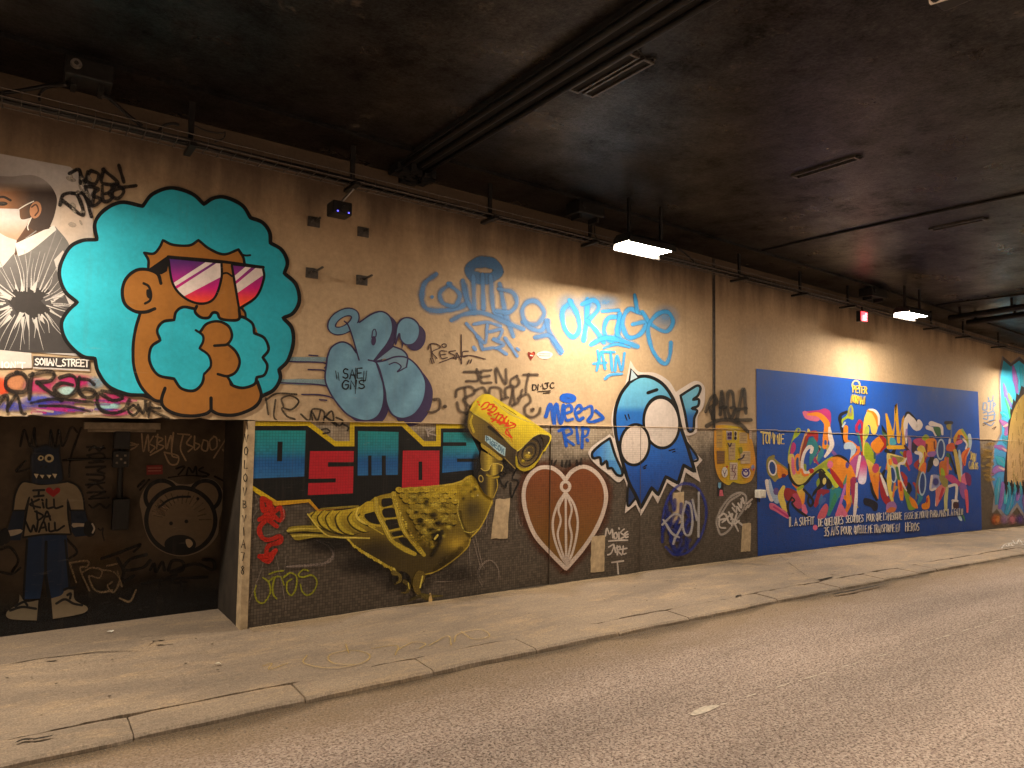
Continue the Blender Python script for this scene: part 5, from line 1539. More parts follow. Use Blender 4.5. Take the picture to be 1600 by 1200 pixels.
for p in ([(300, 185), (303, 189)], [(312, 215), (316, 219)], [(335, 240), (380, 195), (420, 200), (390, 250), (345, 265)], [(420, 215), (470, 215), (440, 260), (400, 270), (450, 290)], [(455, 230), (500, 250), (450, 300), (400, 300), (440, 330)], [(470, 320), (520, 300), (480, 370), (450, 390)], [(520, 320), (560, 330), (500, 400), (540, 400)], [(560, 340), (580, 390), (530, 420)],
          [(600, 340), (560, 400), (620, 410), (580, 440)], [(620, 380), (600, 440), (680, 420)], [(640, 400), (690, 420), (680, 450), (610, 470), (590, 510), (640, 550)], [(600, 470), (640, 540), (655, 560)], [(440, 360), (500, 380), (620, 430)]):
    A.stroke('orange_scrawl', p, 14, OR, soft=.2, alpha=.96)
for p in ([(420, 400), (520, 500), (620, 560)], [(640, 560), (660, 600)]): A.stroke('orange_scrawl', p, 8, OR, soft=.6, alpha=.4)
A.done()

# ---------------------------------------------------------------- brick-red heart
A = Art('heart_mural', 'brick-red heart with a thick pale outline and a white leaf-shaped figure', 'mural', y0=.0060).fr(700, 600, 3.75)
HT = [(690, 1082, 1), (600, 992), (505, 880), (452, 740), (442, 630), (470, 545), (530, 493), (600, 490), (650, 520), (686, 562, 1), (725, 512), (790, 484), (860, 515), (912, 590), (922, 690), (880, 820), (800, 950)]
A.stroke('halo', HT, 62, (92, 46, 24), closed=True, soft=.75, alpha=.8)
A.fill('heart', HT, (112, 64, 26), grad=lambda x, y: mixc((114, 60, 27), (118, 82, 29), (y - 560) / 450), cells=(3, 8))
WH = (196, 178, 166)
A.stroke('outline', HT, 21, WH, closed=True)
for i in range(9): A.stroke('overspray', [(600 + i * 22, 478 - abs(4 - i) * 3), (606 + i * 22 + random.uniform(-8, 8), 438 + random.uniform(-8, 14))], [16, 9], (24, 17, 15), soft=.6, alpha=.0 if i in (2, 6) else .8)
A.stroke('figure', ell(686, 600, 25, 28), 16, WH, closed=True)
for p, w in (([(686, 632), (640, 705), (612, 800), (620, 900), (655, 1000), (690, 1055)], 12), ([(686, 632), (735, 705), (757, 800), (748, 900), (722, 1000), (690, 1055)], 12), ([(687, 640), (688, 850), (690, 1050)], 12), ([(680, 652), (645, 730), (658, 800), (640, 880), (662, 970), (688, 1045)], 11), ([(694, 652), (722, 730), (708, 810), (722, 890), (708, 980), (692, 1045)], 11)): A.stroke('figure', p, w, WH)
A.blob('figure', 690, 1030, 30, 36, WH, .6, .4)
A.done()

# ---------------------------------------------------------------- winged ghost
A = Art('winged_ghost_mural', 'blue cartoon ghost with huge white eyes, little wings and a white outline', 'mural', y0=.0105).fr(900, 560, 3.53)
PW = (206, 192, 184)
A.fill('white_outline', [(296, 12, 1), (342, 72), (430, 80), (505, 122), (548, 185, 1), (590, 158), (655, 124), (700, 148), (708, 200), (700, 265), (668, 320), (664, 400), (630, 424), (602, 424, 1), (640, 500), (694, 560, 1), (660, 600, 1), (684, 684, 1), (602, 628, 1), (572, 736, 1), (500, 684, 1), (448, 800, 1), (420, 752, 1), (354, 868, 1), (326, 806, 1), (266, 854, 1), (278, 720), (262, 660, 1), (228, 682), (176, 640), (108, 586), (66, 530), (86, 486), (182, 418, 1), (206, 440, 1), (192, 340), (212, 250), (266, 152, 1), (280, 90)], PW)
A.stroke('white_outline', [(300, 120), (330, 200)], 4, PW)
GB = vgrad([(110, (104, 178, 208)), (260, (88, 160, 204)), (300, (34, 104, 186)), (480, (34, 98, 190)), (620, (26, 80, 168)), (760, (22, 62, 136))])
A.fill('tail_flap', [(288, 680, 1), (326, 770, 1), (284, 812, 1), (278, 740)], (28, 50, 96)); A.fill('tail_flap', [(610, 462, 1), (668, 550, 1), (628, 572, 1)], (34, 84, 160))
GHOST = [(290, 132, 1), (350, 100), (420, 108), (490, 158), (545, 255), (575, 380), (612, 490), (652, 625, 1), (590, 588, 1), (560, 688, 1), (492, 652, 1), (450, 752, 1), (414, 712, 1), (354, 824, 1), (325, 755), (285, 675), (245, 540), (215, 410), (212, 300), (240, 205)]
A.fill('body', GHOST, (34, 100, 188), grad=GB, cells=(0, 16)); A.stroke('outline', GHOST, 17, BLK, closed=True)
A.stroke('outline', [(288, 676), (280, 750), (284, 814), (324, 772)], 11, BLK); A.stroke('outline', [(610, 465), (668, 552), (634, 572)], 11, BLK)
A.fill('horn', [(300, 58, 1), (340, 103, 1), (288, 128, 1)], (176, 196, 208)); A.stroke('outline', [(340, 103), (300, 57), (288, 138)], 10, BLK, smooth=False)
A.fill('outline', ell(468, 352, 106, 150, -4), BLK); A.fill('eye', ell(468, 355, 91, 131, -4), (214, 200, 192))
A.fill('outline', ell(320, 476, 88, 120, 6), BLK); A.fill('eye', ell(320, 476, 73, 104, 6), (210, 194, 184))
A.stroke('outline', [(393, 190), (442, 173)], 16, BLK)
for p in ([(266, 312), (277, 340)], [(284, 308), (291, 332)], [(510, 508), (540, 500)], [(528, 517), (542, 512)], [(366, 600), (386, 588)], [(370, 608), (380, 604)]): A.stroke('outline', p, 6, BLK)
WR = [(572, 206, 1), (620, 175), (665, 150), (682, 165), (668, 205), (640, 228), (672, 226), (668, 262), (634, 276), (664, 288), (648, 330), (644, 388), (628, 404), (612, 390), (596, 300)]
WL = [(183, 440, 1), (130, 476), (86, 520), (92, 550), (128, 546), (136, 586), (164, 566), (172, 606), (192, 604), (220, 640), (246, 646), (250, 620), (214, 540)]
A.fill('wing', WR, (80, 150, 196), grad=vgrad([(160, (110, 176, 204)), (270, (90, 160, 196)), (320, (34, 92, 160)), (400, (26, 74, 150))]), cells=(0, 10)); A.stroke('outline', WR, 13, BLK, closed=True)
A.fill('wing', WL, (60, 130, 196), grad=lambda x, y: mixc((36, 100, 184), (104, 164, 206), (x - 90) / 110 if y < 560 else (x - 100) / 200), cells=(6, 6)); A.stroke('outline', WL, 13, BLK, closed=True)
A.done()

# ---------------------------------------------------------------- smaller tags on the mosaic
A = Art('red_arrow_tag', 'vertical red tag ending in an arrow at the left end of the mosaic', 'graffiti tag', y0=.0085).fr(380, 760, 6)
RT = (190, 34, 14)
for p in ([(170, 120), (190, 230), (260, 180), (280, 240), (340, 200), (370, 260), (340, 320), (250, 260), (150, 310)], [(230, 150), (280, 290), (200, 290)], [(310, 370), (220, 320), (150, 390), (170, 470), (230, 500), (340, 470), (340, 520), (230, 560), (215, 660)], [(155, 655), (235, 700), (300, 600)], [(300, 600), (225, 650), (155, 655)], [(180, 110), (250, 150)]):
    A.stroke('red_arrow_tag', p, 38, RT, soft=.2, alpha=.97)
A.done()
A = Art('yellow_tag', 'yellow-green looped tag low on the mosaic under the red arrow', 'graffiti tag').fr(380, 760, 6)
YG = (150, 148, 34)
for p in ([(185, 855), (240, 900), (250, 1000), (190, 1090), (130, 1070), (105, 980), (120, 930)], [(250, 880), (290, 850), (275, 940), (280, 1010), (310, 1050)], [(245, 820), (300, 800), (370, 790)], [(280, 900), (300, 850), (350, 850), (380, 920)], [(380, 850), (440, 810), (500, 850), (490, 960), (450, 1020), (410, 980), (410, 900), (450, 870)], [(610, 790), (560, 780), (515, 830), (560, 850), (640, 830), (690, 890), (660, 980), (600, 1020), (550, 980), (535, 920)]):
    A.stroke('yellow_tag', p, 15, YG, soft=.4, alpha=.92)
A.done()
A = Art('chalk_scrawl', 'thin pale scratched lines and a faint white hook at the left end of the mosaic', 'graffiti tag', y0=.0078).fr(380, 760, 6)
CH = (150, 134, 122)
for p in ([(30, 1140), (100, 960), (190, 700), (215, 500)], [(400, 1170), (370, 960), (300, 640), (270, 560)], [(30, 560), (100, 490), (280, 440), (390, 430)], [(110, 80), (160, 170), (200, 140)], [(60, 210), (150, 150)], [(130, 400), (90, 300), (140, 210)], [(370, 200), (380, 290), (330, 370)], [(400, 640), (385, 800)]): A.stroke('scratches', p, 5, CH, soft=.4, alpha=.7)
A.stroke('hook', [(410, 750), (600, 740), (760, 720), (840, 650), (810, 570), (690, 505)], [18, 22, 26, 26, 22, 14], (140, 124, 116), soft=.6, alpha=.75)
A.done()
A = Art('chalk_figure', 'thin pale chalk circle and strokes low on the mosaic between pigeon and heart', 'graffiti tag').fr(700, 720, 5.4556)
for p in ([(205, 650), (270, 890)], [(228, 630), (290, 880), (310, 912)], [(180, 700), (185, 850), (195, 980)], [(290, 1070), (250, 980), (270, 900), (340, 845), (400, 870), (432, 940), (430, 1000)], [(300, 1050), (262, 960), (290, 890), (360, 850), (420, 910), (433, 980)], [(580, 580), (580, 430), (610, 540), (630, 560), (632, 480)], [(270, 610), (300, 520)], [(320, 620), (330, 470)], [(-120, 1030), (60, 1025), (160, 1005)]): A.stroke('chalk_figure', p, 5.5, CH, soft=.4, alpha=.75)
A.done()
A = Art('black_letters_tag', 'thin black zigzag letters under the yellow camera, above the upper cement patch', 'graffiti tag', y0=.0078).fr(700, 600, 6.667)
for p in ([(525, 935), (575, 915), (595, 940), (560, 965), (530, 945), (545, 1020), (590, 1075), (605, 1030), (618, 1015)], [(710, 880), (665, 985), (735, 1010), (700, 1090), (655, 1180), (650, 1030)]): A.stroke('black_letters_tag', p, 15, (22, 17, 15), soft=.2, alpha=.97)
A.done()
A = Art('white_signature', 'small white signature MOISE ART between heart and ghost', 'graffiti tag').fr(700, 600, 3.75)
WS = (204, 190, 180)
for p in ([(920, 890), (930, 845), (945, 880), (960, 850), (965, 900)], [(970, 880), (985, 870), (990, 895), (975, 905), (970, 880)], [(1000, 870), (1000, 915)], [(1000, 845), (1001, 848)], [(1030, 850), (1010, 870), (1035, 890), (1012, 905)], [(1050, 865), (1035, 875), (1040, 900), (1052, 895)], [(1035, 885), (1052, 880)], [(940, 920), (1000, 915), (1050, 915)],
          [(940, 955), (970, 940), (955, 990), (935, 1000)], [(970, 945), (980, 985)], [(990, 950), (990, 1000)], [(985, 960), (1005, 950), (1005, 970), (990, 975), (1015, 1000)], [(1025, 950), (1022, 995), (1040, 992)], [(1015, 968), (1045, 962)], [(958, 1045), (1025, 1036)], [(990, 1040), (995, 1110)]): A.stroke('white_signature', p, 8, WS, soft=.2, alpha=.97)
A.done()
A = Art('blue_circle_tag', 'white POV letters over a scribbled blue oval right of the ghost tail', 'graffiti tag', y0=.0190).fr(900, 560, 3.53)
BD = (28, 44, 132)
A.stroke('blue_oval', [(470, 1010), (475, 860), (520, 740), (590, 690), (670, 720), (712, 830), (690, 960), (620, 1060), (540, 1080), (490, 1040)], 13, BD, soft=.35, alpha=.85)
for i in range(18):
    x = 480 + random.uniform(0, 130); y = 760 + random.uniform(0, 270)
    A.stroke('blue_oval', [(x, y), (x + random.uniform(-30, 40), y + random.uniform(40, 90)), (x + random.uniform(0, 60), y + random.uniform(-20, 60))], 16, BD, soft=.6, alpha=.7)
for p in ([(470, 915), (530, 860), (570, 870), (575, 920), (540, 990), (530, 1020)], [(475, 890), (520, 960), (560, 985)], [(600, 790), (580, 870), (590, 960), (620, 970), (635, 900), (625, 810), (600, 790)], [(635, 780), (660, 890)], [(670, 740), (668, 980)]): A.stroke('white_letters', p, 11, (178, 172, 172), soft=.3, alpha=.92)
A.done()
A = Art('black_raga_tag', 'smoky black RAGA tag over the steel joint', 'graffiti tag', y0=.0165).fr(1090, 600, 4.4455)
for p, w in (([(50, 190), (80, 110), (110, 85), (125, 130), (80, 170), (100, 235)], 20), ([(115, 80), (95, 240)], 18), ([(150, 210), (160, 50), (185, 230)], 20), ([(150, 165), (190, 160)], 16), ([(245, 150), (235, 60), (205, 60), (200, 170), (225, 235), (255, 170), (225, 165)], 20), ([(265, 250), (310, 35), (328, 200)], 22), ([(255, 180), (330, 170)], 16), ([(60, 290), (130, 255), (220, 250), (290, 280), (340, 330)], 24), ([(260, 250), (360, 250)], 22)):
    A.stroke('black_raga_tag', p, w, (34, 27, 23), soft=.4, alpha=.9)
A.done()

# yellow patch with pasted stickers
A = Art('sticker_collage', 'egg-shaped yellow painted patch pasted with small paper stickers below the black RAGA tag', 'collage', y0=.0070).fr(1090, 600, 4.4455)
A.fill('yellow_patch', [(118, 300), (160, 285), (240, 290), (330, 315), (372, 380), (398, 520), (396, 600), (370, 670), (320, 692), (280, 690), (240, 680), (215, 702), (170, 680), (135, 630), (116, 540), (112, 420)], (198, 166, 34), grad=lambda x, y: mixc((190, 170, 24), (206, 130, 44), abs(x - 250) / 170), cells=(8, 10))
for i, (x0, y0, x1, y1, c) in enumerate(((126, 315, 170, 440, (176, 140, 70)), (196, 325, 236, 388, (180, 168, 170)), (248, 325, 272, 388, (200, 180, 150)), (284, 335, 342, 410, (186, 156, 106)), (210, 408, 258, 526, (178, 150, 110)), (128, 462, 184, 552, (120, 84, 44)), (292, 465, 362, 552, (186, 160, 124)), (218, 545, 272, 664, (196, 176, 160)), (352, 318, 370, 380, (186, 160, 140)))):
    A.fill('paper_sticker', [(x0, y0), (x1, y0 + 2), (x1 - 1, y1), (x0 + 2, y1 + 2)], c, smooth=False)
    for k in range(4):
        yy = y0 + (y1 - y0) * (k + .7) / 5
        A.stroke('sticker_print', [(x0 + 8, yy), (x1 - 8, yy + random.uniform(-3, 3))], 3, mixc(c, (70, 50, 60), .6))
for x0, y0, x1, y1 in ((202, 338, 216, 358), (218, 336, 232, 360), (204, 364, 230, 384)): A.fill('sticker_print', [(x0, y0), (x1, y0), (x1, y1), (x0, y1)], (66, 34, 92), smooth=False)
A.fill('sticker_print', ell(258, 345, 8, 14), (28, 18, 22)); A.fill('sticker_print', ell(257, 376, 9, 12), (28, 18, 22))
A.stroke('sticker_print', [(205, 410), (218, 436), (228, 412)], 7, (40, 26, 50)); A.stroke('sticker_print', [(278, 524), (305, 515), (318, 492)], 9, (54, 42, 60)); A.fill('sticker_print', [(282, 440), (300, 436), (308, 470), (290, 486)], (120, 122, 26))
A.fill('round_sticker', ell(182, 612, 21, 36), (206, 196, 190)); A.stroke('round_sticker', [(170, 600), (182, 625), (194, 596)], 4, (80, 60, 90)); A.stroke('round_sticker', [(182, 620), (180, 640)], 4, (80, 60, 90))
A.fill('round_sticker', ell(330, 618, 32, 34), (202, 190, 186)); A.stroke('round_sticker', ell(328, 616, 22, 24), 10, (62, 40, 120), closed=True); A.stroke('round_sticker', [(308, 590), (330, 612), (352, 588)], 8, (62, 40, 120))
A.stroke('sticker_print', [(240, 560), (236, 600), (256, 620), (244, 655)], 5, (120, 70, 90)); A.stroke('sticker_print', [(262, 565), (246, 610)], 4, (120, 70, 90))
A.fill('round_sticker', ell(378, 580, 12, 20), (120, 130, 170)); A.fill('round_sticker', ell(382, 592, 7, 8), (190, 50, 40)); A.fill('round_sticker', ell(198, 574, 6, 8), (190, 50, 40))
A.done()
A = Art('gloss_sticker', 'narrow dark sticker with a blue and a pink mark beneath the yellow sticker patch', 'sticker').fr(1090, 600, 4.4455)
A.fill('backing', [(133, 682), (178, 684), (178, 780), (133, 778)], (26, 18, 22), smooth=False); A.fill('blue_mark', [(140, 685), (162, 685), (160, 718), (150, 725), (141, 716)], (110, 160, 196), smooth=False); A.fill('pink_mark', [(152, 735), (170, 735), (178, 778), (148, 778)], (200, 90, 106), smooth=False)
A.done()
A = Art('white_oval_tag', 'white scribbled name inside a slanted white oval left of the switch box', 'graffiti tag').fr(1090, 600, 4.4455)
for p in ([(150, 1030), (130, 960), (160, 870), (220, 790), (290, 755), (335, 785), (320, 860), (270, 940), (210, 1020), (160, 1045), (140, 1010)], [(165, 900), (220, 815), (290, 770)]): A.stroke('oval', p, 15, (176, 164, 156), soft=.55, alpha=.8)
for p in ([(150, 920), (150, 990), (190, 1000)], [(150, 945), (185, 935)], [(145, 925), (180, 900), (200, 930), (170, 960)], [(195, 910), (215, 960), (235, 970)], [(200, 930), (240, 900), (230, 940)], [(215, 890), (250, 960), (280, 1020)], [(310, 980), (250, 940), (235, 980)], [(270, 900), (250, 970), (285, 950)], [(240, 860), (265, 890), (270, 850), (290, 880)], [(280, 830), (300, 860), (300, 820)], [(240, 830), (255, 850)], [(300, 800), (320, 830), (310, 790)], [(330, 870), (345, 845)], [(350, 855), (365, 830)], [(340, 830), (375, 800)]): A.stroke('letters', p, 11, (206, 194, 186), soft=.25, alpha=.95)
A.done()
A = Art('edge_lettering', 'small black signs written down the pale upright edge of the mosaic wall', 'graffiti tag', Y=-.012, y0=.002)
E_ = (28, 20, 16)
A.fr(380, 640, 3)
for k, ch in enumerate('IVOLOVBVIA78'):
    y = 90 + k * 62
    x = 14 - (y / 3 + 640 - 660) * .031 * 3 - 4
    s_ = A.text('edge_lettering', ch, x, y, x + 17, y + 1, 36, 36, 4.0, E_, jit=.1)
A.done()
A = Art('chalk_pale_tag', 'faint white K scribble above the S of the OSMOZ letters', 'graffiti tag', y0=.0078).fr(400, 450, 4)
for p in ([(1065, 885), (1075, 925)], [(1110, 880), (1075, 905), (1120, 920)], [(1060, 885), (1100, 878)]): A.stroke('chalk_pale_tag', p, 9, (180, 166, 156), soft=.4, alpha=.85)
A.done()
# ---------------------------------------------------------------- blue mural with the wildstyle letters
A = Art('blue_mural', 'big blue painted panel of tangled rainbow letters with a crown and white French lettering', 'mural', y0=.0060, step=1.6e-5).fr(0, 0, 1)
NAVY = (16, 70, 146)
A.fill('blue_panel', [(1181, 576), (1240, 582), (1300, 588.5), (1360, 595), (1420, 601), (1480, 607), (1527.5, 612), (1531, 700), (1533.5, 829), (1510, 832), (1400, 845), (1290, 858), (1183.5, 871)], NAVY, smooth=False, grad=lambda x, y: mixc((11, 80, 178), (8, 58, 138), max((y - 600) / 250, 1 - y / 900)), cells=(8, 8))
A.fr(1180, 640, 6)
A.fat = 1.22
O_, R_, P_, Pk, Y_, G_, T_, W_, LB, K_, MG, OL, DT = (220, 128, 22), (160, 24, 26), (150, 110, 170), (206, 100, 136), (212, 186, 84), (146, 164, 24), (30, 118, 128), (216, 204, 200), (168, 186, 206), (14, 12, 18), (176, 40, 110), (140, 128, 62), (52, 90, 60)
ru = random.Random(21)
for i in range(46):                                # the under-painting that ties the letters together
    x = ru.uniform(330, 1900); y = ru.uniform(330 - x * .04, 860 - x * .05)
    c = ru.choice([(150, 40, 90), (200, 110, 30), (120, 140, 40), (40, 120, 140), (120, 80, 150), (170, 150, 70), (14, 12, 20), (160, 40, 40), (200, 110, 140), (60, 90, 170)])
    A.stroke('under_painting', [(x, y), (x + ru.uniform(-40, 60), y + ru.uniform(30, 70)), (x + ru.uniform(-60, 60), y + ru.uniform(80, 170))], [ru.uniform(10, 26), ru.uniform(24, 44), ru.uniform(8, 20)], c)
def sh(pts, c, g=None): A.fill('letters', pts, c, grad=g, cells=(3, 5) if g else None)
def ln(pts, w, c, soft=0): A.stroke('letters', pts, w, c, soft=soft)
# S: left arm, stem and the round loop
ln([(165, 440), (120, 470), (120, 580), (180, 660)], 20, OL, .3)
sh([(110, 480), (150, 440), (215, 490), (300, 555), (305, 600), (260, 625), (180, 660), (130, 600)], OL)
sh([(200, 510), (300, 575), (300, 610), (250, 630), (215, 640)], O_); A.fill('letters', ell(264, 618, 22, 18), (120, 20, 30))
A.fill('letters', ell(158, 546, 42, 76, -8), W_); A.fill('letters', ell(158, 546, 29, 60, -8), (22, 58, 124))
sh([(385, 175), (412, 172), (425, 200), (405, 240), (350, 290), (330, 340), (318, 420), (310, 500), (300, 480), (310, 380), (335, 300), (365, 210)], G_); A.fill('letters', ell(402, 200, 11, 20, 10), (18, 64, 132))
sh([(345, 310), (372, 320), (375, 370), (345, 420), (325, 400)], MG)
sh([(310, 430), (355, 420), (370, 480), (400, 560), (470, 590), (560, 540), (690, 450), (760, 440), (860, 490), (890, 560), (760, 520), (640, 560), (560, 600), (470, 690), (400, 710), (340, 670), (310, 570)], (200, 170, 60), lambda x, y: mixc((206, 178, 92), (150, 160, 40), (x - 400) / 250))
sh([(340, 440), (372, 500), (378, 590), (352, 610), (335, 540)], Pk)
A.fill('letters', ell(398, 510, 36, 98, -2), O_); A.fill('letters', ell(394, 512, 17, 66, -2), (24, 68, 130))
sh([(560, 560), (650, 500), (720, 445), (780, 440), (870, 500), (900, 540), (930, 600), (880, 700), (800, 690), (740, 620), (690, 545), (610, 570)], (216, 128, 28))
sh([(640, 500), (720, 480), (690, 550), (560, 600), (540, 570)], (140, 150, 40))
sh([(640, 545), (700, 600), (750, 660), (780, 720), (740, 730), (690, 650), (620, 570)], (170, 176, 40)); sh([(700, 545), (760, 610), (820, 700), (810, 740), (760, 690), (710, 610)], R_)
A.fill('letters', ell(698, 515, 28, 36, 10), Pk); A.fill('letters', ell(782, 490, 22, 30), (226, 140, 40)); A.fill('letters', ell(860, 520, 18, 30), (78, 60, 130))
ln([(310, 510), (320, 620), (360, 690), (410, 714), (470, 690), (540, 610), (610, 560), (650, 590)], [10, 18, 20, 16, 18, 16, 12, 10], K_)
sh([(600, 565), (650, 600), (670, 650), (650, 710), (610, 740), (560, 790), (530, 820), (540, 770), (600, 690), (590, 620)], K_); sh([(680, 640), (715, 690), (710, 735), (670, 740), (662, 690)], K_); A.fill('letters', ell(645, 670, 17, 32, 5), (206, 190, 110))
ln([(724, 440), (780, 432), (840, 460), (880, 500)], [6, 16, 16, 8], K_)
# inner white hook and teal bloom
sh([(490, 175), (512, 200), (500, 215), (484, 205)], Y_)
ln([(475, 230), (440, 340), (420, 450), (425, 540), (470, 600)], 22, (196, 140, 90))
ln([(480, 260), (450, 370), (432, 470)], 26, (120, 40, 30)); sh([(490, 215), (575, 200), (585, 290), (560, 300), (540, 250), (495, 260), (470, 290)], R_)
sh([(500, 280), (540, 260), (580, 320), (590, 380), (560, 430), (510, 520), (505, 440), (525, 370), (480, 340)], T_)
ln([(520, 400), (530, 360), (500, 350), (460, 400), (438, 480), (440, 560), (480, 590), (540, 555)], [22, 26, 20, 20, 22, 22, 18, 12], W_)
ln([(430, 560), (450, 615), (490, 610)], 16, (222, 110, 30)); sh([(500, 560), (540, 555), (545, 585), (515, 600)], R_)
# overhead hook
sh([(440, 20), (480, 15), (590, 5), (650, -10), (700, 20), (706, 110), (690, 160), (660, 130), (640, 70), (580, 70), (480, 70)], MG)
sh([(440, 25), (460, 10), (500, 30), (600, 60), (600, 95), (560, 110), (470, 85)], Pk)
ln([(490, 45), (580, 45), (630, 80), (670, 140), (660, 250), (645, 350)], [16, 30, 40, 44, 42, 30], O_); A.fill('letters', ell(655, 308, 13, 24), (30, 76, 150))
ln([(692, 170), (700, 250), (715, 330), (680, 400), (650, 440)], [16, 30, 32, 30, 16], W_)
# lower left splay
ln([(105, 670), (125, 760), (150, 840)], [26, 34, 34], W_); ln([(130, 660), (150, 760), (200, 850)], [14, 30, 44], (158, 176, 206))
sh([(185, 730), (215, 750), (215, 790), (185, 800), (165, 770)], (96, 70, 130)); ln([(262, 725), (235, 800), (255, 880), (280, 950)], [22, 40, 44, 26], Y_)
sh([(130, 880), (170, 880), (230, 920), (290, 960), (310, 1020), (260, 1000), (180, 950), (135, 930)], Pk); ln([(170, 910), (230, 950), (300, 1000)], 14, MG)
sh([(275, 740), (330, 740), (400, 780), (440, 850), (440, 930), (390, 900), (340, 860), (290, 850), (265, 800)], (140, 30, 34)); sh([(350, 790), (410, 800), (440, 900), (390, 930), (350, 870)], (170, 60, 90))
sh([(385, 750), (430, 730), (460, 770), (460, 850), (440, 910), (425, 850), (400, 800)], O_, lambda x, y: mixc(Y_, O_, (y - 730) / 140)); ln([(400, 745), (440, 720)], 22, G_); ln([(450, 905), (460, 960)], [30, 40], Pk)
ln([(340, 820), (300, 900), (320, 1000)], [10, 18, 10], K_); ln([(340, 820), (365, 850), (340, 880), (380, 930), (450, 980), (520, 1020)], [10, 14, 12, 22, 16, 8], K_)
ln([(450, 750), (500, 800), (540, 860), (515, 905), (490, 860), (505, 800)], 16, K_)
sh([(590, 750), (680, 750), (690, 775), (640, 800), (600, 870), (560, 920), (545, 900), (570, 800)], (140, 26, 50)); sh([(615, 790), (590, 860), (600, 890), (630, 830)], (56, 96, 150)); sh([(640, 820), (660, 850), (610, 900), (600, 950), (590, 920)], (60, 90, 160))
sh([(620, 920), (660, 880), (680, 920), (650, 1010), (590, 1030), (580, 1000)], (190, 84, 100)); sh([(700, 780), (740, 740), (800, 740), (790, 800), (740, 900), (690, 1000), (670, 990), (690, 880)], T_); sh([(740, 780), (760, 850), (700, 960), (700, 900)], (46, 124, 90))
sh([(840, 680), (860, 690), (830, 800), (800, 900), (760, 950), (790, 850)], (170, 100, 180)); sh([(800, 880), (850, 960), (860, 1000), (750, 1000), (770, 930)], Pk)
ln([(870, 600), (830, 690)], 18, (70, 130, 110)); sh([(865, 550), (900, 520), (935, 560), (935, 640), (890, 700), (885, 800), (880, 880), (850, 880), (845, 780), (850, 690)], (222, 132, 22)); sh([(890, 650), (940, 640), (935, 800), (915, 900), (900, 820), (890, 740)], (150, 40, 80))
ln([(950, 690), (940, 820), (930, 960), (920, 1040)], [12, 18, 24, 16], W_); A.fill('letters', ell(558, 1105, 22, 26), Pk)
# second half
A.fr(1300, 620, 6.6667)
ln([(150, 155), (80, 200), (95, 320), (120, 480)], [20, 28, 20, 10], K_); sh([(170, 110), (200, 85), (220, 150), (215, 240), (160, 225), (110, 260), (110, 310), (95, 240), (150, 190)], G_); sh([(170, 130), (205, 90), (205, 195), (160, 200)], OL); A.fill('letters', ell(187, 140, 8, 30, 4), (90, 100, 160))
ln([(105, 310), (130, 270)], 14, LB); ln([(140, 320), (140, 450), (200, 480), (260, 530)], [34, 34, 26, 20], O_); sh([(125, 490), (190, 470), (240, 510), (240, 570), (200, 640), (180, 660), (190, 550), (125, 545)], LB); sh([(270, 510), (290, 570), (190, 690), (180, 650), (250, 570)], (220, 110, 40))
ln([(285, 250), (250, 310), (265, 370), (310, 360), (305, 270), (280, 250)], 20, (170, 20, 70)); ln([(300, 340), (300, 500), (310, 600)], 20, R_); ln([(265, 380), (290, 480), (300, 560)], 16, T_)
sh([(320, 290), (360, 150), (400, 130), (460, 160), (485, 250), (470, 330), (450, 385), (410, 380), (390, 300), (370, 290), (340, 480), (330, 620), (316, 600)], Y_); ln([(365, 145), (420, 165), (460, 230), (470, 300)], [12, 22, 24, 14], O_); ln([(385, 132), (440, 145), (480, 200), (482, 290)], [10, 20, 18, 12], W_)
sh([(340, 320), (380, 310), (375, 400), (330, 460)], (170, 180, 70)); sh([(340, 480), (370, 480), (420, 560), (450, 640), (430, 700), (400, 690), (340, 640), (330, 560)], G_)
sh([(400, 490), (470, 420), (530, 410), (560, 480), (540, 530), (470, 590), (420, 550)], O_); ln([(500, 410), (545, 460), (555, 500), (500, 570)], [20, 34, 24, 12], R_); sh([(520, 300), (590, 420), (620, 490), (560, 520), (560, 440), (520, 390)], DT); sh([(515, 290), (570, 390), (520, 350)], K_); ln([(440, 590), (440, 640)], 16, (30, 80, 90))
sh([(230, 620), (290, 600), (340, 640), (350, 740), (340, 880), (270, 880), (200, 720), (180, 690)], (160, 70, 130)); ln([(285, 620), (265, 740), (250, 830)], [20, 24, 14], W_); sh([(300, 680), (355, 680), (345, 890), (272, 892), (280, 780)], LB, lambda x, y: mixc((190, 60, 120), (210, 200, 220), (y - 700) / 150))
sh([(350, 650), (420, 690), (480, 780), (480, 980), (475, 1070), (440, 1030), (400, 880), (370, 740)], O_, lambda x, y: mixc(Y_, (214, 120, 24), (y - 680) / 160)); A.fill('letters', ell(450, 745, 36, 50, 10), (186, 60, 90)); ln([(400, 900), (420, 990), (460, 1070)], [16, 26, 20], K_); sh([(330, 1055), (410, 1070), (470, 1110), (465, 1180), (430, 1190), (400, 1150), (330, 1120)], (14, 14, 34))
ln([(505, 820), (540, 910), (575, 1025)], [14, 26, 14], W_); sh([(490, 790), (520, 900), (580, 1040), (620, 1100), (570, 1130), (510, 1050), (490, 920)], (150, 22, 40)); ln([(505, 820), (540, 910), (575, 1025)], [14, 24, 14], W_)
ln([(250, 910), (245, 1080), (235, 1220)], [20, 24, 16], W_)
# crown
for p in ([(560, 180), (600, 480), (610, 520)], [(560, 180), (630, 420)], [(630, 420), (660, 80), (690, 470)], [(690, 470), (735, 210), (740, 500)]): A.stroke('crown', p, [14, 32, 26], (214, 158, 26), smooth=False)
A.stroke('crown', [(585, 525), (740, 525)], 30, (218, 164, 30)); sh([(600, 430), (640, 430), (665, 490), (600, 500)], (70, 160, 180))
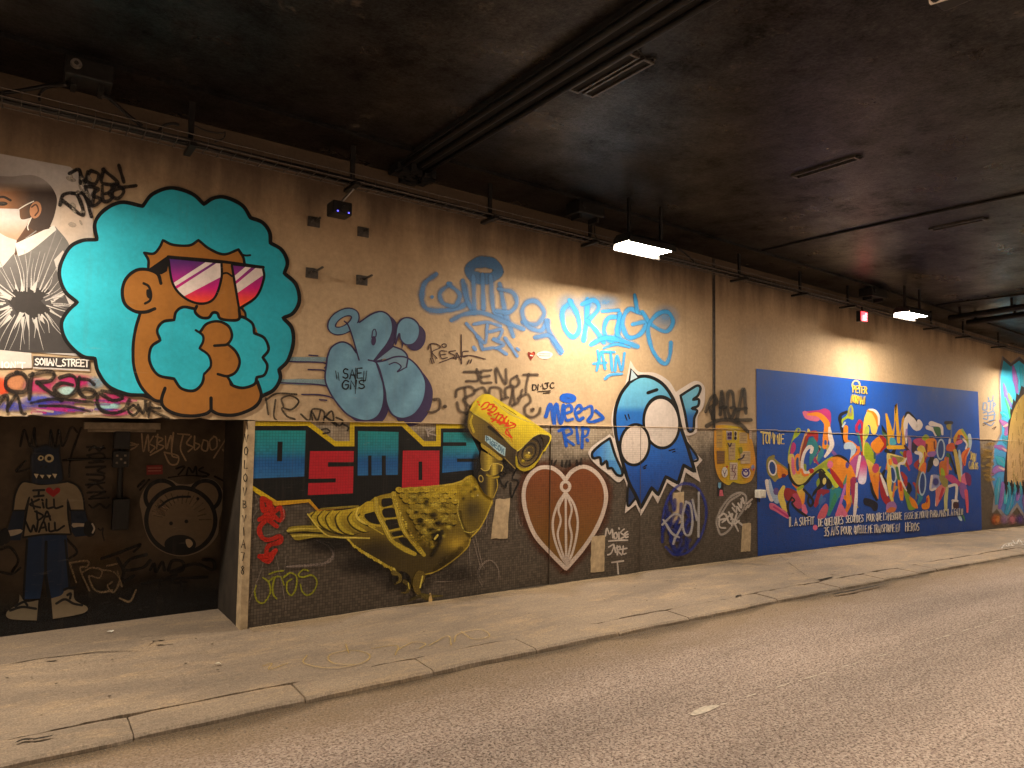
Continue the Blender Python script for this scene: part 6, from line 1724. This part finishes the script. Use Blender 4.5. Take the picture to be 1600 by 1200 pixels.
# third letter
ln([(770, 480), (760, 320), (775, 220), (800, 190)], [10, 24, 34, 30], W_); ln([(750, 215), (785, 165), (840, 220), (880, 250)], [10, 22, 30, 16], K_); ln([(790, 195), (830, 260), (880, 320), (915, 290), (900, 255)], [26, 52, 56, 50, 30], W_); ln([(770, 340), (765, 420)], 12, (150, 120, 200))
ln([(560, 560), (620, 600)], [30, 12], K_); sh([(565, 600), (600, 590), (760, 640), (745, 710), (690, 700), (680, 760), (690, 870), (740, 980), (700, 940), (640, 760), (600, 720), (590, 900), (620, 1100), (585, 950), (570, 720)], (210, 188, 110))
sh([(600, 610), (650, 620), (740, 640), (690, 690), (640, 700)], OL); sh([(620, 630), (660, 640), (680, 700), (640, 700)], (180, 60, 100)); sh([(580, 660), (610, 640), (620, 700), (590, 710)], O_); ln([(770, 640), (740, 690), (695, 700), (690, 780), (720, 880), (770, 980)], [10, 18, 20, 18, 14, 10], W_)
A.fill('letters', ell(628, 808, 38, 92, -8), LB); A.fill('letters', ell(628, 808, 24, 74, -8), (24, 60, 126)); ln([(595, 740), (590, 860), (605, 1000), (625, 1090)], [20, 36, 36, 20], Y_); A.fill('letters', ell(625, 940, 14, 50, 4), (60, 90, 130)); ln([(650, 900), (630, 1040)], 14, (210, 110, 50))
ln([(670, 740), (690, 860), (710, 1000)], 22, (60, 110, 60)); sh([(680, 870), (720, 890), (740, 980), (735, 1080), (710, 1080), (690, 1000)], O_); ln([(705, 900), (715, 970)], 18, (190, 40, 30)); sh([(740, 960), (790, 1010), (830, 1060), (880, 1150), (800, 1180), (770, 1100)], (120, 150, 40)); sh([(800, 1040), (860, 1080), (890, 1160), (830, 1140)], O_); sh([(570, 1110), (640, 1090), (670, 1160), (620, 1190), (560, 1180)], (150, 100, 160)); sh([(600, 1150), (660, 1160), (640, 1200), (560, 1200)], (200, 110, 60))
sh([(780, 420), (820, 440), (820, 560), (830, 680), (790, 710), (770, 600), (790, 500)], (150, 110, 150)); sh([(830, 470), (880, 480), (870, 560), (830, 580)], (40, 20, 50)); ln([(755, 510), (790, 560)], 18, (60, 20, 50)); sh([(775, 560), (820, 580), (830, 680), (800, 710), (780, 650)], (180, 70, 130))
sh([(840, 460), (900, 430), (980, 450), (980, 520), (900, 520)], (180, 60, 110)); sh([(930, 430), (970, 390), (1010, 420), (990, 450), (960, 460)], G_); sh([(970, 450), (1050, 430), (1085, 470), (1070, 560), (1030, 620), (980, 610), (980, 520)], O_); ln([(980, 500), (975, 570)], 18, (110, 30, 20)); ln([(1060, 470), (1065, 540)], 14, (120, 50, 30)); sh([(990, 580), (1080, 570), (1060, 620), (1000, 620)], (150, 100, 170))
sh([(880, 540), (920, 505), (960, 530), (975, 620), (940, 700), (895, 760), (915, 660), (900, 590)], Y_); ln([(870, 580), (920, 600), (910, 680)], [26, 30, 12], W_); ln([(960, 580), (960, 680), (900, 770)], 10, (170, 30, 40)); sh([(940, 690), (975, 690), (965, 800), (920, 790), (900, 770)], (220, 110, 40))
A.fill('letters', ell(936, 905, 40, 128, 2), LB); A.fill('letters', ell(936, 903, 26, 108, 2), (24, 56, 120)); ln([(910, 780), (880, 900), (870, 1060)], [20, 16, 12], (110, 100, 80)); sh([(1000, 1020), (1015, 1080), (1005, 1160), (940, 1170), (930, 1120), (970, 1100), (980, 1040)], O_); A.fill('letters', ell(985, 1080, 9, 30, 8), (170, 30, 40))
A.fill('letters', ell(1128, 548, 46, 112, 2), LB); A.fill('letters', ell(1128, 548, 30, 94, 2), (22, 62, 130)); A.fill('letters', ell(1078, 682, 30, 42, 0), W_)
ln([(1030, 280), (1080, 290), (1130, 310), (1145, 390)], [40, 24, 26, 16], W_); ln([(990, 320), (1050, 345), (1075, 400)], [34, 28, 16], W_); sh([(1050, 320), (1120, 320), (1125, 400), (1090, 410)], (50, 96, 60)); ln([(1180, 270), (1240, 270)], 26, (30, 26, 40)); sh([(1185, 295), (1240, 285), (1235, 340), (1200, 340)], OL); ln([(1240, 300), (1235, 420), (1225, 490)], 12, (90, 110, 150)); ln([(1222, 445), (1218, 490)], 16, W_)
sh([(1195, 500), (1260, 480), (1275, 560), (1190, 560)], (200, 84, 40)); sh([(1260, 430), (1320, 340), (1360, 350), (1400, 430), (1430, 520), (1400, 480), (1350, 400), (1310, 420), (1280, 500)], (206, 146, 30)); sh([(1290, 460), (1310, 390), (1330, 400), (1320, 450)], R_); ln([(1300, 480), (1335, 465)], 30, Pk); ln([(1350, 345), (1400, 430), (1420, 520)], 18, (150, 160, 60))
ln([(1425, 400), (1435, 480), (1420, 560), (1380, 640)], [24, 26, 20, 14], LB); ln([(1360, 440), (1400, 490), (1390, 540)], 14, W_); sh([(1370, 560), (1430, 530), (1400, 620), (1380, 720), (1340, 640), (1350, 580)], (214, 110, 40)); ln([(1410, 560), (1370, 640), (1375, 700)], 12, (190, 60, 30))
ln([(1320, 560), (1330, 680), (1335, 850)], [14, 30, 24], LB); ln([(1275, 560), (1300, 680), (1330, 880)], [24, 34, 20], (196, 170, 90)); ln([(1220, 600), (1290, 800)], 14, K_)
sh([(1120, 680), (1170, 670), (1200, 740), (1200, 830), (1130, 840), (1110, 760)], (190, 100, 40)); sh([(1130, 740), (1160, 760), (1170, 830), (1130, 830)], G_); ln([(1200, 600), (1215, 680)], 26, (40, 90, 60)); ln([(1200, 640), (1200, 790)], 16, (200, 100, 100))
sh([(1030, 820), (1120, 830), (1120, 920), (1090, 960), (1020, 970)], (150, 150, 190)); A.blob('letters', 1075, 885, 40, 50, (50, 50, 130), .95, .5); ln([(1035, 825), (1022, 965), (1085, 965), (1080, 1130)], 18, W_, 0); sh([(1080, 960), (1160, 900), (1180, 960), (1120, 1080), (1080, 1140), (1075, 1020)], (206, 116, 110)); ln([(1150, 960), (1120, 1060)], 20, (180, 40, 60))
sh([(1110, 830), (1190, 830), (1200, 930), (1150, 930)], OL); sh([(1170, 830), (1240, 810), (1300, 860), (1340, 900), (1290, 940), (1230, 890)], (180, 60, 120)); sh([(1340, 840), (1390, 790), (1420, 880), (1360, 930)], Pk); sh([(1380, 790), (1440, 820), (1440, 920), (1400, 910)], (110, 30, 90)); sh([(1330, 900), (1390, 920), (1400, 1060), (1350, 1050), (1320, 960)], (130, 80, 150)); ln([(1390, 980), (1400, 1080), (1405, 1200)], [26, 24, 14], (210, 80, 100))
ln([(1195, 950), (1180, 1060), (1180, 1180)], [20, 30, 22], (190, 186, 130)); ln([(1215, 930), (1290, 925), (1285, 1080)], 20, W_); ln([(1250, 1080), (1300, 1085)], 18, W_); ln([(1252, 1080), (1250, 1160)], 14, W_); sh([(1260, 1100), (1310, 1100), (1310, 1160), (1260, 1160)], (60, 20, 40)); sh([(1280, 1190), (1330, 1230), (1350, 1290), (1320, 1280)], (180, 206, 220)); sh([(1330, 1200), (1370, 1240), (1380, 1300)], (60, 120, 70))
A.fat = 1.0
# lettering
LT, LS = (214, 190, 120), (18, 16, 26)
A.fr(1170, 560, 3.721)
A.stroke('yellow_lettering', ell(620, 155, 22, 26), 7, LT, closed=True)
for st, q, h in (('PETER', (600, 196, 684, 206), 40), ('NORMAN', (590, 256, 672, 268), 46)):
    A.text('lettering_shadow', st, q[0] + 3, q[1] + 5, q[2] + 3, q[3] + 5, h, h, 4.5, LS, jit=.02); A.text('yellow_lettering', st, *q, h, h, 4.6, (210, 178, 60), jit=.02)
A.text('yellow_lettering', 'TOMMIE', 72, 494, 200, 496, 66, 58, 6.0, LT); A.stroke('yellow_lettering', [(68, 428), (120, 436)], 9, LT)
A.text('yellow_lettering', 'JOHN', 1283, 592, 1318, 600, 48, 44, 3.6, LT, jit=.03); A.text('yellow_lettering', 'CARLOS', 1276, 642, 1330, 646, 44, 40, 3.4, LT, jit=.03)
for st, q, h0, h1, w in (('IL A SUFFIT', (230, 978, 376, 962), 54, 42, 6), ('DE QUELQUES', (400, 978, 545, 962), 44, 48, 6), ('SECONDES', (560, 956, 662, 950), 44, 42, 5.5), ("POUR QUE L'AMERIQUE", (680, 948, 885, 934), 44, 40, 5), ('FASSE DE MOI UN PARIA MAIS IL A FALLU', (902, 936, 1240, 908), 40, 38, 4.6), ('35 ANS POUR', (432, 1032, 592, 1020), 52, 46, 6), ("QU'ELLE ME TRANSFORME EN", (606, 1018, 872, 1006), 46, 44, 5.2), ('HEROS', (904, 1004, 986, 1000), 48, 46, 6)):
    A.text('lettering_shadow', st, q[0] + 3, q[1] + 6, q[2] + 3, q[3] + 6, h0, h1, w * .62, LS, jit=.03, gap=.16)
    A.text('white_lettering', st, *q, h0, h1, w * .66, (216, 208, 204), jit=.05, gap=.16)
A.done()

# ---------------------------------------------------------------- far tags and the mural at the right edge
A = Art('pale_blue_tag', 'faint pale blue stacked letters on the plaster right of the blue panel', 'graffiti tag').fr(1520, 540, 4)
for p in ([(65, 360), (62, 400), (85, 400), (85, 360), (65, 360)], [(95, 350), (125, 345)], [(110, 350), (108, 400)], [(125, 400), (128, 355), (140, 370), (128, 380)], [(65, 420), (90, 415), (90, 460), (65, 455)], [(100, 420), (130, 410), (130, 460), (100, 470)], [(70, 440), (138, 430)], [(95, 325), (100, 345)], [(125, 315), (122, 345)], [(70, 480), (110, 500), (130, 480)]): A.stroke('letters', p, 7, (120, 152, 196), soft=.35, alpha=.85)
for p in ([(60, 490), (90, 480), (140, 465)], [(62, 500), (80, 492)], [(120, 520), (145, 505), (130, 525)]): A.stroke('dark_letters', p, 4, (70, 54, 60), soft=.3, alpha=.8)
A.done()
A = Art('yellow_stain', 'rough ochre paint scraped over the mosaic beside the blue panel', 'graffiti tag').fr(1520, 540, 4)
for i in range(60):
    x = random.uniform(55, 118); y = random.uniform(600, 850)
    A.stroke('yellow_stain', [(x, y), (min(126, x + random.uniform(10, 34)), y + random.uniform(-8, 8))], random.uniform(6, 13), mixc((150, 112, 46), (190, 156, 80), random.random()), soft=.8, alpha=.4)
A.done()
A = Art('feather_frame_mural', 'turquoise and violet feathers round a tan oval with zigzag silver edge, at far right', 'mural', y0=.0062).fr(1520, 540, 4)
SV = (134, 126, 128)
OUT = [(182, 62), (235, 108), (288, 66), (340, 112), (390, 66), (440, 112), (490, 70), (560, 120), (600, 500), (600, 1060), (540, 1000), (480, 1080), (420, 1000), (380, 1070), (330, 1100), (275, 1010), (205, 1100), (148, 1020), (125, 1045), (117, 1050), (130, 930), (104, 825), (122, 640), (170, 545), (164, 300), (160, 180)]
INN = [(190, 92), (235, 132), (288, 94), (340, 138), (390, 94), (440, 138), (490, 98), (545, 140), (590, 500), (590, 1040), (540, 976), (480, 1050), (420, 972), (380, 1040), (330, 1070), (275, 980), (207, 1068), (150, 990), (134, 1000), (142, 930), (114, 825), (134, 645), (180, 550), (174, 300), (172, 190)]
A.fill('silver_edge', OUT, SV, smooth=False); A.fill('silver_edge', [(x + 4, y + 6) for x, y in OUT[:8]] + [(x, y + 14) for x, y in INN[:8]][::-1], (92, 86, 88), smooth=False)
A.fill('feather_ground', INN, (40, 150, 176), smooth=False, grad=lambda x, y: mixc((64, 184, 226), (66, 116, 176), (y - 200) / 800), cells=(4, 10))
rr = random.Random(4)
for p, w, c in (([(250, 130), (262, 200), (275, 290)], 26, (150, 100, 190)), ([(190, 240), (210, 320), (240, 380)], 24, (120, 110, 190)), ([(200, 330), (225, 400), (232, 450)], 20, (70, 190, 130)), ([(300, 130), (310, 220), (300, 300)], 30, (60, 190, 220)), ([(180, 420), (205, 440)], 30, (50, 180, 200)), ([(172, 470), (215, 510), (205, 550)], 34, (160, 100, 170)),
                ([(190, 570), (215, 610)], 40, (50, 150, 180)), ([(140, 630), (180, 640), (205, 658)], 30, (150, 90, 170)), ([(150, 700), (190, 740)], 46, (50, 160, 186)), ([(120, 800), (150, 770), (188, 775)], 36, (150, 100, 176)), ([(160, 830), (150, 920), (145, 980)], 34, (50, 140, 170)), ([(185, 860), (180, 940), (165, 1010)], 30, (130, 90, 170)), ([(240, 900), (230, 980), (210, 1040)], 40, (40, 140, 180)), ([(290, 900), (275, 960)], 30, (140, 100, 180)), ([(210, 880), (200, 980)], 26, (60, 170, 190)), ([(320, 930), (330, 1040)], 36, (120, 90, 160)), ([(220, 300), (240, 350)], 18, (130, 200, 120))):
    A.stroke('feathers', p, [w * .5, w, w * .6], c, soft=.3); A.stroke('feathers', [(x + 5, y) for x, y in p], [2, 5, 2], mixc(c, (230, 220, 240), .5), soft=.5, alpha=.7)
for p in ([(190, 505), (212, 496)], [(180, 640), (206, 656)], [(160, 760), (188, 772)]): A.stroke('feather_tips', p, [6, 14], (206, 170, 170), soft=.3)
A.fill('dark_rim', [(330, 270), (300, 250), (285, 310), (270, 300), (262, 350), (250, 330), (240, 400), (230, 390), (232, 450), (218, 470), (215, 600), (200, 720), (190, 860), (210, 870), (240, 880), (330, 900), (560, 900), (575, 500), (480, 280), (400, 240)], (40, 30, 30), smooth=False)
A.fill('tan_oval', [(340, 290), (290, 330), (245, 420), (222, 540), (212, 680), (212, 850, 1), (330, 880), (540, 870, 1), (552, 680), (530, 480), (470, 330), (400, 280)], (168, 136, 84), grad=lambda x, y: mixc((150, 124, 60), (186, 152, 108), (y - 400) / 300), cells=(6, 10))
for i in range(60):
    x = rr.uniform(225, 330); y = rr.uniform(340, 840)
    if x < 225 + abs(y - 700) * .12: continue
    A.stroke('oval_strokes', [(x, y), (x + rr.uniform(-6, 6), y + rr.uniform(20, 50))], 5, mixc((150, 122, 64), (206, 184, 120), rr.random()), soft=.6, alpha=.45)
for x in range(200, 330, 18): A.stroke('lower_blades', [(x, 850 + rr.uniform(-10, 10)), (x + 6, 900), (x + 2, 930)], [6, 14, 4], (30, 26, 36) if (x // 18) % 2 else (60, 150, 170))
for x, c in ((135, (200, 90, 50)), (150, (196, 120, 60)), (240, (190, 110, 130)), (290, (90, 60, 140)), (190, (150, 110, 150))): A.blob('overspray', x, 1085, 34, 40, c, .7, .3)
A.done()

# ---------------------------------------------------------------- paintings in the dark passage
PY = RB - .001
A = Art('monster_mural', 'dark blue monster in a pale T-shirt lettered I heart KILL DA WALL, in the passage', 'mural', Y=PY, y0=.0080).fr(0, 660, 3.75)
NB, SHI = (17, 28, 46), (122, 106, 82)
A.fill('trousers', [(165, 660), (390, 655), (400, 800), (412, 1010), (300, 1030), (275, 880), (268, 760), (255, 900), (235, 1030), (140, 1035), (150, 850)], (22, 42, 72), smooth=False)
A.stroke('outline', [(270, 700), (268, 880), (285, 1020)], 16, BLK); A.stroke('outline', [(160, 690), (148, 860), (138, 1030)], 12, BLK); A.stroke('outline', [(382, 690), (398, 860), (410, 1000)], 12, BLK)
A.fill('shoe', [(300, 1030, 1), (360, 1010), (380, 975, 1), (430, 980, 1), (440, 1040), (510, 1080), (500, 1110), (430, 1130), (310, 1150, 1)], (118, 103, 82)); A.fill('shoe', [(225, 1040, 1), (150, 1050), (115, 1005, 1), (105, 1060), (40, 1110), (60, 1150), (215, 1160, 1)], (104, 92, 74))
for p in ([(330, 1060), (380, 1035), (430, 1060), (480, 1070)], [(375, 980), (400, 970), (440, 965)], [(395, 1010), (415, 1000), (410, 1030)], [(60, 1100), (130, 1080), (210, 1090)], [(90, 1075), (140, 1050), (160, 1070)]): A.stroke('outline', p, 13, BLK)
A.fill('arm', [(76, 515), (145, 515), (130, 640), (120, 690), (40, 690), (40, 640)], NB, smooth=False); A.fill('arm', [(412, 515), (498, 515), (520, 600), (540, 660), (440, 670), (420, 640)], NB, smooth=False)
A.fill('glove', [(20, 640), (120, 625), (125, 645), (60, 665)], (150, 136, 118)); A.fill('glove', [(424, 590), (510, 594), (515, 608), (460, 610), (428, 614)], (150, 136, 118)); A.fill('spray_can', [(500, 580), (545, 590), (555, 650), (520, 670), (490, 640)], BLK); A.stroke('spray_can', [(540, 594), (552, 620), (542, 645)], 9, (170, 156, 140)); A.stroke('spray_can', [(575, 620), (590, 632), (604, 615), (600, 650), (610, 690)], 7, BLK); A.fill('spray_can', [(0, 640), (40, 620), (60, 690), (0, 720)], BLK)
SHIRT = [(190, 352, 1), (240, 362), (370, 350), (395, 345, 1), (450, 370), (485, 430), (496, 515, 1), (412, 515, 1), (395, 450, 1), (400, 560), (416, 655, 1), (275, 655), (135, 672, 1), (150, 560), (172, 435, 1), (148, 515, 1), (76, 516, 1), (90, 420), (130, 350)]
A.fill('shirt', SHIRT, SHI); A.stroke('outline', SHIRT, 10, BLK, closed=True)
A.fill('head', [(185, 335), (180, 220), (195, 160), (175, 135, 1), (215, 150), (270, 130), (325, 150), (348, 130, 1), (350, 190), (368, 320), (345, 352), (275, 362), (210, 354)], NB); A.stroke('outline', [(185, 340), (180, 220), (195, 160), (175, 138), (215, 148), (270, 132), (325, 150), (347, 132), (350, 190), (368, 320), (345, 352)], 9, BLK)
A.fill('eye', ell(288, 210, 27, 24), (190, 172, 132)); A.fill('eye', ell(238, 208, 18, 16), (190, 172, 132)); A.fill('pupil', ell(288, 211, 13, 13), BLK); A.fill('pupil', ell(240, 208, 8, 8), BLK); A.stroke('pupil', [(215, 212), (232, 190), (262, 196)], 7, BLK)
A.fill('mouth', [(198, 290, 1), (270, 312), (338, 292, 1), (325, 325), (275, 334), (215, 328)], BLK)
for x in (212, 246, 286, 320): A.fill('tooth', [(x - 14, 300 + (6 if 230 < x < 300 else 0)), (x + 14, 302 + (6 if 230 < x < 300 else 0)), (x + 2, 328)], (196, 180, 150), smooth=False)
A.stroke('outline', [(238, 262), (244, 256)], 10, BLK); A.stroke('outline', [(266, 262), (272, 256)], 10, BLK)
for p in ([(195, 398), (258, 395)], [(228, 398), (225, 430)], [(200, 434), (255, 428)]): A.stroke('lettering', p, 12, BLK)
A.fill('red_heart', [(312, 438, 1), (270, 405), (272, 386), (294, 380), (312, 398, 1), (330, 382), (350, 386), (350, 405)], (150, 16, 20))
for p in ([(185, 450), (200, 505)], [(228, 450), (176, 480), (235, 498)], [(250, 470), (256, 498)], [(246, 452), (250, 456)], [(272, 450), (275, 500), (312, 496)], [(315, 450), (322, 500), (366, 490)], [(215, 520), (222, 570), (252, 545), (205, 520)], [(255, 575), (275, 520), (295, 570)], [(262, 552), (292, 548)], [(150, 580), (180, 640), (195, 600), (212, 638), (222, 575)], [(228, 640), (255, 580), (272, 632)], [(236, 618), (268, 612)], [(286, 590), (290, 636), (325, 630)], [(320, 585), (328, 632), (375, 605)]): A.stroke('lettering', p, 11, BLK)
A.done()
A = Art('bear_mural', 'pale round bear face with black outline and big black nose, painted in the passage', 'mural', Y=PY, y0=.0070).fr(180, 660, 3.638)
BC = (106, 88, 67)
A.fill('white_outline', [(360, 350), (430, 350), (500, 318), (570, 335), (615, 400), (612, 470), (590, 560), (580, 640), (520, 710), (440, 750), (360, 760), (270, 735), (200, 680), (165, 600), (150, 520), (140, 440), (180, 360), (250, 322), (320, 328)], (120, 104, 84))
for e in (ell(262, 420, 92, 88, -25), ell(512, 415, 84, 84, 20)): A.fill('ear', e, BC); A.stroke('outline', e, 21, BLK, closed=True)
FC = ell(372, 556, 196, 186, 0, 26)
A.fill('face', FC, BC); A.stroke('outline', FC, 22, BLK, closed=True)
for i in range(26):
    a = math.radians(-170 + i * 12 if i < 15 else 150 + i * 3); r0, r1 = random.uniform(95, 115), random.uniform(140, 172)
    A.stroke('fur_lines', [(372 + r0 * math.cos(a), 556 + r0 * math.sin(a)), (372 + r1 * math.cos(a), 556 + r1 * math.sin(a))], 5, (128, 104, 82), soft=.6, alpha=.6)
A.stroke('outline', [(248, 482), (300, 442), (360, 424), (424, 422)], 11, BLK); A.fill('nose', ell(368, 692, 90, 54), BLK); A.fill('nose_glint', [(400, 665), (425, 665), (440, 690), (420, 712), (404, 695)], (172, 150, 122))
for x, y, r in ((316, 573, 11), (403, 562, 11), (468, 433, 9)): A.fill('eye', ell(x, y, r, r), BLK)
A.done()
A = Art('white_passage_tag', 'thin white scrawled name along the top of the passage wall, above the bear', 'graffiti tag', Y=PY, y0=.0075).fr(180, 660, 3.638)
WT = (150, 124, 94)
for p in ([(80, 130), (130, 125)], [(90, 115), (125, 130), (90, 155)], [(150, 65), (160, 165), (185, 70), (190, 160)], [(215, 80), (195, 120), (225, 140), (200, 170)], [(240, 70), (235, 150)], [(230, 80), (270, 95), (240, 120), (275, 140), (200, 185)], [(285, 80), (290, 150), (315, 75), (320, 150)], [(330, 60), (320, 180), (350, 200)], [(355, 65), (420, 70)], [(385, 70), (370, 150), (400, 215)], [(430, 80), (405, 120), (440, 140), (415, 165)], [(450, 80), (450, 155), (480, 130), (450, 115)], [(500, 100), (490, 150), (520, 160), (525, 110), (500, 100)], [(560, 80), (535, 110), (545, 155), (575, 140), (575, 90), (560, 80)], [(590, 100), (592, 104)], [(610, 155), (612, 160)], [(640, 75), (560, 200)], [(280, 180), (310, 235), (350, 235), (355, 190), (280, 170)]): A.stroke('white_passage_tag', p, 8.5, WT, soft=.3, alpha=.95)
A.done()
A = Art('white_block_tag', 'pale outlined letters TO low on the passage wall between monster and bear', 'graffiti tag', Y=PY, y0=.0072).fr(0, 640, 3.1575)
for p in ([(345, 755), (430, 745), (430, 775), (395, 785), (440, 890)], [(345, 760), (375, 850)], [(410, 800), (450, 780), (500, 790), (490, 830), (440, 820), (460, 880), (500, 900), (550, 890)], [(510, 790), (560, 800), (590, 840), (560, 900), (530, 870), (550, 850)], [(580, 800), (600, 870)], [(530, 770), (575, 760)], [(590, 930), (640, 945), (670, 890)]): A.stroke('white_block_tag', p, 9, (124, 104, 78), soft=.4, alpha=.85)
A.done()
A = Art('black_scrawl', 'black scrawled tag across the passage wall under the bear face', 'graffiti tag', Y=PY, y0=.0065).fr(0, 640, 3.1575)
for p, w in (([(500, 735), (600, 700), (690, 665)], 12), ([(620, 690), (690, 670), (660, 700)], 10), ([(580, 735), (610, 800), (600, 850), (660, 820)], 14), ([(720, 715), (640, 740), (610, 790), (700, 780), (740, 745)], 13), ([(740, 790), (760, 760), (770, 800), (800, 750), (810, 790)], 12), ([(830, 790), (850, 745), (900, 750), (900, 790), (840, 800), (960, 760), (1050, 790), (1050, 745), (1000, 740)], 13), ([(700, 860), (800, 840), (920, 830), (1020, 825)], 11), ([(770, 910), (790, 850), (800, 830)], 10), ([(890, 840), (900, 900)], 10), ([(820, 830), (870, 810), (850, 850), (920, 850)], 9)): A.stroke('black_scrawl', p, w, (20, 15, 12), soft=.3, alpha=.92)
A.done()
A = Art('black_scrawl', 'small black tag reading SMS above the bear face', 'graffiti tag', Y=PY, y0=.0065).fr(0, 640, 3.1575)
for p, w in (([(870, 290), (910, 280), (890, 310), (880, 320)], 8), ([(920, 320), (930, 285), (950, 310), (965, 280), (970, 320)], 8), ([(1000, 285), (980, 300), (1030, 320), (1000, 330)], 8), ([(830, 335), (920, 325), (1020, 330)], 5), ([(680, 380), (710, 350)], 9), ([(690, 395), (735, 345)], 8), ([(1060, 330), (1100, 350)], 9)): A.stroke('black_scrawl', p, w, (20, 15, 12), soft=.3, alpha=.92)
A.done()
A = Art('black_scrawl', 'tall black zigzag scrawl behind the head of the passage monster', 'graffiti tag', Y=PY, y0=.0065).fr(0, 640, 3.1575)
for p, w in (([(100, 180), (120, 100), (150, 180), (170, 90), (180, 180), (240, 190), (250, 100), (270, 190), (290, 100), (310, 180), (350, 90), (380, 110)], 10), ([(80, 300), (130, 250), (80, 305), (150, 290)], 9), ([(310, 250), (440, 245)], 9), ([(340, 330), (350, 230), (400, 90)], 9)): A.stroke('black_scrawl', p, w, (20, 15, 12), soft=.3, alpha=.92)
A.done()
A = Art('black_scrawl', 'black loops beside the legs of the passage monster', 'graffiti tag', Y=PY, y0=.0065).fr(0, 640, 3.1575)
for p, w in (([(330, 640), (380, 700), (340, 735)], 10), ([(0, 800), (60, 810), (100, 780)], 10), ([(0, 690), (50, 680), (90, 740), (60, 800)], 11)): A.stroke('black_scrawl', p, w, (20, 15, 12), soft=.3, alpha=.92)
A.done()
A = Art('black_scrawl', 'column of black vertical lettering between the passage monster and the conduit', 'graffiti tag', Y=PY, y0=.0065).fr(0, 640, 3.1575)
for p in ([(430, 185), (515, 190)], [(440, 200), (465, 180), (490, 205), (510, 180)], [(430, 225), (500, 215), (515, 240), (470, 250), (440, 235)], [(440, 262), (510, 258)], [(425, 285), (520, 280), (480, 300), (515, 315)], [(430, 320), (510, 325), (500, 350), (440, 345)], [(425, 370), (515, 360)], [(435, 385), (470, 365), (505, 390)], [(430, 410), (520, 405), (450, 430)], [(440, 440), (535, 435)], [(440, 470), (460, 485), (490, 465), (520, 485), (540, 470)]): A.stroke('black_scrawl', p, 9, (20, 15, 12), soft=.3, alpha=.92)
A.done()
A = Art('rust_stain', 'rusty brown haze low on the passage wall left of the bear', 'stain', Y=PY, y0=.0030).fr(0, 640, 3.1575)
A.blob('rust_stain', 520, 720, 160, 120, (90, 62, 28), .4, .2)
A.done()
A = Art('red_notice', 'small dark red plate on the passage wall above the bear ear', 'sign', Y=PY, y0=.012).fr(0, 640, 3.1575)
A.fill('plate', [(722, 275), (800, 272), (802, 318), (722, 322)], (110, 26, 20), smooth=False)
for y in (288, 302): A.stroke('print', [(730, y), (792, y - 1)], 4, (150, 90, 70))
A.done()

# chalk loops sprayed on the pavement
def ground_art(name, label, fr, strokes, w, col, h=.007):
    ox, oy, sc = fr
    V, F, C, Mx = [], [], [], []
    for si, pts in enumerate(strokes):
        path = smooth_path(pts, False, 6)
        m = len(path); n0 = len(V)
        for i, (x, y) in enumerate(path):
            xa, ya = path[max(0, i - 1)]; xb, yb = path[min(m - 1, i + 1)]
            p = on_ground(ox + x / sc, oy + y / sc); a = on_ground(ox + xa / sc, oy + ya / sc); b = on_ground(ox + xb / sc, oy + yb / sc)
            d = Vector((b.x - a.x, b.y - a.y)); d = d.normalized() if d.length else Vector((1, 0))
            for o, al in ((-1, 0), (0, .75), (1, 0)):
                V.append((p.x - d.y * w * o, p.y + d.x * w * o, ground_z(p.x) + h + si * 2e-4 + i * 2e-6)); C.append((*lin(col), al))
        for i in range(m - 1):
            for j in range(2):
                a = n0 + i * 3 + j
                F.append((a, a + 1, a + 4, a + 3)); Mx.append(1)
    tag(mesh_obj(name, V, F, None, None, C, mats=[M['paint'], M['spray']], fmat=Mx), label, 'graffiti tag')
ground_art('pavement_scrawl', 'faint yellowish chalk loops scrawled along the pavement in front of the pigeon', (0, 850, 2), [[(820, 385), (850, 375), (840, 395), (900, 375)], [(960, 350), (950, 375), (1030, 390), (1130, 375), (1155, 350), (1100, 335), (1030, 350), (1040, 375), (1110, 380)], [(1160, 330), (1240, 320), (1235, 350)], [(1240, 335), (1290, 310), (1330, 315), (1310, 330)], [(1340, 320), (1400, 290), (1410, 320)], [(1420, 310), (1430, 285), (1500, 270), (1530, 290), (1480, 300), (1440, 275)], [(1080, 315), (1090, 345)]], .010, (190, 160, 100))
ground_art('white_pavement_tag', 'white sprayed scribble on the pavement at the far right', (1200, 820, 4), [[(1430, 148), (1445, 150)], [(1460, 150), (1480, 125), (1500, 140), (1510, 115), (1530, 135)], [(1470, 140), (1540, 130)], [(1530, 100), (1550, 125), (1570, 95), (1590, 120)], [(1480, 120), (1600, 105)], [(1550, 88), (1640, 92)], [(1580, 130), (1660, 110)]], .03, (225, 215, 205))
